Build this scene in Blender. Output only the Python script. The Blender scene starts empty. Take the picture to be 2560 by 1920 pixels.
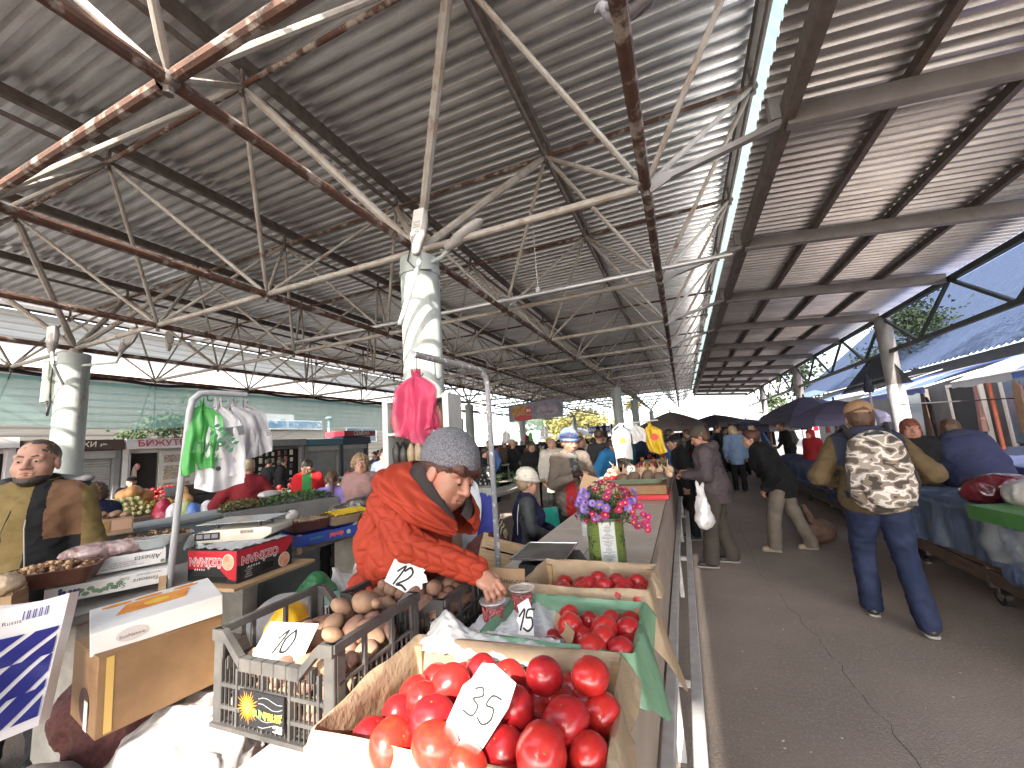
import bpy, bmesh, math, random
import numpy as np
from mathutils import Vector, Matrix
R = math.radians
rnd = random.Random(7)
SC = bpy.context.scene
COL = SC.collection
W = bpy.data.worlds.new("World"); SC.world = W; W.use_nodes = True

# ------------------------------------------------------------------ materials
MATS = {}
def mat(name, c, c2=None, ns=6.0, rough=.6, metal=0.0, bump=0.0, bs=40.0, spec=.5, alpha=1.0, transl=0.0,
        st=(1, 1, 1), ramp=(.35, .65), coat=0.0, sss=0.0, det=5.0, c3=None, ns3=1.3, ramp3=(.55, .7), trans=0.0, kind=None, rr=None):
    if name in MATS: return MATS[name]
    m = bpy.data.materials.new(name); m.use_nodes = True; MATS[name] = m
    nt = m.node_tree; N = nt.nodes; L = nt.links
    b = N['Principled BSDF']; out = N['Material Output']
    def rgba(x): return (x[0], x[1], x[2], 1)
    b.inputs['Base Color'].default_value = rgba(c)
    b.inputs['Roughness'].default_value = rough
    b.inputs['Metallic'].default_value = metal
    b.inputs['Specular IOR Level'].default_value = spec
    b.inputs['Coat Weight'].default_value = coat
    b.inputs['Transmission Weight'].default_value = trans
    if sss:
        b.inputs['Subsurface Weight'].default_value = sss
        b.inputs['Subsurface Radius'].default_value = (.012, .005, .003)
        b.inputs['Subsurface Scale'].default_value = 1.0
    tc = N.new('ShaderNodeTexCoord'); oi = N.new('ShaderNodeObjectInfo')
    mp = N.new('ShaderNodeMapping'); mp.inputs['Scale'].default_value = st
    ad = N.new('ShaderNodeVectorMath'); ad.operation = 'ADD'
    ml = N.new('ShaderNodeVectorMath'); ml.operation = 'SCALE'; ml.inputs['Scale'].default_value = 37.0
    cx = N.new('ShaderNodeCombineXYZ')
    for k in range(3): L.new(oi.outputs['Random'], cx.inputs[k])
    L.new(cx.outputs[0], ml.inputs[0]); L.new(tc.outputs['Object'], mp.inputs['Vector'])
    L.new(mp.outputs[0], ad.inputs[0]); L.new(ml.outputs[0], ad.inputs[1])
    V = ad.outputs[0]
    def noise(scale, detail=det, rg=.6):
        n = N.new('ShaderNodeTexNoise'); n.inputs['Scale'].default_value = scale
        n.inputs['Detail'].default_value = detail; n.inputs['Roughness'].default_value = rg
        L.new(V, n.inputs['Vector']); return n.outputs['Fac']
    def mixc(f, a, bb):
        mx = N.new('ShaderNodeMix'); mx.data_type = 'RGBA'
        L.new(f, mx.inputs[0])
        for sock, v in ((mx.inputs[6], a), (mx.inputs[7], bb)):
            if hasattr(v, 'is_output'): L.new(v, sock)
            else: sock.default_value = rgba(v)
        return mx.outputs[2]
    def rampn(f, r):
        mr = N.new('ShaderNodeMapRange'); mr.inputs[1].default_value = r[0]; mr.inputs[2].default_value = r[1]
        L.new(f, mr.inputs[0]); return mr.outputs[0]
    col = None
    if c2 is not None:
        if kind == 'voronoi':
            v = N.new('ShaderNodeTexVoronoi'); v.inputs['Scale'].default_value = ns; L.new(V, v.inputs['Vector']); f = v.outputs['Distance']
        elif kind == 'cells':
            v = N.new('ShaderNodeTexVoronoi'); v.inputs['Scale'].default_value = ns; L.new(V, v.inputs['Vector'])
            s = N.new('ShaderNodeSeparateColor'); L.new(v.outputs['Color'], s.inputs[0]); f = s.outputs[0]
        elif kind == 'wave':
            v = N.new('ShaderNodeTexWave'); v.inputs['Scale'].default_value = ns; v.inputs['Distortion'].default_value = 3; v.inputs['Detail'].default_value = 2
            L.new(V, v.inputs['Vector']); f = v.outputs['Fac']
        else: f = noise(ns)
        col = mixc(rampn(f, ramp), c, c2)
    if c3 is not None:
        col = mixc(rampn(noise(ns3, 6), ramp3), col if col is not None else c, c3)
    if col is not None: L.new(col, b.inputs['Base Color'])
    if bump:
        bp = N.new('ShaderNodeBump'); bp.inputs['Strength'].default_value = bump; bp.inputs['Distance'].default_value = .01
        L.new(noise(bs), bp.inputs['Height']); L.new(bp.outputs[0], b.inputs['Normal'])
    sh = b.outputs[0]
    if transl:
        t = N.new('ShaderNodeBsdfTranslucent'); t.inputs[0].default_value = rgba(c)
        if col is not None: L.new(col, t.inputs[0])
        mx = N.new('ShaderNodeMixShader'); mx.inputs[0].default_value = transl
        L.new(sh, mx.inputs[1]); L.new(t.outputs[0], mx.inputs[2]); sh = mx.outputs[0]
    if alpha < 1:
        t = N.new('ShaderNodeBsdfTransparent')
        mx = N.new('ShaderNodeMixShader'); mx.inputs[0].default_value = alpha
        L.new(t.outputs[0], mx.inputs[1]); L.new(sh, mx.inputs[2]); sh = mx.outputs[0]
    L.new(sh, out.inputs['Surface'])
    return m
def flat(name, c, rough=.6, **k): return mat(name, c, rough=rough, **k)

# ------------------------------------------------------------------ objects
def tag(o, label=None, cat=None, group=None, kind=None):
    if label: o['label'] = label
    if cat: o['category'] = cat
    if group: o['group'] = group
    if kind: o['kind'] = kind
    return o
def T(name, label, cat, loc=(0, 0, 0), rz=0.0, group=None):
    o = bpy.data.objects.new(name, None); COL.objects.link(o)
    o.location = loc; o.rotation_euler = (0, 0, rz); o.empty_display_size = .1
    return tag(o, label, cat, group)
def link(name, me, mats, parent=None, loc=None):
    o = bpy.data.objects.new(name, me); COL.objects.link(o)
    if mats is not None and len(me.materials) == 0:
        for m in (mats if isinstance(mats, (list, tuple)) else [mats]): me.materials.append(m)
    if parent is not None: o.parent = parent
    if loc is not None: o.location = loc
    return o
def copyt(o, parent=None):
    c = o.copy(); COL.objects.link(c); c.parent = parent
    for ch in list(o.children): copyt(ch, c)
    return c
def fr(o, x, up, flip=False):
    """frame: x direction, up direction -> local z is the outward normal"""
    x = Vector(x).normalized(); u = Vector(up); u = (u - x * u.dot(x)).normalized(); n = x.cross(u)
    m = Matrix((x, u, n)).transposed().to_4x4(); m.translation = Vector(o); return m
def rotz(a): return Matrix.Rotation(a, 4, 'Z')
class MB:
    def __init__(s): s.v = []; s.f = []; s.m = []; s.M = None
    def add(s, vs, fs, m=0):
        n = len(s.v)
        if s.M is not None: vs = [tuple(s.M @ Vector(p)) for p in vs]
        s.v += [tuple(p) for p in vs]; s.f += [tuple(n + i for i in f) for f in fs]; s.m += [m] * len(fs); return s
    def box(s, x0, x1, y0, y1, z0, z1, m=0, M=None):
        vs = [(x, y, z) for z in (z0, z1) for y in (y0, y1) for x in (x0, x1)]
        if M is not None: vs = [tuple(M @ Vector(p)) for p in vs]
        return s.add(vs, [(0, 2, 3, 1), (4, 5, 7, 6), (0, 1, 5, 4), (2, 6, 7, 3), (0, 4, 6, 2), (1, 3, 7, 5)], m)
    def beam(s, a, b, w, h, m=0, up=(0, 0, 1)):
        a = Vector(a); b = Vector(b); d = (b - a).normalized(); u = Vector(up)
        if abs(d.dot(u)) > .98: u = Vector((0, 1, 0))
        x = d.cross(u).normalized(); y = x.cross(d)
        vs = [tuple(p + x * (i * w / 2) + y * (j * h / 2)) for p in (a, b) for i, j in ((-1, -1), (1, -1), (1, 1), (-1, 1))]
        return s.add(vs, [(3, 2, 1, 0), (4, 5, 6, 7), (0, 1, 5, 4), (1, 2, 6, 5), (2, 3, 7, 6), (3, 0, 4, 7)], m)
    def tube(s, pts, r, seg=10, m=0, cap=True):
        P = [Vector(p) for p in pts]; n = len(P); rs = r if isinstance(r, (list, tuple)) else [r] * n
        vs = []; prev = None
        for i in range(n):
            d = (P[min(i + 1, n - 1)] - P[max(i - 1, 0)]).normalized()
            if prev is None:
                u = Vector((0, 0, 1)) if abs(d.z) < .9 else Vector((1, 0, 0)); x = d.cross(u).normalized()
            else: x = (prev - d * prev.dot(d)).normalized()
            prev = x; y = d.cross(x)
            for k in range(seg):
                a = 2 * math.pi * k / seg
                vs.append(tuple(P[i] + (x * math.cos(a) + y * math.sin(a)) * rs[i]))
        fs = [(i * seg + k, i * seg + (k + 1) % seg, (i + 1) * seg + (k + 1) % seg, (i + 1) * seg + k) for i in range(n - 1) for k in range(seg)]
        if cap: fs += [tuple(range(seg))[::-1], tuple((n - 1) * seg + k for k in range(seg))]
        return s.add(vs, fs, m)
    def lathe(s, prof, c=(0, 0, 0), seg=20, m=0, sx=1.0, sy=1.0):
        vs = []; n = len(prof)
        for r, z in prof:
            for k in range(seg):
                a = 2 * math.pi * k / seg; vs.append((c[0] + r * math.cos(a) * sx, c[1] + r * math.sin(a) * sy, c[2] + z))
        fs = [(i * seg + k, i * seg + (k + 1) % seg, (i + 1) * seg + (k + 1) % seg, (i + 1) * seg + k) for i in range(n - 1) for k in range(seg)]
        if prof[0][0] > 1e-4: fs.append(tuple(range(seg))[::-1])
        if prof[-1][0] > 1e-4: fs.append(tuple((n - 1) * seg + k for k in range(seg)))
        return s.add(vs, fs, m)
    def ball(s, c, r, seg=10, rings=7, m=0, fn=None):
        if not isinstance(r, (list, tuple)): r = (r, r, r)
        vs = [(0, 0, 1)]
        for i in range(1, rings):
            t = math.pi * i / rings
            for k in range(seg):
                a = 2 * math.pi * k / seg; vs.append((math.sin(t) * math.cos(a), math.sin(t) * math.sin(a), math.cos(t)))
        vs.append((0, 0, -1))
        if fn: vs = [fn(*p) for p in vs]
        vs = [(c[0] + p[0] * r[0], c[1] + p[1] * r[1], c[2] + p[2] * r[2]) for p in vs]
        fs = [(0, 1 + k, 1 + (k + 1) % seg) for k in range(seg)]
        for i in range(rings - 2):
            o = 1 + i * seg; fs += [(o + k, o + seg + k, o + seg + (k + 1) % seg, o + (k + 1) % seg) for k in range(seg)]
        o = 1 + (rings - 2) * seg; fs += [(o + k, len(vs) - 1, o + (k + 1) % seg) for k in range(seg)]
        return s.add(vs, fs, m)
    def grid(s, fn, nu, nv, m=0, closed=False):
        vs = [tuple(fn(i / nu, j / nv)) for j in range(nv + 1) for i in range(nu + 1)]
        fs = [(j * (nu + 1) + i, j * (nu + 1) + i + 1, (j + 1) * (nu + 1) + i + 1, (j + 1) * (nu + 1) + i) for j in range(nv) for i in range(nu)]
        return s.add(vs, fs, m)
    def prism(s, pts, M, t, m=0):
        n = len(pts)
        vs = [tuple(M @ Vector((p[0], p[1], z))) for z in (0, t) for p in pts]
        fs = [tuple(range(n))[::-1], tuple(range(n, 2 * n))] + [(i, (i + 1) % n, n + (i + 1) % n, n + i) for i in range(n)]
        return s.add(vs, fs, m)
    def mesh(s, name, mats, smooth=False, bevel=0.0, sharp=35, weld=False):
        me = bpy.data.meshes.new(name); me.from_pydata(s.v, [], s.f)
        for m in (mats if isinstance(mats, (list, tuple)) else [mats]): me.materials.append(m)
        me.polygons.foreach_set('material_index', s.m)
        if bevel or weld:
            bm = bmesh.new(); bm.from_mesh(me)
            if weld: bmesh.ops.remove_doubles(bm, verts=bm.verts, dist=1e-5)
            if bevel:
                bmesh.ops.recalc_face_normals(bm, faces=bm.faces)
                es = [e for e in bm.edges if len(e.link_faces) == 2 and e.calc_face_angle(0) > R(30)]
                bmesh.ops.bevel(bm, geom=es, offset=bevel, segments=2 if bevel > .004 else 1, affect='EDGES', profile=.5, clamp_overlap=True)
            bm.to_mesh(me); bm.free()
        if smooth or bevel:
            me.shade_smooth()
            if sharp < 180: me.set_sharp_from_angle(angle=R(sharp))
        me.update(); return me
    def obj(s, name, mats, parent=None, smooth=False, bevel=0.0, sharp=35, weld=False):
        return link(name, s.mesh(name, mats, smooth, bevel, sharp, weld), None, parent)

_tc = {}
def textmesh(body, size, shear=0.0, bold=0.0, align='CENTER', sx=1.0, ls=1.0):
    key = (body, size, shear, bold, align, sx, ls)
    if key in _tc: return _tc[key]
    cu = bpy.data.curves.new('lettering', 'FONT'); cu.body = body; cu.size = size; cu.shear = shear; cu.offset = bold
    cu.align_x = align; cu.align_y = 'CENTER'; cu.resolution_u = 3; cu.space_line = ls
    o = bpy.data.objects.new('lettering', cu); COL.objects.link(o)
    dg = bpy.context.evaluated_depsgraph_get()
    me = bpy.data.meshes.new_from_object(o.evaluated_get(dg)); bpy.data.objects.remove(o)
    if sx != 1: me.transform(Matrix.Diagonal((sx, 1, 1, 1)))
    _tc[key] = me; return me
def text(body, size, m, M, parent=None, name='lettering', off=.0015, **k):
    me = textmesh(body, size, **k).copy(); me.name = name
    me.transform(M @ Matrix.Translation((0, 0, off))); me.materials.clear()
    return link(name, me, m, parent)

# ------------------------------------------------------------------ implicit surfaces (numpy surface nets)
def nets(F, org, h):
    S = F < 0; nx, ny, nz = F.shape
    cnt = np.zeros((nx - 1, ny - 1, nz - 1), np.int8)
    for i in (0, 1):
        for j in (0, 1):
            for k in (0, 1): cnt += S[i:nx - 1 + i, j:ny - 1 + j, k:nz - 1 + k]
    mk = (cnt > 0) & (cnt < 8); n = int(mk.sum())
    idx = -np.ones(mk.shape, np.int64); idx[mk] = np.arange(n)
    ci = np.argwhere(mk); P = np.zeros((n, 3)); Wt = np.zeros(n)
    cs = [(i, j, k) for i in (0, 1) for j in (0, 1) for k in (0, 1)]
    val = {c: F[ci[:, 0] + c[0], ci[:, 1] + c[1], ci[:, 2] + c[2]] for c in cs}
    for a in cs:
        for ax in range(3):
            if a[ax]: continue
            b = list(a); b[ax] = 1; b = tuple(b); fa, fb = val[a], val[b]; cr = (fa < 0) != (fb < 0)
            t = np.where(cr, fa / np.where(fa == fb, 1, fa - fb), 0)
            p = np.array(a, float)[None, :].repeat(n, 0); p[:, ax] += t
            P += p * cr[:, None]; Wt += cr
    P = (P / np.maximum(Wt, 1)[:, None] + ci) * h + org
    fs = []
    def quads(ax):
        o = [0, 1, 2]; o.remove(ax); u, v = o
        A = np.take(S, range(0, S.shape[ax] - 1), ax); B = np.take(S, range(1, S.shape[ax]), ax)
        D = A != B
        pos = np.argwhere(D); pos = pos[(pos[:, u] > 0) & (pos[:, v] > 0) & (pos[:, u] < S.shape[u] - 1) & (pos[:, v] < S.shape[v] - 1)]
        if len(pos) == 0: return
        def cell(du, dv):
            q = pos.copy(); q[:, u] -= du; q[:, v] -= dv; return idx[q[:, 0], q[:, 1], q[:, 2]]
        q = np.stack([cell(1, 1), cell(0, 1), cell(0, 0), cell(1, 0)], 1)
        inside = A[pos[:, 0], pos[:, 1], pos[:, 2]]
        fl = inside if ax != 1 else ~inside
        q[~fl] = q[~fl][:, ::-1]; fs.append(q)
    for ax in range(3): quads(ax)
    return P, (np.concatenate(fs) if fs else np.zeros((0, 4), int))
def v3(p): return np.array((p[0], p[1], p[2]), np.float32)
def sd_cap(X, a, b, ra, rb, sq=None):
    a = v3(a); b = v3(b); d = b - a; dd = float(d @ d) + 1e-9
    Y = X - a; t = np.clip((Y @ d) / dd, 0, 1)
    return np.linalg.norm(Y - t[..., None] * d, axis=-1) - (ra + (rb - ra) * t)
def sd_ell(X, c, r, Rm=None):
    Y = X - v3(c)
    if Rm is not None: Y = Y @ np.array(Rm, np.float32)      # columns of Rm are the local axes
    r = np.array(r, np.float32); k0 = np.linalg.norm(Y / r, axis=-1); k1 = np.linalg.norm(Y / (r * r), axis=-1)
    return k0 * (k0 - 1) / np.maximum(k1, 1e-6)
def smin(a, b, k):
    h = np.clip(.5 + .5 * (b - a) / k, 0, 1); return b + (a - b) * h - k * h * (1 - h)
def field(X, prims, k=.03):
    f = None
    for p in prims:
        t = p[0]; kk = k
        if t[0] in '-~': t, op = t[1:], t[0]
        else: op = '+'
        if t == 'c': d = sd_cap(X, *p[1:5])
        elif t == 'e': d = sd_ell(X, *p[1:4])
        elif t == 'p': d = (X - v3(p[1])) @ v3(p[2])          # half space, solid where negative
        if p[0] in ('c', 'e') and len(p) > 5 and t == 'c': kk = p[5]
        if t == 'e' and len(p) > 4: kk = p[4]
        if f is None: f = d
        elif op == '+': f = smin(f, d, kk)
        elif op == '-': f = -smin(-f, d, .008)
        elif op == '~': f = np.maximum(f, d)
    return f
def wob(X, s, seed=0.0):
    x, y, z = X[..., 0] * s, X[..., 1] * s, X[..., 2] * s
    a = np.sin(x * 1.3 + 1.7 * np.sin(y * 1.1 + seed) + seed) + np.sin(y * 1.7 + 1.3 * np.sin(z * .9 + seed * 2) + 2 * seed) + np.sin(z * 1.5 + 1.5 * np.sin(x * 1.2 - seed))
    return a / 3
def sdf(prims, h, k=.03, disp=None, pad=.03):
    lo = np.full(3, 1e9); hi = -lo
    for p in prims:
        if p[0] == 'c':
            for q, r in ((p[1], p[3]), (p[2], p[4])): lo = np.minimum(lo, v3(q) - r); hi = np.maximum(hi, v3(q) + r)
        elif p[0] == 'e': r = max(p[2]) if (len(p) > 3 and p[3] is not None) else np.array(p[2]); lo = np.minimum(lo, v3(p[1]) - r); hi = np.maximum(hi, v3(p[1]) + r)
    lo -= pad + h; hi += pad + h
    n = np.ceil((hi - lo) / h).astype(int) + 1
    ax = [lo[i] + np.arange(n[i]) * h for i in range(3)]
    X = np.stack(np.meshgrid(*ax, indexing='ij'), -1).astype(np.float32)
    f = field(X, prims, k)
    if disp is not None: f = f + disp(X)
    return nets(f, lo, h)
def npmesh(name, P, Q, mats, smooth=True):
    me = bpy.data.meshes.new(name); me.from_pydata(P.tolist(), [], Q.tolist())
    for m in (mats if isinstance(mats, (list, tuple)) else [mats]): me.materials.append(m)
    if smooth: me.shade_smooth()
    return me
def blob(name, prims, h, m, parent=None, k=.03, disp=None, smooth=True):
    P, Q = sdf(prims, h, k, disp); return link(name, npmesh(name, P, Q, m, smooth), None, parent)
# ------------------------------------------------------------------ camera, light
cd = bpy.data.cameras.new("camera"); cam = bpy.data.objects.new("camera", cd); COL.objects.link(cam); SC.camera = cam
_y, _p, _r = R(21.97), R(8.22), R(-3.95)
f0 = Vector((-math.sin(_y), math.cos(_y), 0)); r0 = Vector((math.cos(_y), math.sin(_y), 0)); u0 = Vector((0, 0, 1))
_f = f0 * math.cos(_p) + u0 * math.sin(_p); _u = u0 * math.cos(_p) - f0 * math.sin(_p)
_rr = r0 * math.cos(_r) + _u * math.sin(_r); _uu = _u * math.cos(_r) - r0 * math.sin(_r)
mw = Matrix((_rr, _uu, -_f)).transposed().to_4x4(); mw.translation = (0, 0, 1.65); cam.matrix_world = mw
cd.sensor_width = 36; cd.lens = 1024.3 / 2560 * 36; cd.clip_end = 900; cd.clip_start = .05
SUN_EL = R(32); SUN_AZ = R(-8)
sl = bpy.data.lights.new("sun", 'SUN'); sl.energy = 2.9; sl.angle = R(.53); sl.color = (1, .93, .82)
so = bpy.data.objects.new("sun", sl); COL.objects.link(so)
sd = Vector((math.sin(SUN_AZ) * math.cos(SUN_EL), math.cos(SUN_AZ) * math.cos(SUN_EL), -math.sin(SUN_EL)))
so.rotation_euler = sd.to_track_quat('-Z', 'Y').to_euler()
nt = W.node_tree; bg = nt.nodes['Background']; sky = nt.nodes.new('ShaderNodeTexSky'); sky.sky_type = 'NISHITA'
sky.sun_disc = False; sky.sun_elevation = SUN_EL; sky.sun_rotation = R(180) + SUN_AZ; sky.air_density = 1.0; sky.dust_density = 2.2
hs = nt.nodes.new('ShaderNodeHueSaturation'); hs.inputs['Saturation'].default_value = .5; nt.links.new(sky.outputs[0], hs.inputs['Color']); nt.links.new(hs.outputs[0], bg.inputs[0]); bg.inputs[1].default_value = .15
SC.view_settings.view_transform = 'Standard'; SC.view_settings.look = 'None'; SC.view_settings.exposure = 2.8; SC.view_settings.gamma = 1
SC.cycles.use_denoising = True; SC.cycles.max_bounces = 10; SC.cycles.diffuse_bounces = 5; SC.cycles.glossy_bounces = 4
SC.cycles.transparent_max_bounces = 24; SC.cycles.sample_clamp_indirect = 6; SC.cycles.caustics_reflective = False; SC.cycles.caustics_refractive = False

# ------------------------------------------------------------------ materials of the setting
ASPH = mat('asphalt', (.33, .268, .23), (.25, .203, .173), ns=.9, rough=.85, bump=.9, bs=110, c3=(.40, .33, .285), ns3=60, ramp3=(.5, .75))
DIRT = mat('ground_soil', (.25, .22, .19), (.18, .16, .14), ns=.5, rough=.9)
GALV = mat('galvanised_sheet', (.66, .67, .68), (.42, .42, .42), ns=2.2, rough=.34, metal=.6, st=(.6, 5, 1), c3=(.68, .66, .64), ns3=60, ramp3=(.5, .7))
GALV2 = mat('canopy_sheet', (.72, .71, .71), (.50, .48, .48), ns=3, rough=.30, metal=.7, st=(.7, 4, 1), c3=(.75, .72, .70), ns3=70, ramp3=(.5, .68))
PIPE = mat('painted_pipe', (.34, .315, .285), (.28, .235, .195), ns=4.5, rough=.5, bump=.15, bs=60, ramp=(.46, .62), c3=(.17, .085, .05), ns3=7, ramp3=(.58, .72))
RUST = mat('rusty_pipe', (.115, .052, .032), (.065, .034, .024), ns=9, rough=.75, bump=.35, bs=90, c3=(.36, .31, .27), ns3=6, ramp3=(.52, .64))
DARKS = mat('dark_steel', (.16, .135, .12), (.10, .075, .06), ns=8, rough=.6, bump=.15, bs=80)
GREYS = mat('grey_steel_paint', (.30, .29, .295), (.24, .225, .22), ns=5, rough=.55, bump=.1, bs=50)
GREENS = mat('green_steel_paint', (.055, .075, .07), (.035, .045, .042), ns=6, rough=.55)
COLM = mat('column_paint', (.40, .43, .41), (.31, .345, .33), ns=3, rough=.5, st=(1, 1, .5), bump=.06, bs=30, c3=(.27, .25, .21), ns3=4, ramp3=(.62, .75))
WHITEP = mat('white_paint', (.56, .56, .55), (.46, .455, .44), ns=5, rough=.45)
MINTF = mat('mint_fibreglass', (.32, .42, .40), (.26, .36, .34), ns=4, rough=.4, transl=.55, st=(1, 4, 1))
CONC = mat('concrete', (.36, .335, .30), (.26, .24, .215), ns=7, rough=.85, bump=.35, bs=70)
TILE = mat('counter_tile', (.52, .46, .40), (.41, .36, .31), ns=3, rough=.42, c3=(.26, .22, .19), ns3=14, ramp3=(.6, .74), bump=.06, bs=90)
WOOD = mat('crate_wood', (.50, .34, .19), (.36, .23, .12), ns=5, rough=.7, st=(1, 1, 7), bump=.2, bs=50)
WOODH = mat('crate_wood_slat', (.54, .38, .22), (.38, .25, .13), ns=5, rough=.7, st=(1.2, 9, 9), bump=.15, bs=50)
WOODD = mat('dark_board', (.19, .125, .09), (.11, .075, .055), ns=5, rough=.7, st=(7, 1, 7), bump=.2, bs=40)
BLACKP = flat('black_plastic', (.025, .025, .027), .5)
GREYP = mat('dusty_grey_plastic', (.04, .038, .038), (.085, .078, .072), ns=7, rough=.6, bump=.1, bs=60)
BLACKC = mat('dusty_black_plastic', (.035, .034, .035), (.09, .085, .08), ns=9, rough=.55, ramp=(.5, .75))
STEEL = flat('bright_steel', (.62, .62, .63), .25, metal=1)
ZINC = mat('zinc_rail', (.58, .575, .58), (.46, .45, .455), ns=12, rough=.42, metal=.3)

# ------------------------------------------------------------------ ground
g = MB(); g.grid(lambda u, v: (-150 + 300 * u, -60 + 330 * v, -.012), 4, 4)
tag(g.obj('ground', DIRT), kind='structure')
g = MB(); g.grid(lambda u, v: (-17 + 22.5 * u, -14 + 66 * v, 0), 4, 4)
tag(g.obj('pavement', ASPH), kind='structure')
def crack(pts, w, nm='pavement_crack'):
    mb = MB(); q = random.Random(len(pts)); P = []
    for a, b in zip(pts, pts[1:]):
        for i in range(14): P.append((a[0] + (b[0] - a[0]) * i / 14 + q.gauss(0, .012), a[1] + (b[1] - a[1]) * i / 14))
    for a, b in zip(P, P[1:]): h_ = w * q.uniform(.3, 1.1); mb.add([(a[0] - h_, a[1], .003), (a[0] + h_, a[1], .003), (b[0] + h_, b[1], .003), (b[0] - h_, b[1], .003)], [(0, 1, 2, 3)])
    tag(mb.obj(nm, mat('crack_dark_line', (.045, .036, .03), rough=.95)), kind='structure')  # thin dark strips laid along the crack lines
crack([(.95, 1.6), (.86, 2.6), (.78, 3.8), (.62, 5.6), (.7, 8.5)], .002); crack([(1.5, 3.2), (2.1, 3.5), (2.6, 3.3)], .0018)

# ------------------------------------------------------------------ the space frame roof
MX = MY = 2.55; X0, Y0 = -2.6, 3.83; ZL, ZU, ZR = 3.95, 5.58, 5.95
LX = [X0 + MX * k for k in range(-4, 2)]; LY = [Y0 + MY * k for k in range(-1, 16)]
UX = [X0 + MX * (k - .5) for k in range(-4, 3)]; UY = [Y0 + MY * (k - .5) for k in range(-1, 17)]
XE0, XE1 = -14.75, 1.26
# roof sheeting, with unseen gaps added behind the camera to shape the sun patches
PER = .19
def sheet(mb, x0, x1, y0, y1, z0, z1, per=PER, hh=.07, m=0):
    n = max(1, round((y1 - y0) / per)); vs = []
    for i in range(n + 1):
        for fy, fz in ((0, 0), (.28, 0), (.42, 1), (.86, 1)):
            y = y0 + (i + fy) * (y1 - y0) / n
            if y > y1 + .001: continue
            vs += [(x0, y, z0 + fz * hh), (x1, y, z1 + fz * hh)]
    k = len(vs) // 2; mb.add(vs, [(2 * i, 2 * i + 1, 2 * i + 3, 2 * i + 2) for i in range(k - 1)], m)
roof = T('market_roof', 'wide ribbed grey sheet metal roof over the market stalls', 'roof', (0, 0, ZR))
def roofpart(x0, x1, y0, y1):
    mb = MB(); sheet(mb, x0, x1, y0, y1, 0, 0); o = mb.obj('roof_sheet', GALV, roof); return o
roofpart(XE0, XE1, -.12, 46.2); roofpart(.2, XE1, -2.35, -.12)
roofpart(XE0, XE1, -6.62, -2.35); roofpart(XE0, -.67, -8.35, -6.62); roofpart(.67, 1.1, -8.35, -6.62)
roofpart(XE0, XE1, -16, -8.35)
mb = MB()
for x in UX + [UX[0] - .45]:
    pass
for i, x in enumerate(UX):
    p = MB(); p.box(x - .035, x + .035, -15, 46.2, -.17, -.03); p.obj('purlin', DARKS, roof)
p = MB()
sheetv = []
mb = MB()
def strip(u, v):
    y = -1 + 47 * v; w = .02 * math.sin(y * 2 * math.pi / .19)
    return (.0 + .26 * u + .03 * math.sin(y * .9) * u + w * .6, y, -.02 - .42 * u - .05 * u * math.sin(y * 1.7) )
mb.grid(lambda u, v: strip(u, v), 3, 420)
o = mb.obj('edge_strip', MINTF, roof, smooth=True); o.location = (XE1 + .02, 0, 0)

frame = T('space_frame', 'rusty tubular steel space frame carrying the market roof', 'roof frame', (0, 0, 0))
def near(p): return math.hypot(p[0] + .8, p[1] - 2)
def rod(name, a, b, r, m, seg=8):
    mb = MB(); mb.tube([a, b], r, seg, 0, cap=False); return mb.obj(name, m, frame, smooth=True)
rods = []
for y in LY:
    xs = LX
    for i in range(len(xs) - 1): rods.append(('bottom_chord', (xs[i] + .07, y, ZL), (xs[i + 1] - .07, y, ZL), .040, RUST if y < 2 else PIPE))
for x in LX:
    rods.append(('long_chord', (x, LY[0] - 3.4, ZL - .005), (x, LY[-1], ZL - .005), .044 if x < -.1 else .05, RUST))
for y in UY: rods.append(('top_chord', (UX[0], y, ZU), (UX[-1], y, ZU), .028, RUST))
for x in UX: rods.append(('top_chord', (x, UY[0] - 2, ZU + .004), (x, UY[-1], ZU + .004), .03, DARKS))
dg_ = []
for x in LX:
    for y in LY:
        onc = abs(x - X0) < .1 or abs(x - X0 + 3 * MX) < .1
        onc = onc and any(abs(y - q) < .3 for q in (3.83, 19.13, 26.78, 42.1))
        for sx in (-.5, .5):
            for sy in (-.5, .5):
                dg_.append((near((x, y)), (x, y, ZL), (x + sx * MX, y + sy * MY, ZU), .05 if onc else (.028 if rnd.random() < .8 else .023)))
for nm, a, b, r, m in rods: rod(nm, a, b, r, m, 10)
dg_.sort(key=lambda t: t[0])
for d, a, b, r in dg_[:100]:
    a = Vector(a); b = Vector(b); e = (b - a).normalized()
    mb = MB(); mb.tube([a + e * .05, a + e * .16, b - e * .16, b - e * .04], [r * .55, r, r, r * .55], 8, 0, cap=False)
    mb.obj('diagonal_tube', PIPE, frame, smooth=True)
mb = MB()
for d, a, b, r in dg_[100:]: mb.tube([a, b], r * .9, 6, 0, cap=False)
tag(mb.obj('far_diagonal_tube', PIPE, frame, smooth=True), kind='stuff')
nodes = sorted([(near((x, y)), (x, y, ZL)) for x in LX for y in LY] + [(near((x, y)), (x, y, ZU)) for x in UX for y in UY])
def joint(mb, p):
    s = .062; mb.ball(p, s, 8, 6); mb.tube([(p[0], p[1], p[2] - .1), (p[0], p[1], p[2] + .05)], .03, 6)
for d, p in nodes[:100]:
    mb = MB(); joint(mb, p); mb.obj('node_joint', DARKS, frame, smooth=True)
mb = MB()
for d, p in nodes[100:]: mb.ball(p, .06, 6, 5)
tag(mb.obj('far_node_joint', DARKS, frame, smooth=True), kind='stuff')
posts = sorted([(near((x, y)), x, y) for x in UX for y in UY])
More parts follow.
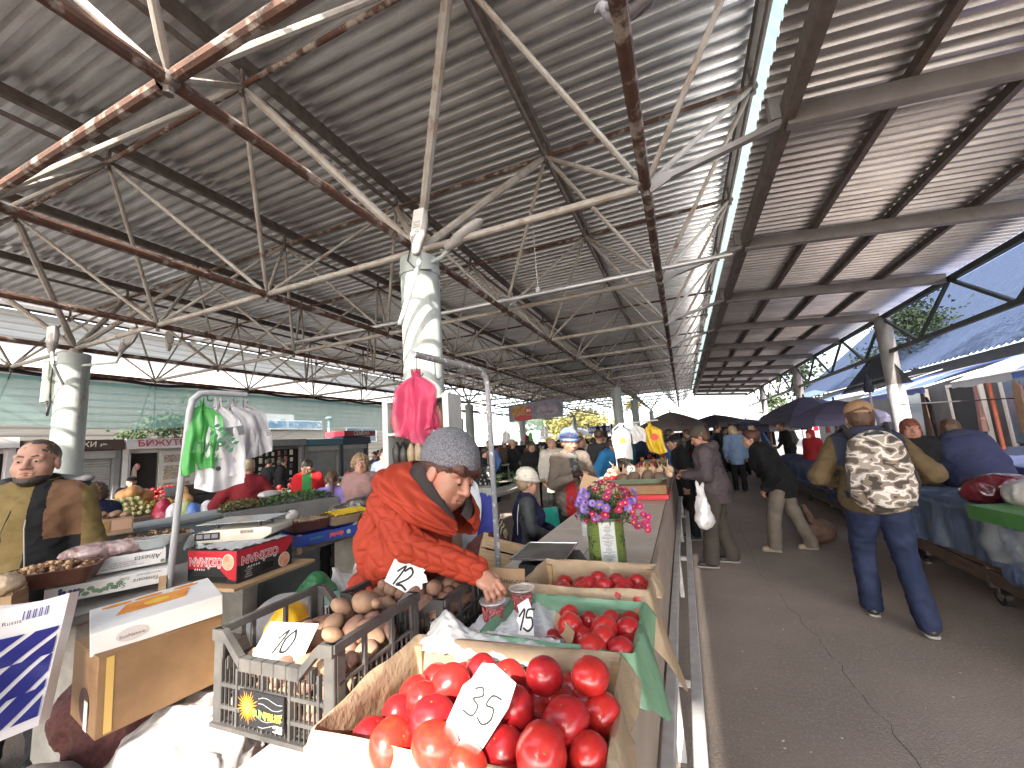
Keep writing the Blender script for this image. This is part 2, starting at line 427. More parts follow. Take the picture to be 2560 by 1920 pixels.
for d, x, y in posts[:60]:
    mb = MB(); mb.tube([(x, y, ZU), (x, y, ZR - .17)], .028, 6, 0, cap=False); mb.obj('purlin_post', DARKS, frame)
mb = MB()
for d, x, y in posts[60:]: mb.tube([(x, y, ZU), (x, y, ZR - .17)], .028, 5, 0, cap=False)
tag(mb.obj('far_purlin_post', DARKS, frame), kind='stuff')
# black edge cables along the outer left chord
mb = MB(); mb.tube([(LX[0] - .05, LY[0] - 3 + i * .4, ZL - .09 - .03 * math.sin(i * 1.3)) for i in range(112)], .045, 6)
mb.obj('edge_cable', flat('cable_black', (.012, .012, .013), .6), frame, smooth=True)

# columns
CW = ['nearest thick pale grey column behind the vendor in red', 'pale grey column at the left behind the man in mustard jacket',
      'dark far column beside the hanging banner', 'grey column in the distance behind the veg trays', 'slim far column under the end of the banner',
      'second distant grey column beyond the vegetable trays', 'farthest thin column at the left end of the hall', 'farthest thin column before the umbrellas']
k = 0
for y in (3.83, 19.13, 26.78, 42.1):
    for x in (X0, X0 - 3 * MX):
        c = T('steel_column', CW[k], 'column', (x, y, 0), 0, 'round columns under the roof'); k += 1
        mb = MB(); mb.tube([(0, 0, 0), (0, 0, 3.83)], .22, 40, 0); mb.obj('shaft', COLM, c, smooth=True)
        mb = MB(); mb.lathe([(.22, 0), (.232, .0), (.232, .06), (.224, .065), (.224, .2)], (0, 0, 3.62), 40)
        mb.obj('collar', COLM, c, smooth=True)
        mb = MB(); mb.tube([(0, 0, 3.8), (0, 0, 3.93)], .1, 16); mb.obj('cap_post', PIPE, c, smooth=True)

# ------------------------------------------------------------------ the side canopy over the aisle
can = T('side_canopy', 'sloping ribbed metal canopy on dark beams over the aisle', 'canopy', (0, 0, 0))
XC0, XC1 = 1.12, 4.42
def zc(x): return 4.20 - .095 * (x - XC0)
mb = MB(); sheet(mb, 1.36, XC1 + .25, -16, -4.6, zc(1.36) + .19, zc(XC1 + .25) + .19, .125, .035); sheet(mb, XC0 - .15, XC1 + .25, -4.6, 33, zc(XC0 - .15) + .19, zc(XC1 + .25) + .19, .125, .035)  # sheet cut narrower behind the camera, shaped to let a sun patch through
mb.obj('canopy_sheet', GALV2, can)
BY = [Y0 + MY * k for k in range(-6, 12)]
for i, y in enumerate(BY):
    mb = MB(); mb.beam((XC0, y, zc(XC0)), (XC1 - .05, y, zc(XC1 - .05)), .10, .16); mb.obj('cross_beam', GREYS, can, bevel=.006)
for x in (1.95, 2.75, 3.55):
    mb = MB(); mb.beam((x, -16, zc(x) + .13), (x, 33, zc(x) + .13), .06, .085); mb.obj('canopy_purlin', DARKS, can)
mb = MB(); mb.beam((XC0, -4.6, zc(XC0) + .03), (XC0, 33, zc(XC0) + .03), .09, .17); mb.obj('edge_beam', DARKS, can)
for y in LY[:13]:
    mb = MB(); mb.beam((LX[-1] + .06, y, ZL), (XC0, y, 4.19), .065, .05)
    mb.prism([(0, -.09), (.2, -.04), (.2, .04), (0, .09)], fr((LX[-1] + .02, y - .012, ZL), (1, 0, .2), (0, 0, 1)), .02); mb.obj('strut', GREYS, can)
    mb = MB(); mb.box(XC0 - .12, XC0 - .02, y - .05, y + .05, 4.2, 4.42); mb.obj('bracket', GREYS, can)
# outer truss
tr = T('edge_truss', 'dark zigzag steel truss along the outer edge of the canopy', 'truss', (XC1, 0, 0))
zt, zb_ = zc(XC1) - .02, 3.08
for z, r in ((zt, .045), (zb_, .04)):
    mb = MB(); mb.beam((0, -10, z), (0, 33, z), r * 2, r * 2); mb.obj('truss_chord', GREENS, tr)
for y in BY:
    if y < -8 or y > 31: continue
    for s in (-1, 1):
        mb = MB(); mb.beam((0, y, zt), (0, y + s * MY / 2, zb_), .05, .05); mb.obj('truss_web', GREENS, tr)
EC = mat('sunlit_post_tone', (.70, .69, .72), (.58, .57, .6), ns=4, rough=.45)  # sunlight on the lower post put into its paler colour
for k, y in enumerate((Y0 + 3 * MY, Y0 + 6 * MY, Y0 + 9 * MY)):
    c = T('edge_column', ['pale round post holding up the canopy edge behind the headscarf woman', 'second canopy post beyond the purple umbrellas', 'farthest canopy post near the bright end of the aisle'][k], 'column', (XC1, y, 0), 0, 'posts of the side canopy')
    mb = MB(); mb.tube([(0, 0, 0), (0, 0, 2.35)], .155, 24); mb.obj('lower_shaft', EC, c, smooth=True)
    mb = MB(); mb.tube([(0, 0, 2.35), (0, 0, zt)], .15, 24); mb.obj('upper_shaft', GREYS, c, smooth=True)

# ------------------------------------------------------------------ counters
def counter(label, x0, x1, y0, y1, z=.9, m=TILE, sup=CONC, side=None, n=None, tile=True):
    c = T('market_counter', label, 'counter', ((x0 + x1) / 2, y0, 0), 0, 'rows of market counters')
    w = (x1 - x0) / 2; L = y1 - y0
    mb = MB(); mb.box(-w, w, 0, L, z - .05, z - .006); mb.obj('slab', mat('dark_grout', (.12, .105, .095), rough=.9) if tile else sup, c, bevel=.006)
    mb = MB()
    if tile:
        ny = max(1, round(L / .42)); nx = max(1, round(2 * w / .43))
        for i in range(nx):
            for j in range(ny):
                a = -w + 2 * w * i / nx; b = L * j / ny
                mb.box(a + .004, a + 2 * w / nx - .004, b + .004, b + L / ny - .004, z - .01, z)
    else: mb.box(-w - .01, w + .01, -.01, L + .01, z - .006, z)
    mb.obj('tabletop', m, c)
    for yy in [.3 + i * 2.2 for i in range(int(L / 2.2) + 1)]:
        if yy + .16 < L: mb = MB(); mb.box(-w + .12, w - .12, yy, yy + .16, 0, z - .05); mb.obj('pier', sup, c, bevel=.01)
    if side:
        mb = MB(); mb.box(w + .002, w + .03, 0, L, .28, z - .004); mb.obj('side_board', side, c)
        mb = MB(); mb.box(w - .02, w + .0, 0, L, 0, .24); mb.obj('plinth', sup, c)
    return c
counter('long tiled counter with tomato crates in the foreground', -1.12, -.262, -.6, 4.75, side=mat('side_ply', (.36, .29, .24), (.28, .22, .18), ns=3, rough=.6, st=(1, 1, 3)))
counter('tiled counter carrying radishes and roots further up the aisle', -1.12, -.262, 4.75, 13.0, side=MATS['side_ply'])
counter('concrete counter with nut trays and fruit boxes at the left', -3.72, -3.1, -1.2, 7.6, m=CONC, tile=False)
counter('pale sunlit counter behind the seated vendor in a cream hat', -3.1 - .5, -2.62, 5.63, 9.0) if False else None
LED = mat('grey_ledge_paint', (.23, .25, .25), (.18, .195, .19), ns=4, rough=.5)
c = T('market_shelf', 'long grey painted ledge behind the nut trays at the left', 'shelf', (-4.75, .6, 0))
mb = MB(); mb.box(-.25, .25, 0, 5.8, 1.1, 1.14); mb.obj('ledge', LED, c, bevel=.006)
mb = MB(); mb.box(-.22, -.16, .02, 5.78, 0, 1.1); mb.box(.16, .22, .02, 5.78, 0, 1.1); mb.obj('panel', LED, c)
# rails in front of the near counter
rl = T('bumper_rail', 'pair of grey square rails on cross bars along the counter front', 'rail', (-.16, -.4, 0))
for x in (-.036, .078):
    mb = MB(); mb.box(x - .025, x + .025, 0, 13, .395, .445); mb.obj('rail_tube', ZINC, rl, bevel=.004)
for i in range(6):
    y = .6 + i * 2.25
    mb = MB(); mb.box(-.075, .1, y - .02, y + .02, .355, .392); mb.obj('cross_bar', ZINC, rl)
    mb = MB(); mb.box(-.055, -.015, y - .02, y + .02, 0, .355); mb.obj('post', ZINC, rl)
# conduit pipe slung under the frame
cp = T('conduit_pipe', 'long silver conduit pipe hung under the roof on thin rods', 'pipe', (-5.5, 6.1, 4.02))
mb = MB(); mb.tube([(-2.5, .3, .18), (0, .1, .06), (3, 0, 0), (6.4, -.05, -.04)], .035, 10); mb.obj('pipe', flat('silver_pipe', (.55, .56, .57), .35, metal=.6), cp, smooth=True)
for x in (1.0, 3.6, 5.4):
    mb = MB(); mb.tube([(x, .02, .02), (x, .02, 1.5)], .008, 6); mb.obj('hanger_rod', ZINC, cp)
    mb = MB(); mb.box(x - .03, x + .03, -.01, .05, .03, .1); mb.obj('clip', WHITEP, cp)
# ------------------------------------------------------------------ foreground goods
_F = 1024.3; _S = 2560 / 2212
def ray(u, v): return _rr * ((u * _S - 1280) / _F) - _uu * ((v * _S - 960) / _F) + _f
CP = Vector((0, 0, 1.65))
def at(u, v, z): d = ray(u, v); return CP + d * ((z - 1.65) / d.z)
def atd(u, v, dep): return CP + ray(u, v) * dep
def z8(a, b): return (1100 + a * 800 / 2212) / _S, (1320 + b * 800 / 2212) / _S
def inkribbon(strokes, M, m, parent, w=.004, name='handwriting'):
    mb = MB()
    for st in strokes:
        for i in range(len(st) - 1):
            a = Vector(st[i]); b = Vector(st[i + 1]); d = (b - a)
            if d.length < 1e-6: continue
            n = Vector((-d.y, d.x)).normalized() * w / 2; e = d.normalized() * w * .3
            q = [a - n - e, b - n + e, b + n + e, a + n - e]
            mb.add([tuple(M @ Vector((p.x, p.y, .0012))) for p in q], [(0, 1, 2, 3)])
    return mb.obj(name, m, parent)
def curve(pts, n=5):
    out = []
    P = [Vector(p) for p in pts]
    for i in range(len(P) - 1):
        p0 = P[max(i - 1, 0)]; p1 = P[i]; p2 = P[i + 1]; p3 = P[min(i + 2, len(P) - 1)]
        for k in range(n):
            t = k / n
            out.append(.5 * ((2 * p1) + (p2 - p0) * t + (2 * p0 - 5 * p1 + 4 * p2 - p3) * t * t + (3 * p1 - p0 - 3 * p2 + p3) * t ** 3))
    return out + [P[-1]]
DIG = {'1': [[(.1, .6), (.45, .95), (.3, 0)]], '2': [[(.05, .75), (.3, 1), (.6, .8), (.45, .45), (0, .05), (.35, .1), (.75, 0)]],
       '3': [[(.1, .85), (.4, 1), (.6, .78), (.25, .55), (.6, .4), (.55, .05), (.05, .05)]], '5': [[(.65, 1), (.2, .95), (.12, .6), (.5, .6), (.62, .25), (.35, 0), (0, .1)]],
       '0': [[(.4, 1), (.08, .6), (.2, .08), (.55, .1), (.65, .6), (.38, 1)]], '4': [[(.2, 1), (.05, .5), (.6, .5)], [(.5, .9), (.45, 0)]],
       '9': [[(.55, .7), (.3, .95), (.1, .7), (.35, .5), (.55, .75), (.5, .3), (.2, 0)]], ',': [[(.1, .1), (.0, -.15)]]}
INK = flat('black_ink', (.012, .012, .015), .6)
CARD = mat('white_card', (.78, .77, .75), (.70, .69, .67), ns=5, rough=.7)
CARDB = mat('brown_card', (.42, .28, .17), (.36, .24, .14), ns=12, rough=.8)
def digits(s, h, x0, y0, slant=.15):
    out = []; x = x0
    for ch in s:
        if ch == ' ': x += h * .4; continue
        for st in DIG[ch]: out.append([(x + p.x * h * .75 + slant * p.y * h, y0 + p.y * h) for p in curve([(a, b) for a, b in st])])
        x += h * (.62 if ch not in '1,' else .38)
    return out
def card(label, M, w, h, strokes, lw=.005, ragged=None, m=CARD, t=.0015, cat='price card'):
    r = T('price_card', label, cat, M.translation); L = Matrix.Translation(-M.translation) @ M
    pts = ragged or [(-w / 2, -h / 2), (w / 2, -h / 2), (w / 2, h / 2), (-w / 2, h / 2)]
    mb = MB(); mb.prism(pts, L @ Matrix.Translation((0, 0, -t)), t); mb.obj('card', m, r)
    inkribbon(strokes, L, INK, r, lw); return r
def dupes(names_groups): pass
# ---- fruit crates of plastic
def plastic_crate(label, loc, rz, w, d, h, m, plate=False):
    r = T('plastic_crate', label, 'crate', loc, rz, 'plastic crates of potatoes')
    lo = h * .70                                                     # height of the low middle of the end walls
    for sx in (-1, 1):
        for sy in (-1, 1):
            mb = MB(); x = sx * w / 2; y = sy * d / 2
            mb.box(min(x, x - sx * .035), max(x, x - sx * .035), min(y, y - sy * .012), max(y, y - sy * .012), 0, h)
            mb.box(min(x, x - sx * .012), max(x, x - sx * .012), min(y - sy * .012, y - sy * .045), max(y - sy * .012, y - sy * .045), 0, h)
            mb.obj('corner_post', m, r, bevel=.003)
    mb = MB(); mb.box(-w / 2 + .01, w / 2 - .01, -d / 2 + .01, d / 2 - .01, .004, .012); mb.obj('base', m, r)
    for sy in (-1, 1):
        mb = MB(); y = sy * (d / 2 - .004); a = w / 2
        rim = [(-a, h), (-a + .045, h), (-a + .115, lo + .012), (a - .115, lo + .012), (a - .045, h), (a, h), (a, h - .03), (a - .055, h - .035), (a - .12, lo - .022), (-a + .12, lo - .022), (-a + .055, h - .035), (-a, h - .03)]
        M = fr((0, y + .010, 0), (1, 0, 0), (0, 0, 1)); mb.prism([rim[i] for i in (0, 1, 10, 11)], M, .020); mb.prism([rim[i] for i in (1, 2, 9, 10)], M, .02)
        mb.prism([rim[i] for i in (2, 3, 8, 9)], M, .02); mb.prism([rim[i] for i in (3, 4, 7, 8)], M, .02); mb.prism([rim[i] for i in (4, 5, 6, 7)], M, .02)
        for z in (.006, lo * .30, lo * .62): mb.box(-a + .03, a - .03, y - .004, y + .004, z - .005, z + .005)
        mb.box(-a, a, y - .012, y + .012, 0, .012)
        n = int(w / .0165)
        for i in range(1, n):
            x = -a + i * w / n; big = i % 6 == 0
            mb.box(x - (.004 if big else .0014), x + (.004 if big else .0014), y - .003 - (.003 if big else 0), y + .003 + (.003 if big else 0), .01, lo - .02 if abs(x) < a - .1 else lo)
        for i in range(8):
            x = -a + .07 + i * (w - .14) / 7; mb.box(x - .002, x + .002, y - .010, y + .010, lo - .022, lo + .012)
        mb.obj('end_wall', m, r)
    for sx in (-1, 1):
        mb = MB(); x = sx * (w / 2 - .004); a = d / 2
        mb.box(x - .010, x + .010, -a, a, h - .022, h)
        for z in (.006, lo * .28, lo * .55, lo * .86): mb.box(x - .004, x + .004, -a + .02, a - .02, z - .004, z + .004)
        n = int(d / .024)
        for i in range(1, n):
            y = -a + i * d / n; big = i % 5 == 0
            mb.box(x - .003 - (.003 if big else 0), x + .003 + (.003 if big else 0), y - (.006 if big else .0015), y + (.006 if big else .0015), .01, h - .02 if big else lo * .86)
        mb.obj('side_wall', m, r)
    if plate:
        mb = MB(); M = fr((-.015, -d / 2 - .0085, .075), (1, 0, 0), (0, 0, 1))
        mb.prism([(-.085, -.044), (.085, -.044), (.085, .046), (-.085, .046)], M, .003); p = mb.obj('label_plate', flat('plate_black', (.02, .02, .022), .35), r)
        M2 = M @ Matrix.Translation((0, 0, .003))
        mb = MB()
        for k in range(26):
            a = 2 * math.pi * k / 26; l = .034 + .006 * (k % 3)
            c = Vector((-.052, .004)); dd = Vector((math.cos(a), math.sin(a))); nn = Vector((-dd.y, dd.x)) * .0022
            mb.add([tuple(M2 @ Vector((*(c + q), .0006))) for q in (dd * .012 + nn, dd * .012 - nn, dd * l)], [(1, 2, 0)])
        mb.obj('sunburst', flat('sun_orange', (.9, .30, .01), .5), p)
        mb = MB(); mb.lathe([(.0, .0), (.017, .0), (.017, .001), (0, .001)], (0, 0, 0), 24); mb.v = [tuple(M2 @ Vector((q[0] - .052, q[1] + .004, q[2]))) for q in mb.v]
        mb.obj('sun_disc', flat('sun_yellow', (1, .72, .05), .5), p)
        mb = MB()
        for k in range(5):
            pts = [Vector((-.01 + t * .018, .03 - k * .016 + .006 * math.sin(t * 1.1 + k), 0)) for t in range(6)]
            for i in range(5): mb.add([tuple(M2 @ (q + Vector((0, s, .0004)))) for q, s in ((pts[i], -.0006), (pts[i + 1], -.0006), (pts[i + 1], .0006), (pts[i], .0006))], [(0, 1, 2, 3)])
        mb.obj('wave_print', flat('print_grey', (.35, .35, .36), .6), p)
        text('SUN', .024, flat('print_green', (.16, .32, .07), .5), M2 @ Matrix.Translation((-.004, -.006, .002)), p, bold=.001)
        text('FRUIT', .024, flat('print_yellow', (.95, .72, .05), .5), M2 @ Matrix.Translation((.050, -.008, .002)), p, bold=.001)
        text('\n'.join(['sunfruit agro', 'fresh fruit and', 'vegetables', 'export quality']), .006, CARD, M2 @ Matrix.Translation((.082, -.033, .0006)), p, align='RIGHT', ls=.8)
    return r
POT = mat('potato_skin', (.27, .15, .10), (.20, .105, .075), ns=16, rough=.75, bump=.25, bs=55, c3=(.36, .23, .15), ns3=26, ramp3=(.58, .7))
POT2 = mat('pale_potato_skin', (.34, .21, .13), (.27, .16, .10), ns=18, rough=.75, bump=.25, bs=55, c3=(.30, .18, .1), ns3=30, ramp3=(.62, .72))
def potmesh(i, m):
    r = random.Random(100 + i); a, b, c = r.uniform(0, 6), r.uniform(0, 6), r.uniform(.05, .12)
    mb = MB(); mb.ball((0, 0, 0), (.037 * r.uniform(.95, 1.2), .030 * r.uniform(.92, 1.1), .027 * r.uniform(.92, 1.1)), 14, 9, fn=lambda x, y, z: tuple(k * (1 + c * math.sin(2.2 * x + a) + c * math.cos(2.6 * y + b) + .03 * math.sin(7 * z + a)) for k in (x, y, z)))
    return mb.mesh('potato', m, True, sharp=180)
PM = [potmesh(i, POT if i % 3 else POT2) for i in range(7)]
def scatter(name, label, cat, group, meshes, pts, rot=True, sc=(.85, 1.15), seed=1):
    r = random.Random(seed)
    for p in pts:
        o = link(name, r.choice(meshes), None, None, p); s = r.uniform(*sc); o.scale = (s, s, s)
        if rot: o.rotation_euler = (r.uniform(-.6, .6), r.uniform(-.6, .6), r.uniform(0, 6.3))
        tag(o, label, cat, group)
def fillpts(cx, cy, rz, w, d, zs, step, seed, hole=None):
    r = random.Random(seed); out = []; c, s = math.cos(rz), math.sin(rz)
    for k, (z, sh) in enumerate(zs):
        nx = max(1, int((w - sh) / step)); ny = max(1, int((d - sh) / step))
        for i in range(nx):
            for j in range(ny):
                x = (i - (nx - 1) / 2) * step + (k % 2) * step * .3 + r.uniform(-.2, .2) * step; y = (j - (ny - 1) / 2) * step + r.uniform(-.2, .2) * step
                out.append((cx + x * c - y * s, cy + x * s + y * c, z + r.uniform(-.2, .25) * step))
    return out
C1 = (-1.137, 1.062, .9); C2 = (-1.07, 1.475, .9)
plastic_crate('dusty grey plastic crate of potatoes with black sun label', C1, R(1), .46, .385, .262, GREYP, True)
plastic_crate('black plastic crate of potatoes beside the vendor in red', C2, R(2), .45, .36, .225, BLACKC)
scatter('potato', 'brown potato in the dusty grey plastic crate', 'potato', 'potatoes in the grey crate', PM,
        fillpts(C1[0], C1[1], 0, .40, .33, ((.93, 0), (.975, 0), (1.02, .0), (1.055, .02)), .058, 3) + [(C1[0] + dx, C1[1] + dy, z) for dx, dy, z in
        ((-.02, .05, 1.09), (.06, .06, 1.085), (.03, .0, 1.09), (.09, .11, 1.09), (-.03, .12, 1.10), (.04, .13, 1.14), (-.01, .09, 1.135), (.07, .15, 1.13), (.1, .03, 1.075), (.12, .08, 1.08), (-.09, .1, 1.075), (-.12, .02, 1.07), (0, .16, 1.125))], seed=4)
scatter('potato', 'brown potato in the black plastic crate by the red coat', 'potato', 'potatoes in the black crate', PM,
        fillpts(C2[0], C2[1], 0, .40, .32, ((.98, 0), (1.025, 0), (1.07, .02)), .058, 5) + [(C2[0] + dx, C2[1] + dy, z) for dx, dy, z in
        ((-.12, -.05, 1.11), (-.06, -.09, 1.115), (-.1, .04, 1.115), (.0, -.1, 1.11), (-.03, .0, 1.13), (.06, -.1, 1.105), (.12, .05, 1.10), (.1, -.03, 1.105), (-.14, .08, 1.1))], seed=6)
# price cards in the crates
P10 = at(*((500 + 590 * 800 / 2212) / _S, (1320 + 790 * 800 / 2212) / _S), 1.10)
def cardM(p, xd, up): m = fr((0, 0, 0), xd, up); m.translation = p; return m
card('sunlit white price card with 10 in the grey potato crate', cardM(P10 + Vector((0, 0, .005)), (.95, .25, -.05), (-.1, .75, .65)), .165, .105, digits('10', .066, -.035, -.035), .007)
P12 = at(*((500 + 1440 * 800 / 2212) / _S, (1320 + 335 * 800 / 2212) / _S), 1.17)
rag = [(-.075, -.05), (.05, -.055), (.07, -.015), (.062, .0), (.078, .012), (.06, .03), (.045, .035), (.05, .052), (.03, .055), (.02, .07), (0, .062), (-.01, .078), (-.03, .07), (-.045, .085), (-.085, .06)]
card('torn white price card with 12 on the black potato crate', cardM(P12, (.86, .2, -.42), (.15, .55, .85)), .15, .13, digits('12', .075, -.055, -.045, .05), .008, rag)
# green sticker on the crate side
st = T('price_sticker', 'small bright green sticker with 0,43 on the crate side', 'sticker', (C1[0] + .237, C1[1] - .055, .958))
mb = MB(); M = fr((0, 0, 0), (0, 1, 0), (0, .1, 1)); mb.prism([(-.028, -.02), (.03, -.018), (.028, .024), (-.03, .02)], M, .001); mb.obj('paper', flat('sticker_green', (.22, .72, .12), .5), st)
inkribbon(digits('0,43', .022, -.022, -.010, .2), M, INK, st, .0022)

# ---- tomatoes
TOM = mat('tomato_skin', (.50, .022, .018), (.40, .018, .018), ns=4, rough=.28, coat=.2, sss=.12, c3=(.55, .05, .02), ns3=3, ramp3=(.55, .9))
TOM2 = mat('ripe_tomato_skin', (.40, .014, .018), (.32, .012, .016), ns=5, rough=.30, coat=.18, sss=.1, c3=(.46, .03, .02), ns3=4, ramp3=(.55, .9))
TOM3 = mat('sun_toned_tomato_skin', (.52, .035, .02), (.47, .025, .018), ns=4, rough=.28, coat=.2, sss=.12, c3=(.56, .09, .02), ns3=3, ramp3=(.5, .9))  # orange cast of sunlight put into the skin colour of the sunward tomatoes
def tommesh(i, m):
    r = random.Random(200 + i); a = r.uniform(0, 6); n = r.choice((4, 5, 6)); q = r.uniform(.012, .03); ob = r.uniform(.80, .95)
    def f(x, y, z):
        t = math.atan2(y, x); rad = math.hypot(x, y); k = 1 + q * math.cos(n * t + a) * rad + .04 * math.sin(2 * t + a)
        dz = -.06 * math.exp(-(rad / .16) ** 2) if z > 0 else .03 * math.exp(-(rad / .3) ** 2)
        return x * k, y * k, z * ob + dz
    mb = MB(); mb.ball((0, 0, 0), 1.0, 28, 20, 0, f)
    n0 = len(mb.f); mb.lathe([(.055, -.02), (.05, .012), (0, .014)], (0, 0, ob - .065), 8, 1)
    return mb.mesh('tomato', [m, flat('stem_scar', (.28, .16, .05), .8)], True, sharp=180)
TM = [tommesh(i, (TOM, TOM2, TOM, TOM3, TOM2, TOM)[i]) for i in range(6)]
def tomatoes(lst, zb, label, group, seed, sun_toned=()):
    r = random.Random(seed)
    for i, (a, b, rad, lay) in enumerate(lst):
        u, v = z8(a, b); z = zb + lay * .055; p = at(u, v, z); dep = (p - CP).dot(_f); rw = rad * (800 / 2212) / _F * dep * 1.06
        o = link('tomato', TM[3] if i in sun_toned else r.choice((TM[0], TM[1], TM[2], TM[4], TM[5])), None, None, p); o.scale = (rw, rw, rw)
        o.rotation_euler = (r.uniform(-.9, .5), r.uniform(-.6, .6), r.uniform(0, 6)); tag(o, label, 'tomato', group)
tomatoes([(720, 1020, 122, 2), (1040, 1020, 128, 2.2), (520, 1240, 132, 1.6), (870, 1330, 150, 1.6), (1120, 1290, 132, 1), (700, 1560, 172, 1.6), (430, 1530, 138, 1),
          (480, 1040, 112, 1), (290, 1000, 112, 1), (70, 1080, 126, 1.3), (840, 1200, 112, .4), (930, 1110, 100, .2), (1030, 1570, 135, 1), (630, 1380, 95, .3),
          (690, 1190, 95, .0), (1000, 1390, 100, 0), (-119, 1190, 112, 1), (-49, 1330, 152, 1.3), (-329, 1490, 155, .9), (-29, 1510, 162, 1.6), (181, 1640, 142, 1.2), (231, 1440, 120, .4),
          (160, 1180, 110, .2), (560, 1400, 110, 0), (250, 1180, 100, -.4), (850, 1620, 130, 0), (-40, 1700, 130, .2), (430, 1720, 130, .4), (1010, 1740, 120, .2)],
         .965, 'large glossy red tomato in the nearest paper lined crate', 'tomatoes in the nearest crate', 1, (18, 19, 20, 21))
scatter('tomato', 'large glossy red tomato in the nearest paper lined crate', 'tomato', 'tomatoes in the nearest crate', TM[:3], [(-.79 + .097 * i + rnd.uniform(-.012, .012), .895 + .088 * j + rnd.uniform(-.012, .012), .958) for i in range(6) for j in range(4)], True, (.044, .05), 9)
tomatoes([(890, 600, 72, 1), (900, 680, 86, 1.3), (1030, 640, 62, .6), (1185, 635, 66, .8), (1320, 640, 62, .5), (1135, 700, 86, 1.2), (1300, 705, 82, 1), (975, 765, 74, .8), (1130, 770, 88, 1.2), (1290, 790, 64, .6),
          (1060, 845, 102, 1), (1250, 855, 96, 1), (960, 690, 60, 0), (1210, 760, 60, .0), (1050, 730, 60, 0), (1180, 850, 60, 0)], .955, 'red tomato in the green lined crate behind the nearest one', 'tomatoes in the green lined crate', 2)
tomatoes([(1095, 360, 60, 1), (1215, 372, 60, .9), (1360, 376, 60, .9), (1035, 392, 62, .9), (1135, 408, 63, 1), (1270, 403, 66, 1), (1400, 405, 52, .7), (990, 430, 60, .7), (850, 435, 62, .5), (1390, 445, 54, .7),
          (1265, 455, 64, .9), (1100, 465, 62, .8), (975, 470, 63, .7), (838, 470, 58, .3), (1235, 478, 60, .9), (1375, 495, 66, .8), (1180, 440, 50, .2)],
         .955, 'red tomato in the farthest paper lined crate by the scale', 'tomatoes in the farthest crate', 3)
scatter('tomato', 'red tomato in the green lined crate behind the nearest one', 'tomato', 'tomatoes in the green lined crate', TM[:3], [(-.50 + .078 * i + rnd.uniform(-.01, .01), 1.36 + .068 * j, .95) for i in range(4) for j in range(4)], True, (.036, .041), 10)
scatter('tomato', 'red tomato in the farthest paper lined crate by the scale', 'tomato', 'tomatoes in the farthest crate', TM[:3], [(-.62 + .078 * i + rnd.uniform(-.01, .01), 1.855 + .070 * j, .952) for i in range(6) for j in range(4)], True, (.036, .041), 11)
PAPER = mat('brown_wrap_paper', (.46, .34, .22), (.35, .25, .16), ns=5, rough=.55, bump=1.0, bs=14, c3=(.54, .43, .31), ns3=11, transl=.15)
PAPERW = mat('white_liner_sheet', (.74, .74, .73), (.66, .66, .66), ns=8, rough=.5, bump=.6, bs=25, transl=.15)
FILMG = mat('green_film', (.22, .48, .30), (.30, .56, .38), ns=5, rough=.2, bump=1.0, bs=16, transl=.4, alpha=.85, coat=.4)
FILMC = mat('clear_film', (.80, .80, .80), rough=.15, alpha=.32, bump=.6, bs=30)
PLYF = mat('foam_sheet', (.72, .74, .76), (.62, .65, .68), ns=30, rough=.6, bump=.4, bs=60)
def wood_crate(label, c, rz, w, d, h, m=WOODH, posts=True, group='shallow wooden crates of tomatoes'):
    r = T('wooden_crate', label, 'crate', c, rz, group)
    for sy in (-1, 1):
        mb = MB(); y = sy * (d / 2 - .004); mb.box(-w / 2, w / 2, y - .004, y + .004, .022, h * .62); mb.box(-w / 2, w / 2, y - .004, y + .004, h * .67, h); mb.obj('long_board', m, r)
    for sx in (-1, 1):
        mb = MB(); x = sx * (w / 2 - .004); mb.box(x - .004, x + .004, -d / 2 + .009, d / 2 - .009, .02, h * .95); mb.obj('end_board', m, r)
    for sx in (-1, 1):
        for sy in (-1, 1):
            mb = MB(); x = sx * (w / 2 - .02); y = sy * (d / 2 - .02); mb.prism([(-.018, 0), (.018, 0), (.018, h * 1.12), (-.018, h * 1.12)], fr((x, y, .0), (1, 0, 0), (0, 0, 1)), .018 * sy); mb.obj('corner_block', WOOD, r, weld=True)
    mb = MB(); mb.box(-w / 2 + .008, w / 2 - .008, -d / 2 + .008, d / 2 - .008, .005, .012); mb.obj('bottom', m, r)
    return r
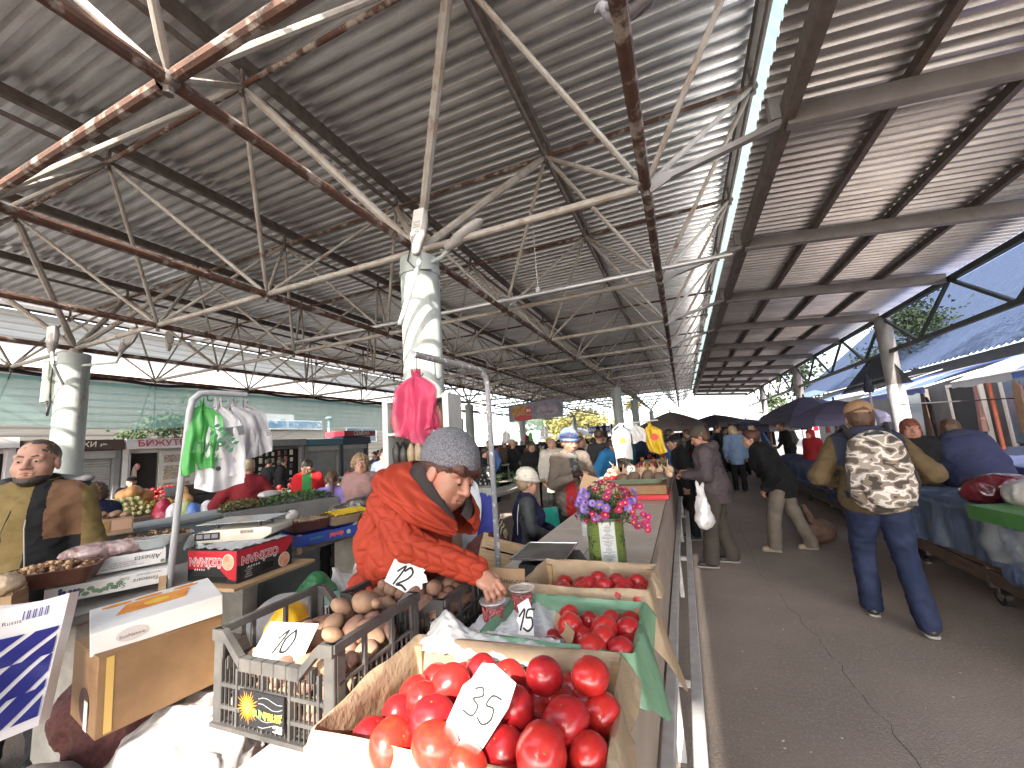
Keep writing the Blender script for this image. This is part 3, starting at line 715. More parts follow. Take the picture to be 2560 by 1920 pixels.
def liner(label, c, rz, w, d, h, m, seed, flap, cat='wrapping paper', name='paper_liner', bulge=.012):
    """paper laid in a crate: bottom, up the walls, over the rim and down outside by flap(angle)"""
    r = random.Random(seed); ph = [r.uniform(0, 6) for _ in range(8)]; n = 150
    def crum(t, k): return math.sin(9 * t + ph[0] + k) * .4 + math.sin(23 * t + ph[1] - 2 * k) * .35 + math.sin(41 * t + ph[2] + 3 * k) * .25
    def pt(t, off, z):
        a = 2 * math.pi * t; cx, sy = math.cos(a), math.sin(a); s = 1 / max(abs(cx), abs(sy)); q = s * cx, s * sy
        qx = max(-1, min(1, q[0])) * (w / 2 + off); qy = max(-1, min(1, q[1])) * (d / 2 + off); return Vector((qx, qy, z))
    rows = [(-.016, .016, 0), (-.02, h * .35, 1), (-.016, h * .7, 1), (-.010, h * 1.0, 1), (-.002, h * 1.13, 1), (.006, h * 1.12, 1), (.014, None, .5), (.018, None, 1.0)]
    mb = MB(); vs = []
    for j, (off, z, k) in enumerate(rows):
        for i in range(n):
            t = i / n; fl = flap(t)
            o = off + crum(t, j * .7) * bulge * (.6 + .5 * (j > 4)); zz = z if z is not None else h * 1.05 - fl * k
            if j in (3, 4, 5): zz += crum(t * 1.3 + .2, j) * .006
            if j > 5: o += fl * .28 * k * (.6 + .4 * math.sin(30 * t + ph[3]))
            vs.append(pt(t, o, zz))
    fs = [(j * n + i, j * n + (i + 1) % n, (j + 1) * n + (i + 1) % n, (j + 1) * n + i) for j in range(len(rows) - 1) for i in range(n)]
    fs.append(tuple(range(n))[::-1]); mb.add(vs, fs)
    o = mb.obj(name, m, None, smooth=True, sharp=70); o.location = c; o.rotation_euler = (0, 0, rz); return tag(o, label, cat)
K1 = (-.55, 1.02, .905); K2 = (-.455, 1.49, .905); K3 = (-.47, 1.95, .905)
wood_crate('nearest shallow wooden crate heaped with big tomatoes', K1, R(4), .68, .48, .10)
def f1(t):
    a = (t * 360) % 360
    return .05 + .10 * math.exp(-((a - 225) / 22) ** 2) + .07 * math.exp(-((a - 315) / 30) ** 2) + .03 * math.exp(-((a - 20) / 20) ** 2) + .03 * math.exp(-((a - 180) / 30) ** 2)
liner('crumpled brown paper lining the nearest tomato crate', K1, R(4), .67, .47, .115, PAPER, 3, f1)
wood_crate('wooden tomato crate lined with green film, second from the front', K2, R(-1), .50, .38, .10)
liner('crinkled green plastic film lining the second tomato crate', K2, R(-1), .50, .38, .112, FILMG, 8, lambda t: .06 + .15 * math.exp(-(((t * 360 + 60) % 360 - 40) / 28) ** 2) + .02 * math.sin(t * 40), 'plastic film', 'film_liner')
wood_crate('wooden tomato crate nearest the black weighing scale', K3, R(-1), .54, .36, .105)
liner('brown paper lining the tomato crate nearest the scale', K3, R(-1), .54, .36, .12, PAPER, 5, lambda t: .05 + .27 * math.exp(-(((t * 360 + 60) % 360 - 30) / 20) ** 2) + .02 * math.sin(t * 37))
def sheetobj(name, label, cat, fn, m, nu=40, nv=30, **k):
    mb = MB(); mb.grid(fn, nu, nv); o = mb.obj(name, m, None, smooth=True, sharp=180); return tag(o, label, cat, **k)
def hsh(x, y, s=0.): return (math.sin(x * 12.9 + s) * math.sin(y * 9.7 + s * 1.7) + .6 * math.sin(x * 27 + y * 19 + s) + .4 * math.sin(x * 51 - y * 43 + 2 * s)) / 2
sheetobj('foam_sheet', 'white foam liner sheet under the berry cups and tomatoes', 'liner', lambda u, v: (-.80 + .36 * u, 1.27 + .42 * v, 1.0 + .010 * hsh(u * 1.2, v * 1.2, 1) + .003 * hsh(u * 5, v * 5, 3) - .09 * max(0, u - .45) - .07 * max(0, .2 - v) ), PLYF, 50, 50)
sheetobj('white_bag', 'crumpled sunlit white bag at the back edge of the nearest crate', 'bag', lambda u, v: (-.90 + .46 * u + .03 * math.sin(v * 5), 1.20 + .17 * v + .03 * u, 1.005 + .035 * math.sin(v * 3.1) + .010 * hsh(u * 1.3, v * 1.1, 4) + .003 * hsh(u * 4, v * 3, 4) + .055 * math.exp(-((u - .14) / .11) ** 2) * math.sin(v * 3.1) - .02 * u), PAPERW, 50, 40)
mb = MB(); mb.prism([(-.07, 0), (.075, .0), (.07, .05), (-.075, .045)], cardM(at(*z8(845, 745), 1.01), (.62, -.78, -.12), (.3, .1, .95)), .004)
tag(mb.obj('cardboard_flap', CARDB), 'brown cardboard flap stuck upright among the green crate tomatoes', 'cardboard')
P35 = at(*z8(270, 1250), 1.105)
card('white price card with 35 standing among the nearest tomatoes', cardM(P35, (.88, .10, -.42), (.42, .38, .80)), .085, .145, digits('35', .056, -.032, -.02, .1), .0042,
     [(-.052, -.055), (.0, -.092), (.035, -.06), (.055, .03), (.052, .075), (-.005, .085), (-.03, .075), (-.038, .04), (-.05, .02)])
P15 = at(*z8(585, 640), 1.045)
card('white price card with 15 leaning on the berry cup', cardM(P15, (.97, -.05, .0), (.18, .18, .97)), .075, .125, digits('15', .068, -.030, -.03, .12), .0065,
     [(-.025, -.045), (-.038, -.055), (-.02, -.068), (.035, -.05), (.03, .03), (.012, .07), (-.028, .045), (-.02, .02), (-.032, .0), (-.02, -.02)])
# ---- berry cups
CUP = mat('clear_cup_plastic', (.88, .88, .88), rough=.08, alpha=.07)
CUPR = flat('cup_rim_plastic', (.75, .72, .72), .2, alpha=.3)
BER = mat('cranberry_skin', (.26, .008, .018), (.36, .02, .02), ns=30, rough=.15, coat=.4)
bme = MB().ball((0, 0, 0), .0062, 10, 7).mesh('cranberry', BER, True, sharp=180)
def cup(label, p, h, rt, rb, blabel, bgroup, seed):
    c = T('plastic_cup', label, 'cup', p, 0, 'clear plastic cups of berries')
    mb = MB(); mb.lathe([(0, 0), (rb, 0), (rb + .001, .004), (rt, h)], (0, 0, 0), 32); mb.obj('cup_wall', CUP, c, smooth=True)
    mb = MB(); mb.lathe([(rt - .001, h - .004), (rt + .004, h - .003), (rt + .004, h + .001), (rt - .002, h + .001), (rt - .001, h - .004)], (0, 0, 0), 32); mb.obj('cup_rim', CUPR, c, smooth=True)
    r = random.Random(seed); s = .0122; k = 0
    for iz in range(int(h * .95 / s)):
        z = .008 + iz * s * .9; rr_ = rb + (rt - rb) * z / h - .0075; n = int(2 * math.pi * rr_ / s)
        top = iz >= int(h * .95 / s) - 2
        for ring in ((rr_,) if not top else (rr_, rr_ - s, rr_ - 2 * s)):
            if ring < .004: continue
            n = max(3, int(2 * math.pi * ring / s))
            for q in range(n):
                a = 2 * math.pi * q / n + iz * .5 + r.uniform(-.1, .1)
                if not top and (math.sin(a) > .55): continue            # the far side of the cup is hidden
                o = link('cranberry', bme, None, None, (p[0] + ring * math.cos(a), p[1] + ring * math.sin(a), p[2] + z + r.uniform(-.002, .003) + (.004 if top and ring < rr_ else 0)))
                tag(o, blabel, 'berry', bgroup); k += 1
    mb = MB(); mb.lathe([(0, .006), (rb - .014, .006), (rt - .018, h * .84), (0, h * .84)], (0, 0, 0), 16); o = mb.obj('berry_core', flat('berry_dark', (.10, .006, .012), .4), None, smooth=True)
    o.location = p; o.name = 'berry_mass'; tag(o, 'dark mass of hidden berries inside ' + blabel.split(' in ')[1], 'berries', kind='stuff')
CUP1 = (-.735, 1.475, .957); CUP2 = (-.665, 1.60, .965)
cup('clear plastic cup of cranberries under the vendor\'s hand', CUP1, .115, .047, .034, 'dark red cranberry in the cup under the hand', 'cranberries in the front cup', 1)
cup('clear plastic cup of cranberries half behind the 15 card', CUP2, .115, .047, .034, 'dark red cranberry in the cup behind the card', 'cranberries in the rear cup', 2)
nb = T('cardboard_sign', 'brown cardboard sign with handwriting behind the berry cups', 'sign', (-.83, 1.78, .905))
mb = MB(); mb.box(-.11, .11, -.004, .004, 0, .19); mb.obj('board', CARDB, nb)
text('Мики-саш', .032, INK, fr((.045, -.005, .135), (1, 0, 0), (0, 0, 1)), nb, name='handwriting', shear=.3)
text('2 кг', .03, INK, fr((.06, -.005, .07), (1, 0, 0), (0, 0, 1)), nb, name='handwriting', shear=.3)
# ---- black weighing scale
s = T('weighing_scale', 'black electronic weighing scale with dark steel platter', 'scale', (-.80, 2.32, .9), R(3))
mb = MB(); mb.add([(-.135, -.165, .02), (.215, -.175, .02), (.215, .175, .02), (-.135, .165, .02), (-.115, -.15, .1), (.165, -.165, .1), (.165, .165, .1), (-.115, .15, .1)], [(3, 2, 1, 0), (4, 5, 6, 7), (0, 1, 5, 4), (1, 2, 6, 5), (2, 3, 7, 6), (3, 0, 4, 7)])
mb.obj('scale_body', BLACKP, s, bevel=.006)
M = fr((.193, 0, .06), (0, 1, 0), (-.53, 0, .85))
for i in (-1, 0, 1):
    mb = MB(); mb.prism([(-.034, -.018), (.034, -.018), (.034, .018), (-.034, .018)], M @ Matrix.Translation((i * .085, 0, .0)), .003); mb.obj('display', flat('lcd_grey', (.13, .14, .19), .15), s)
mb = MB(); mb.box(-.15, .15, -.18, .18, .125, .131); mb.obj('platter', mat('worn_platter', (.16, .15, .14), (.30, .29, .28), ns=6, rough=.4, metal=.8), s, bevel=.004)
mb = MB()
for a, b in (((-.15, -.18), (.15, -.18)), ((.15, -.18), (.15, .18)), ((.15, .18), (-.15, .18)), ((-.15, .18), (-.15, -.18))): mb.tube([(a[0], a[1], .132), (b[0], b[1], .132)], .005, 6)
mb.obj('platter_rim', STEEL, s)
mb = MB()
for x in (-.06, .06):
    for y in (-.1, .1): mb.tube([(x, y, .1), (x, y, .126)], .012, 8)
mb.obj('platter_stud', BLACKP, s)
mb = MB()
for x in (-.11, .11):
    for y in (-.13, .13): mb.tube([(x, y, 0), (x, y, .022)], .015, 8)
mb.obj('foot', BLACKP, s)
# ---- tin with asters
tin = T('tin_can', 'large green ribbed tin can holding the asters on the counter', 'tin', (-.475, 2.45, .9))
tin.scale = (1.05, 1.05, 1.1)
prof = [(.098, 0), (.1, .002), (.1, .012), (.097, .014)] + [(.097 + (.0022 if i % 2 else 0), .014 + i * .0055) for i in range(44)] + [(.1, .262), (.1, .27), (.094, .27), (.093, .20), (0, .2)]
mb = MB(); mb.lathe(prof, (0, 0, 0), 40); mb.obj('can_body', mat('tin_green', (.15, .20, .045), (.10, .15, .03), ns=5, rough=.35, metal=.3), tin, smooth=True)
mb = MB(); mb.lathe([(.1005, .0), (.1012, .004), (.0995, .009)], (0, 0, 0), 40); mb.lathe([(.0995, .262), (.1015, .267), (.0995, .271)], (0, 0, 0), 40); mb.obj('rim', STEEL, tin, smooth=True)
a0 = math.atan2(-2.62, .485) + .10
mb = MB(); mb.grid(lambda u, v: (.1003 * math.cos(a0 - .42 + .84 * u), .1003 * math.sin(a0 - .42 + .84 * u), .012 + .246 * v), 14, 1); mb.obj('paper_label', mat('aged_label', (.46, .47, .47), (.40, .41, .41), ns=9, rough=.6), tin, smooth=True)
mb = MB(); rr2 = random.Random(4)
for i in range(34):
    z = .24 - i * .0066; hw = rr2.uniform(.12, .34) if i % 5 else .08
    mb.grid(lambda u, v: (.1008 * math.cos(a0 - hw + 2 * hw * u), .1008 * math.sin(a0 - hw + 2 * hw * u), z + .0026 * v), 8, 1)
mb.obj('fine_print', flat('print_dark', (.12, .12, .13), .6), tin)
for k, a in enumerate((a0 - 1.0, a0 + .95, a0 - .75)):
    mb = MB()
    for q in range(5):
        an = q * 1.25 + k; mb.add([(.101 * math.cos(a + x), .101 * math.sin(a + x), .06 + .1 * (k != 2) + y) for x, y in ((0, 0), (.22 * math.cos(an) - .04, .025 * math.sin(an)), (.4 * math.cos(an), .04 * math.sin(an)), (.22 * math.cos(an) + .04, .025 * math.sin(an) + .008))], [(0, 1, 2, 3)])
    mb.obj('leaf_print', flat('print_black', (.02, .025, .02), .5), tin)
bq = T('bouquet', 'bunch of purple and magenta asters in the green tin', 'flowers', (-.475, 2.45, 1.145))
def daisy(m, n, r, cm, seed):
    q = random.Random(seed); mb = MB()
    for lay in (0, 1):
        for i in range(n):
            a = 2 * math.pi * (i + .5 * lay) / n + q.uniform(-.08, .08); l = r * q.uniform(.85, 1.05) * (1 - .2 * lay); w = r * .13; dz = .25 * r * (lay + .2) + q.uniform(-.1, .15) * r
            c, s_ = math.cos(a), math.sin(a); mb.add([(c * x - s_ * y, s_ * x + c * y, z) for x, y, z in ((r * .15, -w * .5, 0), (l * .7, -w, dz * .7), (l, 0, dz), (l * .7, w, dz * .7), (r * .15, w * .5, 0))], [(0, 1, 2, 3, 4)])
    mb.ball((0, 0, .02 * r), (.25 * r, .25 * r, .16 * r), 8, 5, 1)
    return mb.mesh('flower', [m, cm])
YC = flat('aster_centre', (.55, .33, .03), .8); DC = flat('aster_dark_centre', (.12, .10, .02), .8)
AP = mat('aster_purple', (.25, .14, .50), (.18, .10, .40), ns=30, rough=.7, transl=.25); AP2 = mat('aster_lilac', (.33, .22, .58), rough=.7, transl=.25); AM = mat('aster_magenta', (.48, .02, .18), (.36, .015, .14), ns=30, rough=.7, transl=.25); AM2 = mat('aster_deep_red', (.42, .015, .10), rough=.7, transl=.2)
DM = {'p': [daisy(AP, 15, .026, YC, 1), daisy(AP2, 14, .028, DC, 2)], 'm': [daisy(AM, 14, .024, YC, 3), daisy(AM2, 14, .023, YC, 4)]}
LEAF = mat('stem_green', (.035, .06, .02), (.06, .09, .03), ns=20, rough=.7)
q = random.Random(11); stems = MB(); camd = (Vector((0, 0, .55)) - Vector((-.485, 2.62, .05))).normalized()
for i in range(98):
    while True:
        d = Vector((q.uniform(-1, 1), q.uniform(-1, 1), q.uniform(-.55, 1)))
        if .25 < d.length < 1 and d.dot(camd) > -.45: break
    d.normalize(); R_ = q.uniform(.78, 1.05); p = Vector((d.x * .185 + .02, d.y * .16, .135 + d.z * .125)) * 1.0
    p = Vector((d.x * .185 * R_ + .01, d.y * .16 * R_, .125 + d.z * .13 * R_))
    if p.z < .03: p.z = .03 + q.uniform(0, .03)
    k = 'm' if (d.x > .1 and q.random() < .6) or (d.z > .6 and q.random() < .7) or (d.z < -.05 and q.random() < .5) or q.random() < .12 else 'p'
    o = link('flower', q.choice(DM[k]), None, bq, p); o.rotation_euler = (d + Vector((0, -.25, .15))).to_track_quat('Z', 'Y').to_euler(); sc = q.uniform(.85, 1.15); o.scale = (sc,) * 3
    stems.tube([(d.x * .03, d.y * .03, -.05), tuple(p * .5 + Vector((0, 0, -.01))), tuple(p - d * .004)], .0016, 5)
for i in range(16):                                                     # a stray magenta spray to the right
    p = Vector((.20 + q.uniform(-.035, .05), -.05 + q.uniform(-.03, .04), .02 + q.uniform(-.03, .10)))
    o = link('flower', q.choice(DM['m']), None, bq, p); o.rotation_euler = Vector((.3, -1, .6 + q.uniform(-.5, .5))).to_track_quat('Z', 'Y').to_euler()
    stems.tube([(.03, -.01, -.02), (.12, -.03, .03), tuple(p)], .0016, 5)
stems.obj('stem', LEAF, bq)
lv = MB()
for i in range(900):
    d = Vector((q.gauss(0, 1), q.gauss(0, 1), q.gauss(0, .8))).normalized() * q.uniform(.4, .95); p = Vector((d.x * .17, d.y * .15, .10 + d.z * .12)); e = Vector((q.gauss(0, 1), q.gauss(0, 1), q.gauss(0, 1))).normalized() * .022; n = e.orthogonal().normalized() * .004
    lv.add([tuple(p - e), tuple(p + n), tuple(p + e), tuple(p - n)], [(0, 1, 2, 3)])
lv.obj('leaf', LEAF, bq)
bt = T('plastic_bottle', 'clear plastic water bottle standing behind the asters', 'bottle', (-.78, 3.3, .9))
mb = MB(); mb.lathe([(0, 0), (.042, 0), (.045, .01)] + [(.045 - .003 * (i % 2), .02 + i * .02) for i in range(12)] + [(.045, .28), (.03, .34), (.014, .37), (.014, .40)], (0, 0, 0), 24); mb.obj('bottle_body', mat('pet_plastic', (.8, .86, .88), rough=.05, alpha=.22), bt, smooth=True)
mb = MB(); mb.lathe([(.016, .39), (.016, .415), (0, .416)], (0, 0, 0), 16); mb.obj('bottle_cap', WHITEP, bt)
mb = MB(); mb.lathe([(.0455, .12), (.0455, .2)], (0, 0, 0), 24); mb.obj('bottle_label', flat('label_green', (.02, .16, .10), .4), bt)
gsg = card('brown cardboard price sign behind the asters', cardM(Vector((-.60, 3.0, 1.30)), (.92, -.05, -.32), (.1, .35, .9)), .26, .12, digits('25', .06, -.06, -.03, .2), .007, m=CARDB)
# ---- pole with pink bags
PG = mat('chipped_grey_pole', (.27, .27, .29), (.24, .24, .255), ns=5, rough=.5, c3=(.62, .62, .62), ns3=38, ramp3=(.57, .63))
pz = 2.10; pb = Vector((-1.075, 2.26, .9)); pe = at(893, 765, pz)
pole = T('hook_pole', 'chipped grey bent pole holding the bundle of pink bags', 'pole', pb)
mb = MB(); dv = (pe - Vector((pb.x, pb.y, pz))); dv.z = 0; L_ = dv.length; dv.normalize()
pts = [Vector((0, 0, 0)), Vector((0, 0, .5)), Vector((0, 0, 1.05))] + [Vector((0, 0, 1.10)) + dv * (.10 * (1 - math.cos(a))) + Vector((0, 0, .10 * math.sin(a))) for a in (0, .4, .8, 1.2, 1.57)] + [dv * L_ + Vector((0, 0, 1.20))]
mb.tube(pts, .0165, 14); mb.obj('pole_tube', PG, pole, smooth=True)
def hook(parent, p, l=.08, r=.018, wire=.003, a=0.0):
    mb = MB(); c, s_ = math.cos(a), math.sin(a)
    pts = [(0, 0, .02), (0, 0, -l)] + [(c * r * (1 - math.cos(t)), s_ * r * (1 - math.cos(t)), -l - r * math.sin(t)) for t in (.5, 1.1, 1.7, 2.4, 3.0)]
    mb.tube([Vector(p) + Vector(q_) for q_ in pts], wire, 6); mb.obj('hook', flat('hook_wire', (.12, .12, .13), .4, metal=.8), parent)
hook(pole, dv * (L_ - .02) + Vector((0, 0, 1.19))); hook(pole, dv * (L_ - .16) + Vector((0, 0, 1.19)))
# ---- hanging thin plastic bags
def hangbag(name, label, top, w, h, az, m, seed, group=None, layers=3, neck=.22, prints=None, sway=0.0, parent=None, spread=.03, cat='bag'):
    """bundle of T-shirt bags hanging from a point; az turns the broad side; parts: one mesh per layer"""
    r = random.Random(seed); root = parent or T(name, label, cat, top, az, group)
    for k in range(layers):
        ph = [r.uniform(0, 6) for _ in range(6)]; ww = w * r.uniform(.86, 1.0) if k else w; oy = (k - (layers - 1) / 2) * spread; hh = h * (r.uniform(.86, .98) if k else 1)
        def fn(u, v):
            n0 = neck + (1 - neck) * min(1, (max(0, v - .12) / .16)) ** .7; x = (u - .5) * ww * n0 * (1 - .06 * v)
            hand = (.05 * h * math.cos((u - .5) * 2 * math.pi) if v < .4 else 0) * (1 - v / .4 if v < .4 else 0)
            fold = .032 * math.sin(u * 9 + ph[0] + v * 2) + .018 * math.sin(u * 21 + ph[1] - v * 3) + .008 * math.sin(v * 17 + u * 8 + ph[2])
            return (x + sway * v * h + .01 * math.sin(v * 7 + ph[3]), oy * min(1, v * 2.5) + fold * (.35 + .65 * v) * (w / .3), -v * hh - .02 * math.sin(u * 5 + ph[4]) * v - hand)
        mb = MB(); mb.grid(fn, 26, 26); mb.obj('bag_sheet', m, root, smooth=True, sharp=180)
    return root
PINK = mat('pink_film', (.80, .13, .27), (.74, .09, .22), ns=5, rough=.18, transl=.5, alpha=.72, bump=.8, bs=22)
ptop = pe - Vector((0, 0, .085)) + dv * -.01
hangbag('bag_bundle', 'bundle of bright pink plastic bags hanging from the pole hook', ptop, .20, .32, R(12), PINK, 5, layers=6, neck=.14, spread=.016)
# ------------------------------------------------------------------ left counter goods and the pile of boxes in the corner
CART = mat('cardboard', (.27, .155, .075), (.23, .13, .06), ns=14, rough=.8, bump=.12, bs=60); CARTD = mat('old_cardboard', (.40, .27, .17), (.33, .22, .14), ns=8, rough=.85)
BOXW = mat('white_carton', (.74, .72, .69), (.66, .63, .60), ns=4, rough=.6); BOXK = mat('black_carton', (.02, .02, .022), (.05, .045, .045), ns=14, rough=.5, ramp=(.6, .8)); BOXR = mat('red_carton', (.52, .02, .035), (.45, .018, .03), ns=5, rough=.45)
BOXB = mat('blue_carton', (.03, .065, .30), (.025, .05, .24), ns=6, rough=.5); BOXLB = mat('light_blue_carton', (.04, .20, .42), rough=.5)
def carton(name, label, cat, loc, rz, w, d, h, m, tilt=None, flaps=False, open_=False, group=None, bev=.002):
    r = T(name, label, cat, loc, rz, group)
    if tilt: r.rotation_euler = (tilt[0], tilt[1], rz)
    mb = MB()
    if open_:
        t = .005
        mb.box(-w / 2, w / 2, -d / 2, -d / 2 + t, 0, h); mb.box(-w / 2, w / 2, d / 2 - t, d / 2, 0, h); mb.box(-w / 2, -w / 2 + t, -d / 2 + t, d / 2 - t, 0, h); mb.box(w / 2 - t, w / 2, -d / 2 + t, d / 2 - t, 0, h); mb.box(-w / 2 + t, w / 2 - t, -d / 2 + t, d / 2 - t, .001, .006)
        mb.obj('carton_body', m, r)
    else:
        mb.box(-w / 2, w / 2, -d / 2, d / 2, 0, h); mb.obj('carton_body', m, r, bevel=bev)
    return r
def fF(w, d, h): return fr((0, -d / 2 - .0012, h / 2), (1, 0, 0), (0, 0, 1))          # front face frame
def fL(w, d, h): return fr((-w / 2 - .0012, 0, h / 2), (0, -1, 0), (0, 0, 1))
def fR_(w, d, h): return fr((w / 2 + .0012, 0, h / 2), (0, 1, 0), (0, 0, 1))
def fT(w, d, h): return fr((0, 0, h + .0012), (1, 0, 0), (0, 1, 0))
def panel(parent, name, M, pts, m, t=.0012):
    mb = MB(); mb.prism(pts, M, t); return mb.obj(name, m, parent)
def rect(x0, x1, y0, y1): return [(x0, y0), (x1, y0), (x1, y1), (x0, y1)]
def circ(cx, cy, r, n=24, sy=1.0): return [(cx + r * math.cos(2 * math.pi * i / n), cy + r * sy * math.sin(2 * math.pi * i / n)) for i in range(n)]
UP = Matrix.Rotation(math.pi, 4, 'Z')
# big brown box with a fruit box on top, on a heap of bags
BBX = (-1.97, 1.02, .80)
bb = carton('cardboard_box', 'large sunlit brown cardboard box tilted on white sacks at the left', 'box', BBX, R(80), .36, .28, .25, CART, (R(1), R(-1)))
M = fF(.36, .28, .25); panel(bb, 'tape', M, rect(-.16, -.14, -.117, .117), mat('yellow_tape', (.62, .40, .12), rough=.4))
text('NATURE KING', .022, flat('print_brown', (.2, .12, .06), .7), fT(.36, .28, .25) @ Matrix.Translation((.03, -.105, 0)), bb)
ML_ = fL(.36, .28, .25); panel(bb, 'round_print', ML_, circ(.02, -.05, .055), flat('print_maroon', (.07, .03, .022), .7)); panel(bb, 'white_tag', ML_ @ Matrix.Translation((0, 0, .0014)), rect(.03, .065, -.12, -.03), CARD)
text('HANDLE WITH CARE\nKEEP DRY', .012, flat('print_brown', (.2, .12, .06), .7), ML_ @ Matrix.Translation((.07, .07, 0)), bb)
wb = carton('fruit_box', 'sunlit white fruit box with orange pictures lying on the cardboard box', 'box', (-1.98, 1.04, 1.055), R(68), .37, .29, .075, BOXW, (R(3), R(-3)))
MT = fT(.37, .29, .075) @ Matrix.Diagonal((.85, .85, 1, 1)); OR = mat('print_orange', (.72, .22, .02), (.80, .34, .05), ns=12, rough=.5, c3=(.55, .12, .02), ns3=9)
panel(wb, 'picture_panel', MT, [(-.14, -.03), (.10, -.03), (.13, .09), (-.10, .09)], OR); panel(wb, 'fruit_picture', MT @ Matrix.Translation((0, 0, .0013)), circ(.0, .02, .045, 18, .6), mat('print_lemon', (.78, .55, .05), (.70, .40, .05), ns=20, rough=.5))
for x in (-.13, -.02, .12): panel(wb, 'oval_picture', MT, circ(x, .125, .05, 20, .35), OR)
MFw = fF(.37, .29, .075) @ Matrix.Translation((.03, 0, 0)) @ Matrix.Diagonal((.85, .85, 1, 1)); panel(wb, 'badge_ring', MFw, circ(-.13, .0, .05, 20, .55), flat('print_pale', (.55, .5, .48), .6)); text('EcoNature', .018, flat('print_umber', (.12, .05, .03), .7), MFw @ Matrix.Translation((-.13, -.004, .0013)), wb)
MRw = fR_(.37, .29, .075) @ Matrix.Diagonal((.85, .85, 1, 1)); panel(wb, 'side_print', MRw, rect(-.14, .14, -.03, .03), mat('print_rust', (.55, .20, .06), (.7, .45, .25), ns=14)); panel(wb, 'side_badge', MRw @ Matrix.Translation((0, 0, .0013)), circ(0, 0, .025), BOXW)
# sacks
SACK = mat('white_sack', (.66, .62, .59), (.56, .52, .49), ns=6, rough=.55, bump=.45, bs=22); SACKG = mat('grey_sack_weave', (.42, .38, .35), (.34, .31, .28), ns=60, rough=.8, bump=.4, bs=45); NETR = mat('red_net_sack', (.09, .02, .015), (.04, .01, .01), ns=60, rough=.8, bump=.6, bs=60)
FILMW = mat('white_plastic_film', (.52, .49, .48), (.44, .41, .40), ns=4, rough=.3, transl=.2, bump=.9, bs=13)
def crinkle(a, s, seed, b=0): return lambda X: a * np.abs(wob(X, s, seed)) * 1.3 + a * .5 * np.abs(wob(X, s * 2.3, seed + 2)) - a * .6 + (b * wob(X, 7, seed))
def lump(name, label, cat, prims, m, h=.012, a=.012, s=26, seed=0, k=.05, group=None):
    P, Q = sdf(prims, h, k, crinkle(a, s, seed)); c = P.mean(0); c[2] = P[:, 2].min(); o = link(name, npmesh(name, P - c, Q, m), None, None, tuple(c)); return tag(o, label, cat, group)
lump('sack', 'bulging white plastic sack lit by the sun under the cardboard box', 'sack', [('e', (-1.78, 1.06, .58), (.27, .24, .20), None), ('e', (-1.62, 1.02, .66), (.16, .17, .13), None), ('c', (-1.55, 1.1, .75), (-1.5, 1.2, .85), .07, .03), ('~p', (-1.9, 1.0, .80), (-.05, -.02, 1))], FILMW, .009, .026, 17, 3)
lump('sack', 'crumpled white bag in front below the sunlit sack', 'sack', [('e', (-1.60, .90, .43), (.24, .17, .17), None), ('e', (-1.45, .95, .50), (.13, .15, .12), None)], FILMW, .010, .026, 18, 5)
lump('sack', 'grey woven sack in the lower left corner', 'sack', [('e', (-2.10, .78, .42), (.22, .2, .26), None), ('e', (-2.02, .72, .62), (.12, .12, .12), None)], SACKG, .014, .01, 18, 7)
lump('sack', 'white woven sack leaning between the net sack and the sunlit sack', 'sack', [('e', (-1.98, .95, .40), (.17, .2, .22), None), ('e', (-1.95, .98, .55), (.12, .12, .11), None)], SACKG, .014, .012, 18, 9)
lump('net_sack', 'dark red net sack of produce behind the blue striped bag', 'sack', [('e', (-2.12, 1.08, .55), (.2, .22, .30), None), ('e', (-2.2, .98, .75), (.14, .14, .14), None)], NETR, .013, .014, 40, 11)
lump('net_sack', 'red net sack of produce between the sunlit sack and the crate', 'sack', [('e', (-1.46, 1.22, .42), (.17, .25, .26), None)], NETR, .014, .012, 40, 12)
lump('plastic_bag', 'grey white bag between the cardboard box and the crate', 'bag', [('e', (-1.50, 1.36, .72), (.12, .16, .22), None), ('e', (-1.55, 1.5, .86), (.14, .14, .12), None)], FILMW, .012, .014, 24, 13)
lump('plastic_bag', 'bright yellow plastic bag beside the cardboard box', 'bag', [('e', (-1.66, 1.36, .90), (.075, .10, .14), None), ('e', (-1.60, 1.38, .83), (.10, .08, .10), None)], mat('yellow_bag', (.68, .42, .02), (.6, .36, .02), ns=6, rough=.35, transl=.2, bump=.5, bs=20), .009, .014, 24, 14)
lump('plastic_bag', 'white bag with blue print among the bags under the left counter', 'bag', [('e', (-2.0, 1.62, .82), (.18, .16, .13), None), ('e', (-1.85, 1.55, .85), (.1, .1, .09), None)], FILMW, .012, .014, 22, 15)
lump('plastic_bag', 'dark green full plastic bag under the left counter', 'bag', [('e', (-2.12, 1.92, .80), (.13, .13, .13), None), ('e', (-2.12, 1.92, .92), (.05, .05, .05), None)], mat('green_bag', (.03, .17, .06), (.02, .12, .04), ns=6, rough=.35, transl=.2, bump=.5, bs=24), .010, .014, 26, 16)
lump('plastic_bag', 'pale green translucent bag behind the crate rail', 'bag', [('e', (-1.82, 1.78, .80), (.16, .13, .12), None)], mat('pale_green_bag', (.20, .30, .26), (.15, .25, .21), ns=6, rough=.35, transl=.2, bump=.5, bs=24), .012, .012, 24, 17)
lump('plastic_bag', 'white bag of garlic hanging beside the vendor in red', 'bag', [('e', (-2.02, 2.30, 1.02), (.10, .09, .14), None), ('e', (-2.0, 2.28, .88), (.14, .12, .10), None), ('c', (-2.0, 2.3, 1.1), (-1.97, 2.3, 1.22), .04, .015)], mat('garlic_bag', (.55, .49, .46), (.42, .35, .33), ns=24, rough=.4, bump=.8, bs=36), .009, .012, 60, 18)
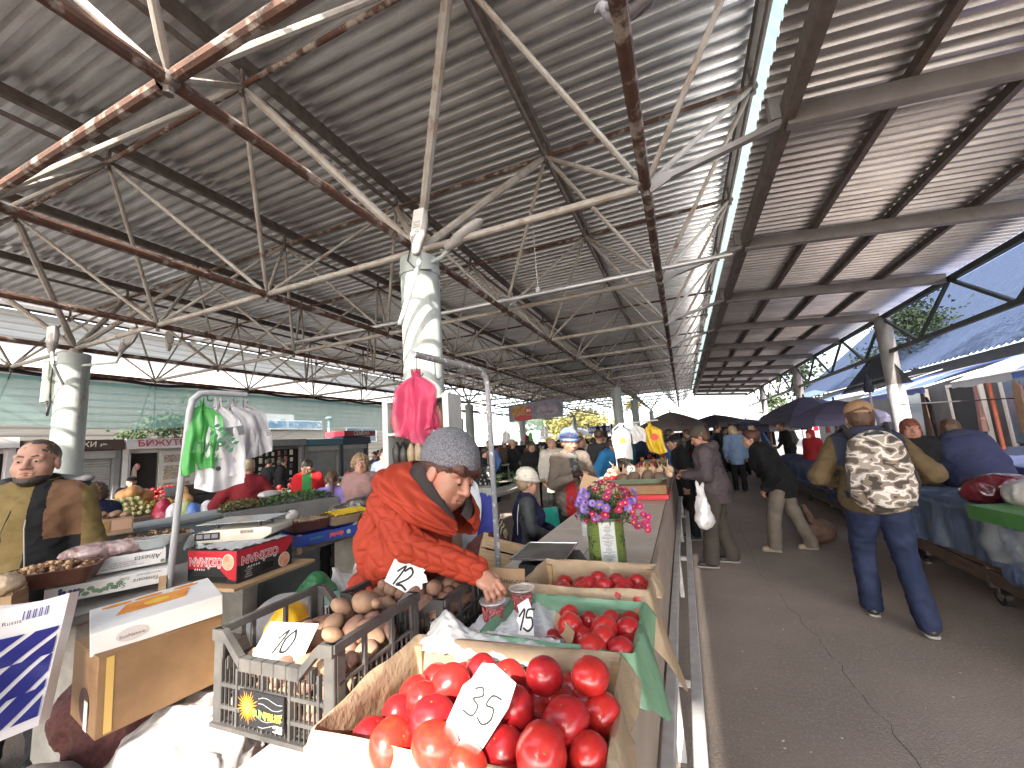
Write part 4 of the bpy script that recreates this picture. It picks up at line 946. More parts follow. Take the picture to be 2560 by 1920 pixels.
lump('plastic_bag', 'small white knotted bag lying below the garlic bag', 'bag', [('e', (-2.12, 2.16, .80), (.12, .1, .08), None), ('c', (-2.15, 2.13, .86), (-2.18, 2.12, .93), .03, .012)], FILMW, .009, .01, 30, 19)
bs_ = T('wooden_box', 'dark plank bench under the bags in front of the left counter', 'bench', (-1.95, 1.6, 0)); mb = MB(); mb.box(-.45, .55, -.45, .75, .64, .68); mb.obj('bench_top', WOODD, bs_); mb = MB()
for x in (-.4, .48): mb.box(x, x + .05, -.4, -.35, 0, .64); mb.box(x, x + .05, .65, .7, 0, .64)
mb.obj('leg', WOODD, bs_)
# blue striped bag
sb = T('shopping_bag', 'blue and white striped plastic carrier bag with barcode at the left edge', 'bag', (-1.97, .665, .885), R(68)); sb.scale = (1.12, 1.12, 1.12)
def bagp(u, v): return Vector((-.33 + .38 * u + .04 * v * u, .02 * math.sin(u * 7 + v * 3) + .015 * math.sin(v * 9 + u * 4), .34 * v + .012 * math.sin(u * 6) * v))
BAGW = mat('bag_white', (.66, .64, .66), rough=.35); BAGB = mat('bag_blue', (.025, .03, .20), (.02, .02, .15), ns=5, rough=.3, bump=.2, bs=20)
mb = MB(); mb.grid(lambda u, v: bagp(u, v), 24, 24); mb.grid(lambda u, v: bagp(u, v) + Vector((.02, .09 + .04 * math.sin(u * 5), -.01)), 16, 16); mb.grid(lambda u, v: bagp(1, v) + Vector((.02 * u, (.09 + .04 * math.sin(5)) * u, -.01 * u)), 4, 16); mb.obj('bag_sheet', BAGW, sb, smooth=True)
mb = MB()
def stripe(u0, w, v0, v1, sl):
    def f(a, b):
        v = v0 + (v1 - v0) * b; u = min(.985, max(.01, u0 + sl * (v - v0) + w * a)); p = bagp(u, v); return p + Vector((0, -.003, 0))
    mb.grid(f, 3, 14)
for v0, v1, off in ((.08, .28, 0), (.28, .52, .08), (.52, .76, -.02)):
    for k in range(-1, 6): stripe(off - .04 + k * .18, .135, v0, v1, .9)
mb.obj('stripe_print', BAGB, sb, smooth=True)
mb = MB()
for k in range(14):
    if k % 3 != 1: mb.grid(lambda u, v: bagp(.80 + k * .009 + .006 * u, .88 + .07 * v) + Vector((0, -.0035, 0)), 1, 2)
mb.obj('barcode', BAGB, sb)
Mb = Matrix.Translation(bagp(.30, .87) + Vector((0, -.018, 0))) @ fr((0, 0, 0), (1, .05, 0), (0, 0, 1))
text('DA wolbure\nsenti.de', .024, INK, Mb, sb); text('Best of Russia', .014, INK, Mb @ Matrix.Translation((.17, -.012, .004)), sb)
mb = MB(); mb.tube([tuple(bagp(.05, 1.0)), tuple(bagp(.1, 1.0) + Vector((-.02, .03, .10))), tuple(bagp(.4, 1.0) + Vector((0, .05, .13))), tuple(bagp(.6, 1.) + Vector((0, .02, .09))), tuple(bagp(.62, 1.)), ], .011, 8); o = mb.obj('handle', BAGW, sb, smooth=True)
# ---- stacked trays and cartons on the left counter
def trough(label, c, rz, w, d, h, m, name='plastic_tray', group=None, fill=None):
    r = T(name, label, 'tray', c, rz, group); mb = MB()
    prof = [(.80, 0), (.97, h * .92), (1.04, h * .94), (1.04, h), (.95, h), (.78, .012)]
    def ringv(s, z, off): return [(sx * (w / 2 * s), sy * (d / 2 * s), z) for sx, sy in ((-1, -.8), (-.85, -1), (.85, -1), (1, -.8), (1, .8), (.85, 1), (-.85, 1), (-1, .8))]
    vs = []; 
    for s, z in prof: vs += ringv(s, z, 0)
    n = 8; k = len(prof); mb.add(vs, [(j * n + i, j * n + (i + 1) % n, (j + 1) * n + (i + 1) % n, (j + 1) * n + i) for j in range(k - 1) for i in range(n)] + [tuple(range(n))[::-1], tuple((k - 1) * n + i for i in range(n))])
    mb.obj('tray_body', m, r, bevel=.003); return r
BRT = mat('brown_plastic_tray', (.15, .062, .042), (.12, .05, .035), ns=8, rough=.5); BGT = mat('beige_plastic_tray', (.45, .32, .20), (.38, .27, .17), ns=8, rough=.5)
WAL = mat('walnut_shell', (.22, .115, .055), (.13, .06, .03), ns=60, rough=.8, bump=.5, bs=120)
wme = [MB().ball((0, 0, 0), (.016, .013, .012), 7, 5, 0, lambda x, y, z: (x * (1 + .15 * math.sin(6 * y + i)), y, z * (1 + .12 * math.sin(5 * x + i)))).mesh('walnut', WAL if i < 2 else mat('walnut_kernel', (.50, .32, .17), rough=.7), True) for i in range(3)]
def nuts(cx, cy, z, w, d, rz, n, label, group, seed):
    r = random.Random(seed); pts = []; c, s_ = math.cos(rz), math.sin(rz)
    for i in range(n):
        x = r.uniform(-.5, .5); y = r.uniform(-.5, .5); zz_ = z + .035 * (1 - (2 * x) ** 2) * (1 - (2 * y) ** 2) + r.uniform(-.006, .006); pts.append((cx + x * w * c - y * d * s_, cy + x * w * s_ + y * d * c, zz_))
    scatter('walnut', label, 'nut', group, wme, pts, True, (.75, 1.1), seed)
    sheetobj('nut_layer', 'brown bed of nuts under ' + label.split(' in ')[1] + ' nuts', 'nuts', lambda u, v: (cx + (u - .5) * w * c - (v - .5) * d * s_, cy + (u - .5) * w * s_ + (v - .5) * d * c, z - .012 + .03 * (1 - (2 * u - 1) ** 2) * (1 - (2 * v - 1) ** 2) + .004 * hsh(u * 6, v * 6)), WAL, 24, 24, kind='stuff')
TA = R(63)
def cpos(u, v, z): p = at(u, v, z); return (p.x, p.y, z)
wt = trough('brown plastic trough of walnuts in front of the mustard jacket man', (-3.33, 1.23, 1.055), R(52), .40, .27, .085, BRT, group='brown plastic troughs')
nuts(-3.33, 1.23, 1.128, .34, .22, R(52), 190, 'shelled walnut in the brown trough', 'walnuts in the brown trough', 31)
wc = wood_crate('old wooden crate at the left edge under the sunlit walnut bag', (-3.27, .92, .97), R(58), .34, .24, .12, WOOD, group='small wooden crates on the left counter'); panel(wc, 'paper_tag', fr((.02, -.1215, .06), (1, 0, 0), (0, 0, 1)), rect(-.10, .10, -.032, .035), CARD); panel(wc, 'tag_print', fr((-.03, -.123, .06), (1, 0, 0), (0, 0, 1)), rect(-.05, .02, -.028, .02), flat('print_red', (.5, .03, .03), .6))
wood_crate('lower wooden crate in the stack behind the striped bag', (-3.17, 1.02, .82), R(56), .40, .30, .14, WOODH, group='small wooden crates on the left counter')
lump('plastic_bag', 'clear sunlit bag of walnuts on the wooden crate at the left edge', 'bag', [('e', (-3.21, .88, 1.13), (.12, .11, .055), None), ('e', (-3.15, .98, 1.14), (.10, .08, .05), None)], mat('nut_bag', (.62, .48, .33), (.45, .3, .18), ns=26, rough=.35, bump=.8, bs=45), .009, .010, 50, 33)
al = carton('carton', 'white shallow carton printed upside down, upper of the two by the bag stand', 'box', (-3.38, 1.57, 1.05), R(64), .40, .30, .085, BOXW, open_=True)
MA = fF(.40, .30, .085); text('Alnesta', .042, flat('print_black2', (.05, .045, .045), .6), MA @ Matrix.Translation((.115, .008, 0)) @ UP, al, shear=.2)
text('fresh cherry tomatoes produce of farm\nclass 1 keep cool and dry\nproduct of the region', .012, flat('print_black2', (.05, .045, .045), .6), MA @ Matrix.Translation((.0, -.012, 0)) @ UP, al)
panel(al, 'mark', MA, circ(.185, -.028, .010), flat('print_sage', (.2, .22, .12), .6)); text('CE  C', .024, flat('print_black2', (.05, .045, .045), .6), MA @ Matrix.Translation((-.14, -.005, 0)) @ UP, al)
sl_ = carton('carton', 'white fruit carton with grapes and leaves, lower one by the bag stand', 'box', (-3.35, 1.51, .945), R(62), .52, .34, .085, BOXW)
MS = fF(.52, .34, .085); 
for i in range(16): panel(sl_, 'grape_print', MS, circ(-.20 + .018 * (i % 5) + rnd.uniform(-.004, .004), -.018 + .014 * (i // 5), .009, 10), flat('print_violet', (.06, .04, .16), .6))
for i in range(9): panel(sl_, 'leaf_print', MS, circ(-.12 + .02 * i, rnd.uniform(-.02, .015), .017, 8, .7), flat('print_leaf', (.16, .24, .14), .7))
text('Salut!', .036, flat('print_dkgreen', (.03, .10, .04), .6), MS @ Matrix.Translation((.03, -.012, .001)) @ UP, sl_, shear=.25); text('Salut!', .022, flat('print_dkgreen', (.03, .10, .04), .6), MS @ Matrix.Translation((.06, .022, .001)) @ UP, sl_, shear=.25)
text('Timisoara', .03, INK, MS @ Matrix.Translation((.16, .0, 0)) @ UP, sl_, shear=.3); text('TALLOT FRESH FRUIT', .012, INK, MS @ Matrix.Translation((.17, .03, 0)) @ UP, sl_); panel(sl_, 'post', fr((.235, -.1725, -.03), (1, 0, 0), (0, 0, 1)), rect(-.018, .018, -.05, .07), WOOD, .012)
lump('wrapped_pack', 'clear film pack of pink grey goods on the white carton', 'pack', [('e', (-3.48, 1.46, 1.16), (.11, .10, .055), None), ('e', (-3.40, 1.60, 1.16), (.09, .11, .05), None), ('c', (-3.54, 1.37, 1.16), (-3.58, 1.32, 1.15), .03, .01)], mat('film_pack', (.42, .33, .32), (.25, .15, .14), ns=18, rough=.25, bump=.7, bs=35, coat=.3), .008, .010, 40, 35)
tb = T('plastic_container', 'clear plastic tub on the white carton beside the bag stand', 'container', (-3.28, 1.68, 1.14), R(64)); mb = MB(); mb.lathe([(.06, 0), (.075, .05), (.085, .055), (.085, .062), (.07, .058)], (0, 0, 0), 20, sx=1.15); mb.obj('tub', mat('clear_tub', (.6, .66, .66), rough=.12, alpha=.4), tb, smooth=True)
# potato carton + nut tray behind
pc = carton('carton', 'brown open carton of pale potatoes behind the mustard sleeve', 'box', (-4.50, 1.90, 1.14), R(68), .42, .30, .13, CARTD, open_=True)
panel(pc, 'label', fF(.42, .30, .13), rect(.08, .20, -.03, .05), mat('print_salmon', (.55, .33, .22), rough=.7)); panel(pc, 'window', fF(.42, .30, .13), rect(-.2, .07, -.045, .045), mat('print_ochre', (.42, .25, .09), (.25, .13, .05), ns=12))
PMp = [PM[0], PM[3], PM[6]]
scatter('potato', 'pale potato in the brown carton behind the mustard jacket', 'potato', 'potatoes in the brown carton', PMp, fillpts(-4.50, 1.90, R(68), .40, .28, ((1.24, 0), (1.285, .06)), .068, 41) + [(-4.56, 1.78, 1.34), (-4.5, 1.85, 1.34)], seed=42)
tr2 = trough('grey shallow tray of walnuts beyond the wrapped pack', (-4.30, 2.20, 1.0), R(66), .52, .24, .07, mat('grey_tray', (.42, .40, .38), rough=.5)); nuts(-4.30, 2.20, 1.075, .48, .22, R(66), 90, 'shelled walnut in the grey tray', 'walnuts in the grey tray', 43)
# bag stand
BSB = Vector((-3.10, 1.68, .9)); A_ = at(412, 846, 2.10); E_ = at(532, 853, 2.10)
stand = T('bag_stand', 'bent grey pipe stand with hooks holding plastic bags at the left', 'stand', BSB); mb = MB()
t0 = A_ - BSB; t1 = E_ - BSB; dd = (t1 - t0).normalized()
mb.tube([(0, 0, 0), tuple(t0 * .5 + Vector((0, 0, -.02))), tuple(t0 + Vector((0, 0, -.12))), tuple(t0 + Vector((0, 0, -.05)) + dd * .012), tuple(t0 + dd * .05 + Vector((0, 0, -.008))), tuple(t0 + dd * .11), tuple(t1)], .0185, 12); mb.obj('pipe', mat('grey_stand_pipe', (.40, .41, .43), (.36, .37, .39), ns=6, rough=.45), stand, smooth=True)
ht = [dd * x + t0 for x in (.09, .17, .24, .30)]
for p in ht: hook(stand, p + Vector((0, 0, -.01)), .03, .014, .003, R(60))
BAGG = mat('green_carrier_bag', (.10, .46, .11), (.08, .40, .09), ns=5, rough=.35, transl=.35, bump=.3, bs=20); BAGWH = mat('white_carrier_bag', (.80, .79, .80), (.73, .72, .74), ns=5, rough=.4, transl=.3, bump=.3, bs=20); BAGGR = mat('printed_newsprint_bag', (.62, .61, .63), (.44, .43, .46), ns=4, rough=.4, transl=.3, bump=.3, bs=22)
azb = math.atan2(dd.y, dd.x)
VW = math.radians(32)
g1 = hangbag('carrier_bag', 'green plastic carrier bag with dark letters on the left stand', BSB + ht[0] + Vector((0, -.02, -.05)), .19, .44, R(62), BAGG, 51, layers=2, neck=.10, spread=.02)
Mg = fr((.03, -.085, -.30), (1, 0, 0), (0, 0, 1)); text('ЛАВ', .08, flat('print_bag_dk', (.03, .13, .04), .5), Mg, g1, bold=.003); text('НА ПУТИ К ДОМУ', .016, flat('print_bag_dk', (.03, .13, .04), .5), Mg @ Matrix.Translation((0, -.075, 0)), g1)
g2 = hangbag('carrier_bag', 'white plastic carrier bag with a green leaf branch print', BSB + ht[1] + Vector((.0, -.03, -.05)), .27, .55, R(58), BAGWH, 52, layers=3, neck=.12, spread=.022, sway=.06)
lf = MB(); Mlf = fr((.05, -.09, -.26), (1, .0, 0), (.1, 0, 1))
def leafpts(cx, cy, a, l, w): return [(cx + l * t * math.cos(a) - s_ * w * math.sin(math.pi * t) * math.sin(a), cy + l * t * math.sin(a) + s_ * w * math.sin(math.pi * t) * math.cos(a)) for t, s_ in [(0, 0), (.3, 1), (.6, 1), (1, 0), (.6, -1), (.3, -1)]]
for i in range(6):
    for sgn in (1, -1): lf.add([tuple(Mlf @ Vector((p[0], p[1], .001))) for p in leafpts(-.06 + i * .02, .075 - i * .022 + .01 * sgn, R(-45 + 70 * sgn), .038, .011)], [tuple(range(6))])
lf.obj('leaf_print', flat('print_green_leaf', (.03, .16, .07), .5), g2); inkribbon([[(-.075, .09), (-.02, .05), (.05, -.04)]], Mlf, MATS['print_green_leaf'], g2, .004, 'branch_print')
text('Спасибо за покупку', .02, INK, fr((.0, -.085, -.34), (.1, 0, -1), (1, 0, .1)), g2); panel(g2, 'recycling_mark', fr((.02, -.085, -.43), (1, 0, 0), (0, 0, 1)), circ(0, 0, .014), INK)
g3 = hangbag('carrier_bag', 'white bag printed with grey newsprint, third on the stand', BSB + ht[2] + Vector((0, -.01, -.05)), .25, .38, R(58), BAGGR, 53, layers=2, neck=.12, spread=.03, sway=.12)
panel(g3, 'newsprint', fr((.02, -.05, -.20), (1, 0, .15), (-.15, 0, 1)), rect(-.05, .05, -.03, .03), flat('print_grey_dark', (.12, .12, .13), .6))
g4 = hangbag('carrier_bag', 'translucent white bag with faint print, last on the stand', BSB + ht[3] + Vector((.01, .0, -.05)), .24, .36, R(60), BAGGR, 54, layers=2, neck=.12, spread=.03, sway=.16)
text('В', .05, MATS['print_grey_dark'], fr((.14, -.05, -.22), (1, 0, .1), (-.1, 0, 1)), g4)
# ozinan box with a white scale on it
shelf_ = T('board', 'wooden board under the red and black fruit carton', 'board', (-2.93, 2.03, .872), R(4)); mb = MB(); mb.box(-.26, .29, -.28, .36, 0, .018); mb.obj('plank', WOOD, shelf_)
W_, D_, H_ = .42, .44, .20
oz = carton('carton', 'red and black fruit carton printed upside down under the white scale', 'box', (-2.94, 2.04, .892), R(6), W_, D_, H_, BOXK)
for M, w in ((fF(W_, D_, H_), W_), (fR_(W_, D_, H_), D_)):
    panel(oz, 'red_panel', M, [(-w / 2 + .002, -.02 if w == W_ else .005), (w * .12, .0), (w / 2 - .06, -.075 if w == W_ else .0), (w / 2 - .002, -.08 if w == W_ else .06), (w / 2 - .002, .098), (-w / 2 + .002, .098)], BOXR)
    t_ = text('ÖZİNAN', .070, CARD, M @ Matrix.Translation((-.05, .032, .0014)) @ UP, oz, bold=.004); text('ÖZİNAN', .070, BOXR, M @ Matrix.Translation((-.05, .032, .0022)) @ UP, oz)
    text('★★★★★', .02, CARD, M @ Matrix.Translation((-.10, -.020, .0014)), oz)
    panel(oz, 'orange_slice', M @ Matrix.Translation((0, 0, .0014)), circ(w * .33, .03 if w == W_ else -.05, .045), mat('slice_print', (.62, .24, .13), (.70, .38, .24), ns=25, kind='voronoi')); panel(oz, 'slice_rim', M @ Matrix.Translation((0, 0, .0012)), circ(w * .33, .03 if w == W_ else -.05, .049), CARD)
panel(oz, 'info_panel', fR_(W_, D_, H_) @ Matrix.Translation((0, 0, .0014)), rect(-.19, -.09, -.09, -.01), BLACKP); text('ORANGE\nportakal\napelsin\nproduct of\nTurkey', .013, CARD, fR_(W_, D_, H_) @ Matrix.Translation((-.14, -.05, .003)) @ UP, oz)
panel(oz, 'hand_hole', fR_(W_, D_, H_) @ Matrix.Translation((0, 0, .001)), [(-.03, -.075), (.05, -.07), (.055, -.035), (-.035, -.03)], flat('hole_dark', (.006, .005, .005), .9)); panel(oz, 'lower_slot', fF(W_, D_, H_) @ Matrix.Translation((0, 0, .001)), rect(-.17, .13, -.09, -.06), MATS['hole_dark'])
sheetobj('paper_sheet', 'crumpled paper between the carton and the white scale', 'paper', lambda u, v: (-3.14 + .42 * u, 1.83 + .40 * v, 1.102 + .012 * hsh(u * 2, v * 2, 3) - .03 * (u < .05)), PAPERW, 24, 20)
ws = T('weighing_scale', 'cream electronic scale with wide steel tray on the red and black carton', 'scale', (-3.06, 2.14, 1.105), R(24)); CRM = mat('cream_plastic', (.60, .56, .48), (.52, .48, .40), ns=6, rough=.4)
mb = MB(); mb.prism([(-.26, .03), (-.21, .0), (.2, .0), (.27, .035), (.27, .075), (.22, .085), (-.15, .085), (-.24, .062)], fr((0, .15, 0), (1, 0, 0), (0, 0, 1)), .30); mb.obj('scale_body', CRM, ws, bevel=.006)
mb = MB(); mb.box(-.2, .22, -.14, .14, -.0, .004); mb.obj('base_plate', BLACKP, ws)
panel(ws, 'display_panel', fr((-.175, -.1515, .045), (1, 0, 0), (0, 0, 1)), rect(-.085, .09, -.026, .024), flat('display_brown', (.035, .028, .026), .25)); 
for k in (-1, 0, 1): panel(ws, 'display_window', fr((-.172 + k * .052, -.153, .046), (1, 0, 0), (0, 0, 1)), rect(-.021, .021, -.014, .014), flat('display_grey', (.22, .22, .25), .2))
panel(ws, 'plate_sign', fr((.10, -.1515, .06), (1, 0, 0), (0, 0, 1)), rect(-.045, .045, -.012, .012), flat('plate_taupe', (.33, .29, .25), .5)); text('00 5 Р 0-2Н', .017, INK, fr((.10, -.153, .06), (1, 0, 0), (0, 0, 1)), ws)
mb = MB(); mb.box(-.24, .24, -.17, .17, .125, .130); mb.obj('steel_tray', STEEL, ws, bevel=.002); mb = MB()
for x in (-.15, .15): mb.tube([(x, -.08, .08), (x, -.08, .126)], .010, 8); mb.tube([(x, .08, .08), (x, .08, .126)], .01, 8)
mb.obj('tray_leg', BLACKP, ws)
sheetobj('newspaper', 'bundle of white newspaper pushed beside the cream scale', 'paper', lambda u, v: (-3.42 + .18 * u + .02 * math.sin(v * 9), 1.93 + .16 * v, 1.06 + .10 * math.sin(u * 3.0) + .015 * hsh(u * 3, v * 3, 2)), PAPERW, 20, 20)
# blue fruit trays
for k, (c, rz, w, m, tx, lab) in enumerate((((-2.98, 2.74, .955), R(72), .52, BOXB, True, 'dark blue fruit tray with red lettering upside down'), ((-2.92, 3.27, .955), R(76), .52, BOXLB, False, 'light blue fruit tray with a yellow sun beyond the dark blue one'))):
    r = carton('fruit_tray', lab, 'tray', c, rz, w, .36, .085, m, open_=True); M = fF(w, .36, .085)
    if tx: text('daviel', .055, flat('print_coral', (.62, .10, .07), .5), M @ Matrix.Translation((.06, .0, 0)) @ UP, r, bold=.002); text('natural', .036, flat('print_teal', (.05, .35, .25), .5), M @ Matrix.Translation((-.11, .002, 0)) @ UP, r); panel(r, 'leaf_badge', M, circ(.165, .0, .018), flat('print_pale_green', (.35, .5, .4), .5))
    else: panel(r, 'sun_print', M, [(-.16 + (.022 if i % 2 else .010) * math.cos(i * math.pi / 8), (.022 if i % 2 else .010) * math.sin(i * math.pi / 8)) for i in range(16)], flat('print_sun', (.75, .5, .05), .5)); text('maxi', .05, MATS['print_coral'], M @ Matrix.Translation((.10, 0, 0)) @ UP, r)
    for x in (-.235, .235): panel(r, 'corner_post', fr((x, -.168, 0), (1, 0, 0), (0, 0, 1)), rect(-.016, .016, -.055, .09), WOOD, -.014)
trough('brown trough on the dark blue fruit tray', (-3.06, 2.68, 1.045), R(70), .34, .26, .085, BRT, group='brown plastic troughs'); trough('beige plastic tray with a yellow cloth on the dark blue fruit tray', (-2.96, 2.95, 1.045), R(72), .30, .28, .075, BGT); trough('beige plastic tray of bagged goods on the light blue tray', (-2.93, 3.28, 1.045), R(74), .34, .28, .08, BGT)
sheetobj('cloth', 'bright yellow cloth over the beige tray', 'cloth', lambda u, v: (-3.08 + .22 * u + .05 * v, 2.80 + .34 * v, 1.125 + .035 * math.sin(u * 3) + .012 * hsh(u * 3, v * 3, 5)), mat('yellow_cloth', (.60, .42, .02), (.5, .33, .02), ns=9, rough=.7), 24, 24)
sheetobj('paper_sheet', 'torn brown paper in the brown trough', 'paper', lambda u, v: (-3.18 + .26 * u, 2.60 + .22 * v, 1.125 + .02 * hsh(u * 2.5, v * 2.5, 8)), PAPER, 20, 20)
lump('plastic_bag', 'shiny dark bagged goods heaped on the beige tray', 'bag', [('e', (-3.0, 3.2, 1.16), (.12, .12, .07), None), ('e', (-2.98, 3.36, 1.17), (.11, .11, .07), None), ('e', (-3.08, 3.05, 1.14), (.10, .09, .05), None)], mat('dark_bagged_goods', (.05, .045, .045), (.2, .18, .17), ns=20, rough=.18, coat=.5, bump=.8, bs=40, ramp=(.5, .7)), .010, .014, 40, 61)
lump('plastic_jar', 'white egg shaped net bundle beside the torn paper', 'bundle', [('e', (-3.28, 2.72, 1.14), (.055, .055, .06), None)], mat('net_white', (.5, .46, .44), (.3, .27, .26), ns=60), .008, .004, 90, 62)
scs = T('scissors', 'pair of scissors with brown ring handles under the blue tray', 'scissors', (-3.02, 2.72, .905), R(10)); mb = MB(); mb.tube([(.03 * math.cos(a), -.05 + .025 * math.sin(a), .01) for a in [i * .63 for i in range(11)]], .005, 6); mb.tube([(.03 * math.cos(a), .02 + .025 * math.sin(a), .01) for a in [i * .63 for i in range(11)]], .005, 6); mb.obj('handle', mat('bronze_handle', (.25, .15, .06), rough=.4), scs); mb = MB(); mb.box(-.14, -.03, -.02, .0, .005, .01); mb.obj('blade', STEEL, scs)
# parsley crate
gc = T('vegetable_box', 'grey box of dark parsley bunches with 59 painted on it', 'box', (-4.42, 3.52, .94), R(74)); mb = MB(); mb.box(-.62, .62, -.16, .16, 0, .20); mb.obj('box_body', mat('grey_zinc_box', (.17, .165, .16), (.13, .125, .12), ns=5, rough=.6), gc, bevel=.004); text('РА', .07, INK, fr((-.05, -.1615, .12), (1, 0, 0), (0, 0, 1)) @ UP, gc)
def greens(name, label, c, rz, w, d, h, n, m, seed, parent=None, l=.035):
    r = random.Random(seed); mb = MB()
    for i in range(n):
        x = r.uniform(-.5, .5) * w; y = r.uniform(-.5, .5) * d; z = h * r.random() ** .6 * (1 - .5 * abs(2 * x / w) ** 3); e = Vector((r.gauss(0, 1), r.gauss(0, 1), r.gauss(.4, .7))).normalized() * l * r.uniform(.5, 1.2); q_ = e.orthogonal().normalized() * l * .3; p = Vector((x, y, z))
        mb.add([tuple(p), tuple(p + e * .5 + q_), tuple(p + e), tuple(p + e * .5 - q_)], [(0, 1, 2, 3)])
    o = mb.obj(name, m, parent); o.location = c; o.rotation_euler = (0, 0, rz); return tag(o, label, 'greens', kind='stuff') if parent is None else o
PARS = mat('parsley_leaf', (.035, .07, .018), (.06, .11, .03), ns=30, rough=.7); PARSB = mat('brown_herb_leaf', (.14, .11, .035), (.08, .08, .02), ns=30, rough=.7)
greens('parsley', 'heap of dark green parsley in the grey box', (-4.36, 3.66, 1.13), R(74), .80, .28, .12, 1500, PARS, 71); greens('herbs', 'brownish herbs at the near end of the parsley box', (-4.56, 3.12, 1.13), R(74), .36, .26, .11, 600, PARSB, 72)
lump('plastic_bag', 'white bag lying on the parsley', 'bag', [('e', (-4.50, 3.42, 1.26), (.08, .13, .04), None)], FILMW, .010, .01, 30, 73)
# ------------------------------------------------------------------ people
SKIN = mat('skin', (.41, .225, .155), (.35, .18, .125), ns=9, rough=.5, sss=.08, c3=(.43, .195, .14), ns3=14, ramp3=(.55, .75), bump=.12, bs=120)
SKIN2 = mat('skin_ruddy', (.37, .185, .125), (.29, .135, .092), ns=11, rough=.5, sss=.08, c3=(.42, .155, .11), ns3=9, ramp3=(.5, .72), bump=.2, bs=110)
LIP = flat('lip_skin', (.29, .105, .085), .5); EYEW = flat('eye_white', (.36, .33, .31), .3); EYED = flat('eye_dark', (.03, .025, .02), .15)
def hairm(n, c, c2): return mat(n, c, c2, ns=40, rough=.55, st=(1, 1, .25), bump=.7, bs=70)
H_BROWN = hairm('brown_hair', (.10, .05, .028), (.045, .022, .013)); H_DARK = hairm('dark_hair', (.02, .015, .012), (.035, .026, .02)); H_AUB = hairm('auburn_hair', (.22, .085, .04), (.10, .04, .02))
H_GREY = hairm('grey_blond_hair', (.38, .30, .20), (.24, .17, .10)); H_CURL = hairm('light_brown_curls', (.28, .18, .10), (.14, .085, .045)); H_RED = hairm('red_brown_hair', (.085, .028, .018), (.04, .014, .01))
SOLE = flat('shoe_sole', (.30, .285, .27), .6); SHOEB = flat('black_shoe', (.02, .02, .022), .5); SHOET = mat('tan_shoe', (.33, .26, .18), (.26, .2, .14), ns=9, rough=.7)
def cloth(n, c, c2=None, b=.25, bs=55, rough=.85, **k): return mat(n, c, c2 or tuple(x * .78 for x in c), ns=k.pop('ns', 7), rough=rough, bump=b, bs=bs, spec=.25, **k)
def Rx(a): c, s = math.cos(a), math.sin(a); return np.array(((1, 0, 0), (0, c, -s), (0, s, c)))
def Ry(a): c, s = math.cos(a), math.sin(a); return np.array(((c, 0, s), (0, 1, 0), (-s, 0, c)))
def Rz(a): c, s = math.cos(a), math.sin(a); return np.array(((c, -s, 0), (s, c, 0), (0, 0, 1)))
def V(*a): return np.array(a, float)
def handprims(w, d, up, side, curl=.5, s=1.0, spread=.2):
    """palm and five fingers from wrist w along d; up = back of the hand; side +1: thumb towards +x"""
    d = d / np.linalg.norm(d); up = up - d * (up @ d); up = up / np.linalg.norm(up); x = np.cross(d, up); B = np.stack([x, d, up], 1)
    def g(p): return w + B @ (np.array(p) * s)
    pr = [('c', g((0, -.03, 0)), g((0, .03, 0)), .027 * s, .03 * s), ('e', g((0, .055, 0)), (.040 * s, .052 * s, .017 * s), B), ('c', g((-.02, .05, 0)), g((.02, .05, 0)), .019 * s, .019 * s)]
    for i, (fx, l) in enumerate(((.031, .066), (.011, .076), (-.010, .072), (-.030, .056))):
        fx *= side; a = curl * (1 + .08 * i); p0 = V(fx, .092, .002); p1 = p0 + V(fx * spread, math.cos(a) * l * .5, -math.sin(a) * l * .5)
        a2 = a * 1.9; p2 = p1 + V(fx * spread * .3, math.cos(a2) * l * .32, -math.sin(a2) * l * .32); a3 = a * 2.5; p3 = p2 + V(0, math.cos(a3) * l * .26, -math.sin(a3) * l * .26)
        pr += [('c', g(p0), g(p1), .0105 * s, .0095 * s, .006), ('c', g(p1), g(p2), .0098 * s, .0088 * s, .006), ('c', g(p2), g(p3), .0086 * s, .0074 * s, .006)]
    t0 = V(.030 * side, .018, -.004); t1 = V(.056 * side, .055, -.018 - .02 * curl); t2 = V(.052 * side, .088, -.030 - .035 * curl)
    pr += [('c', g(t0), g(t1), .015 * s, .012 * s, .01), ('c', g(t1), g(t2), .0115 * s, .009 * s, .006)]
    return pr
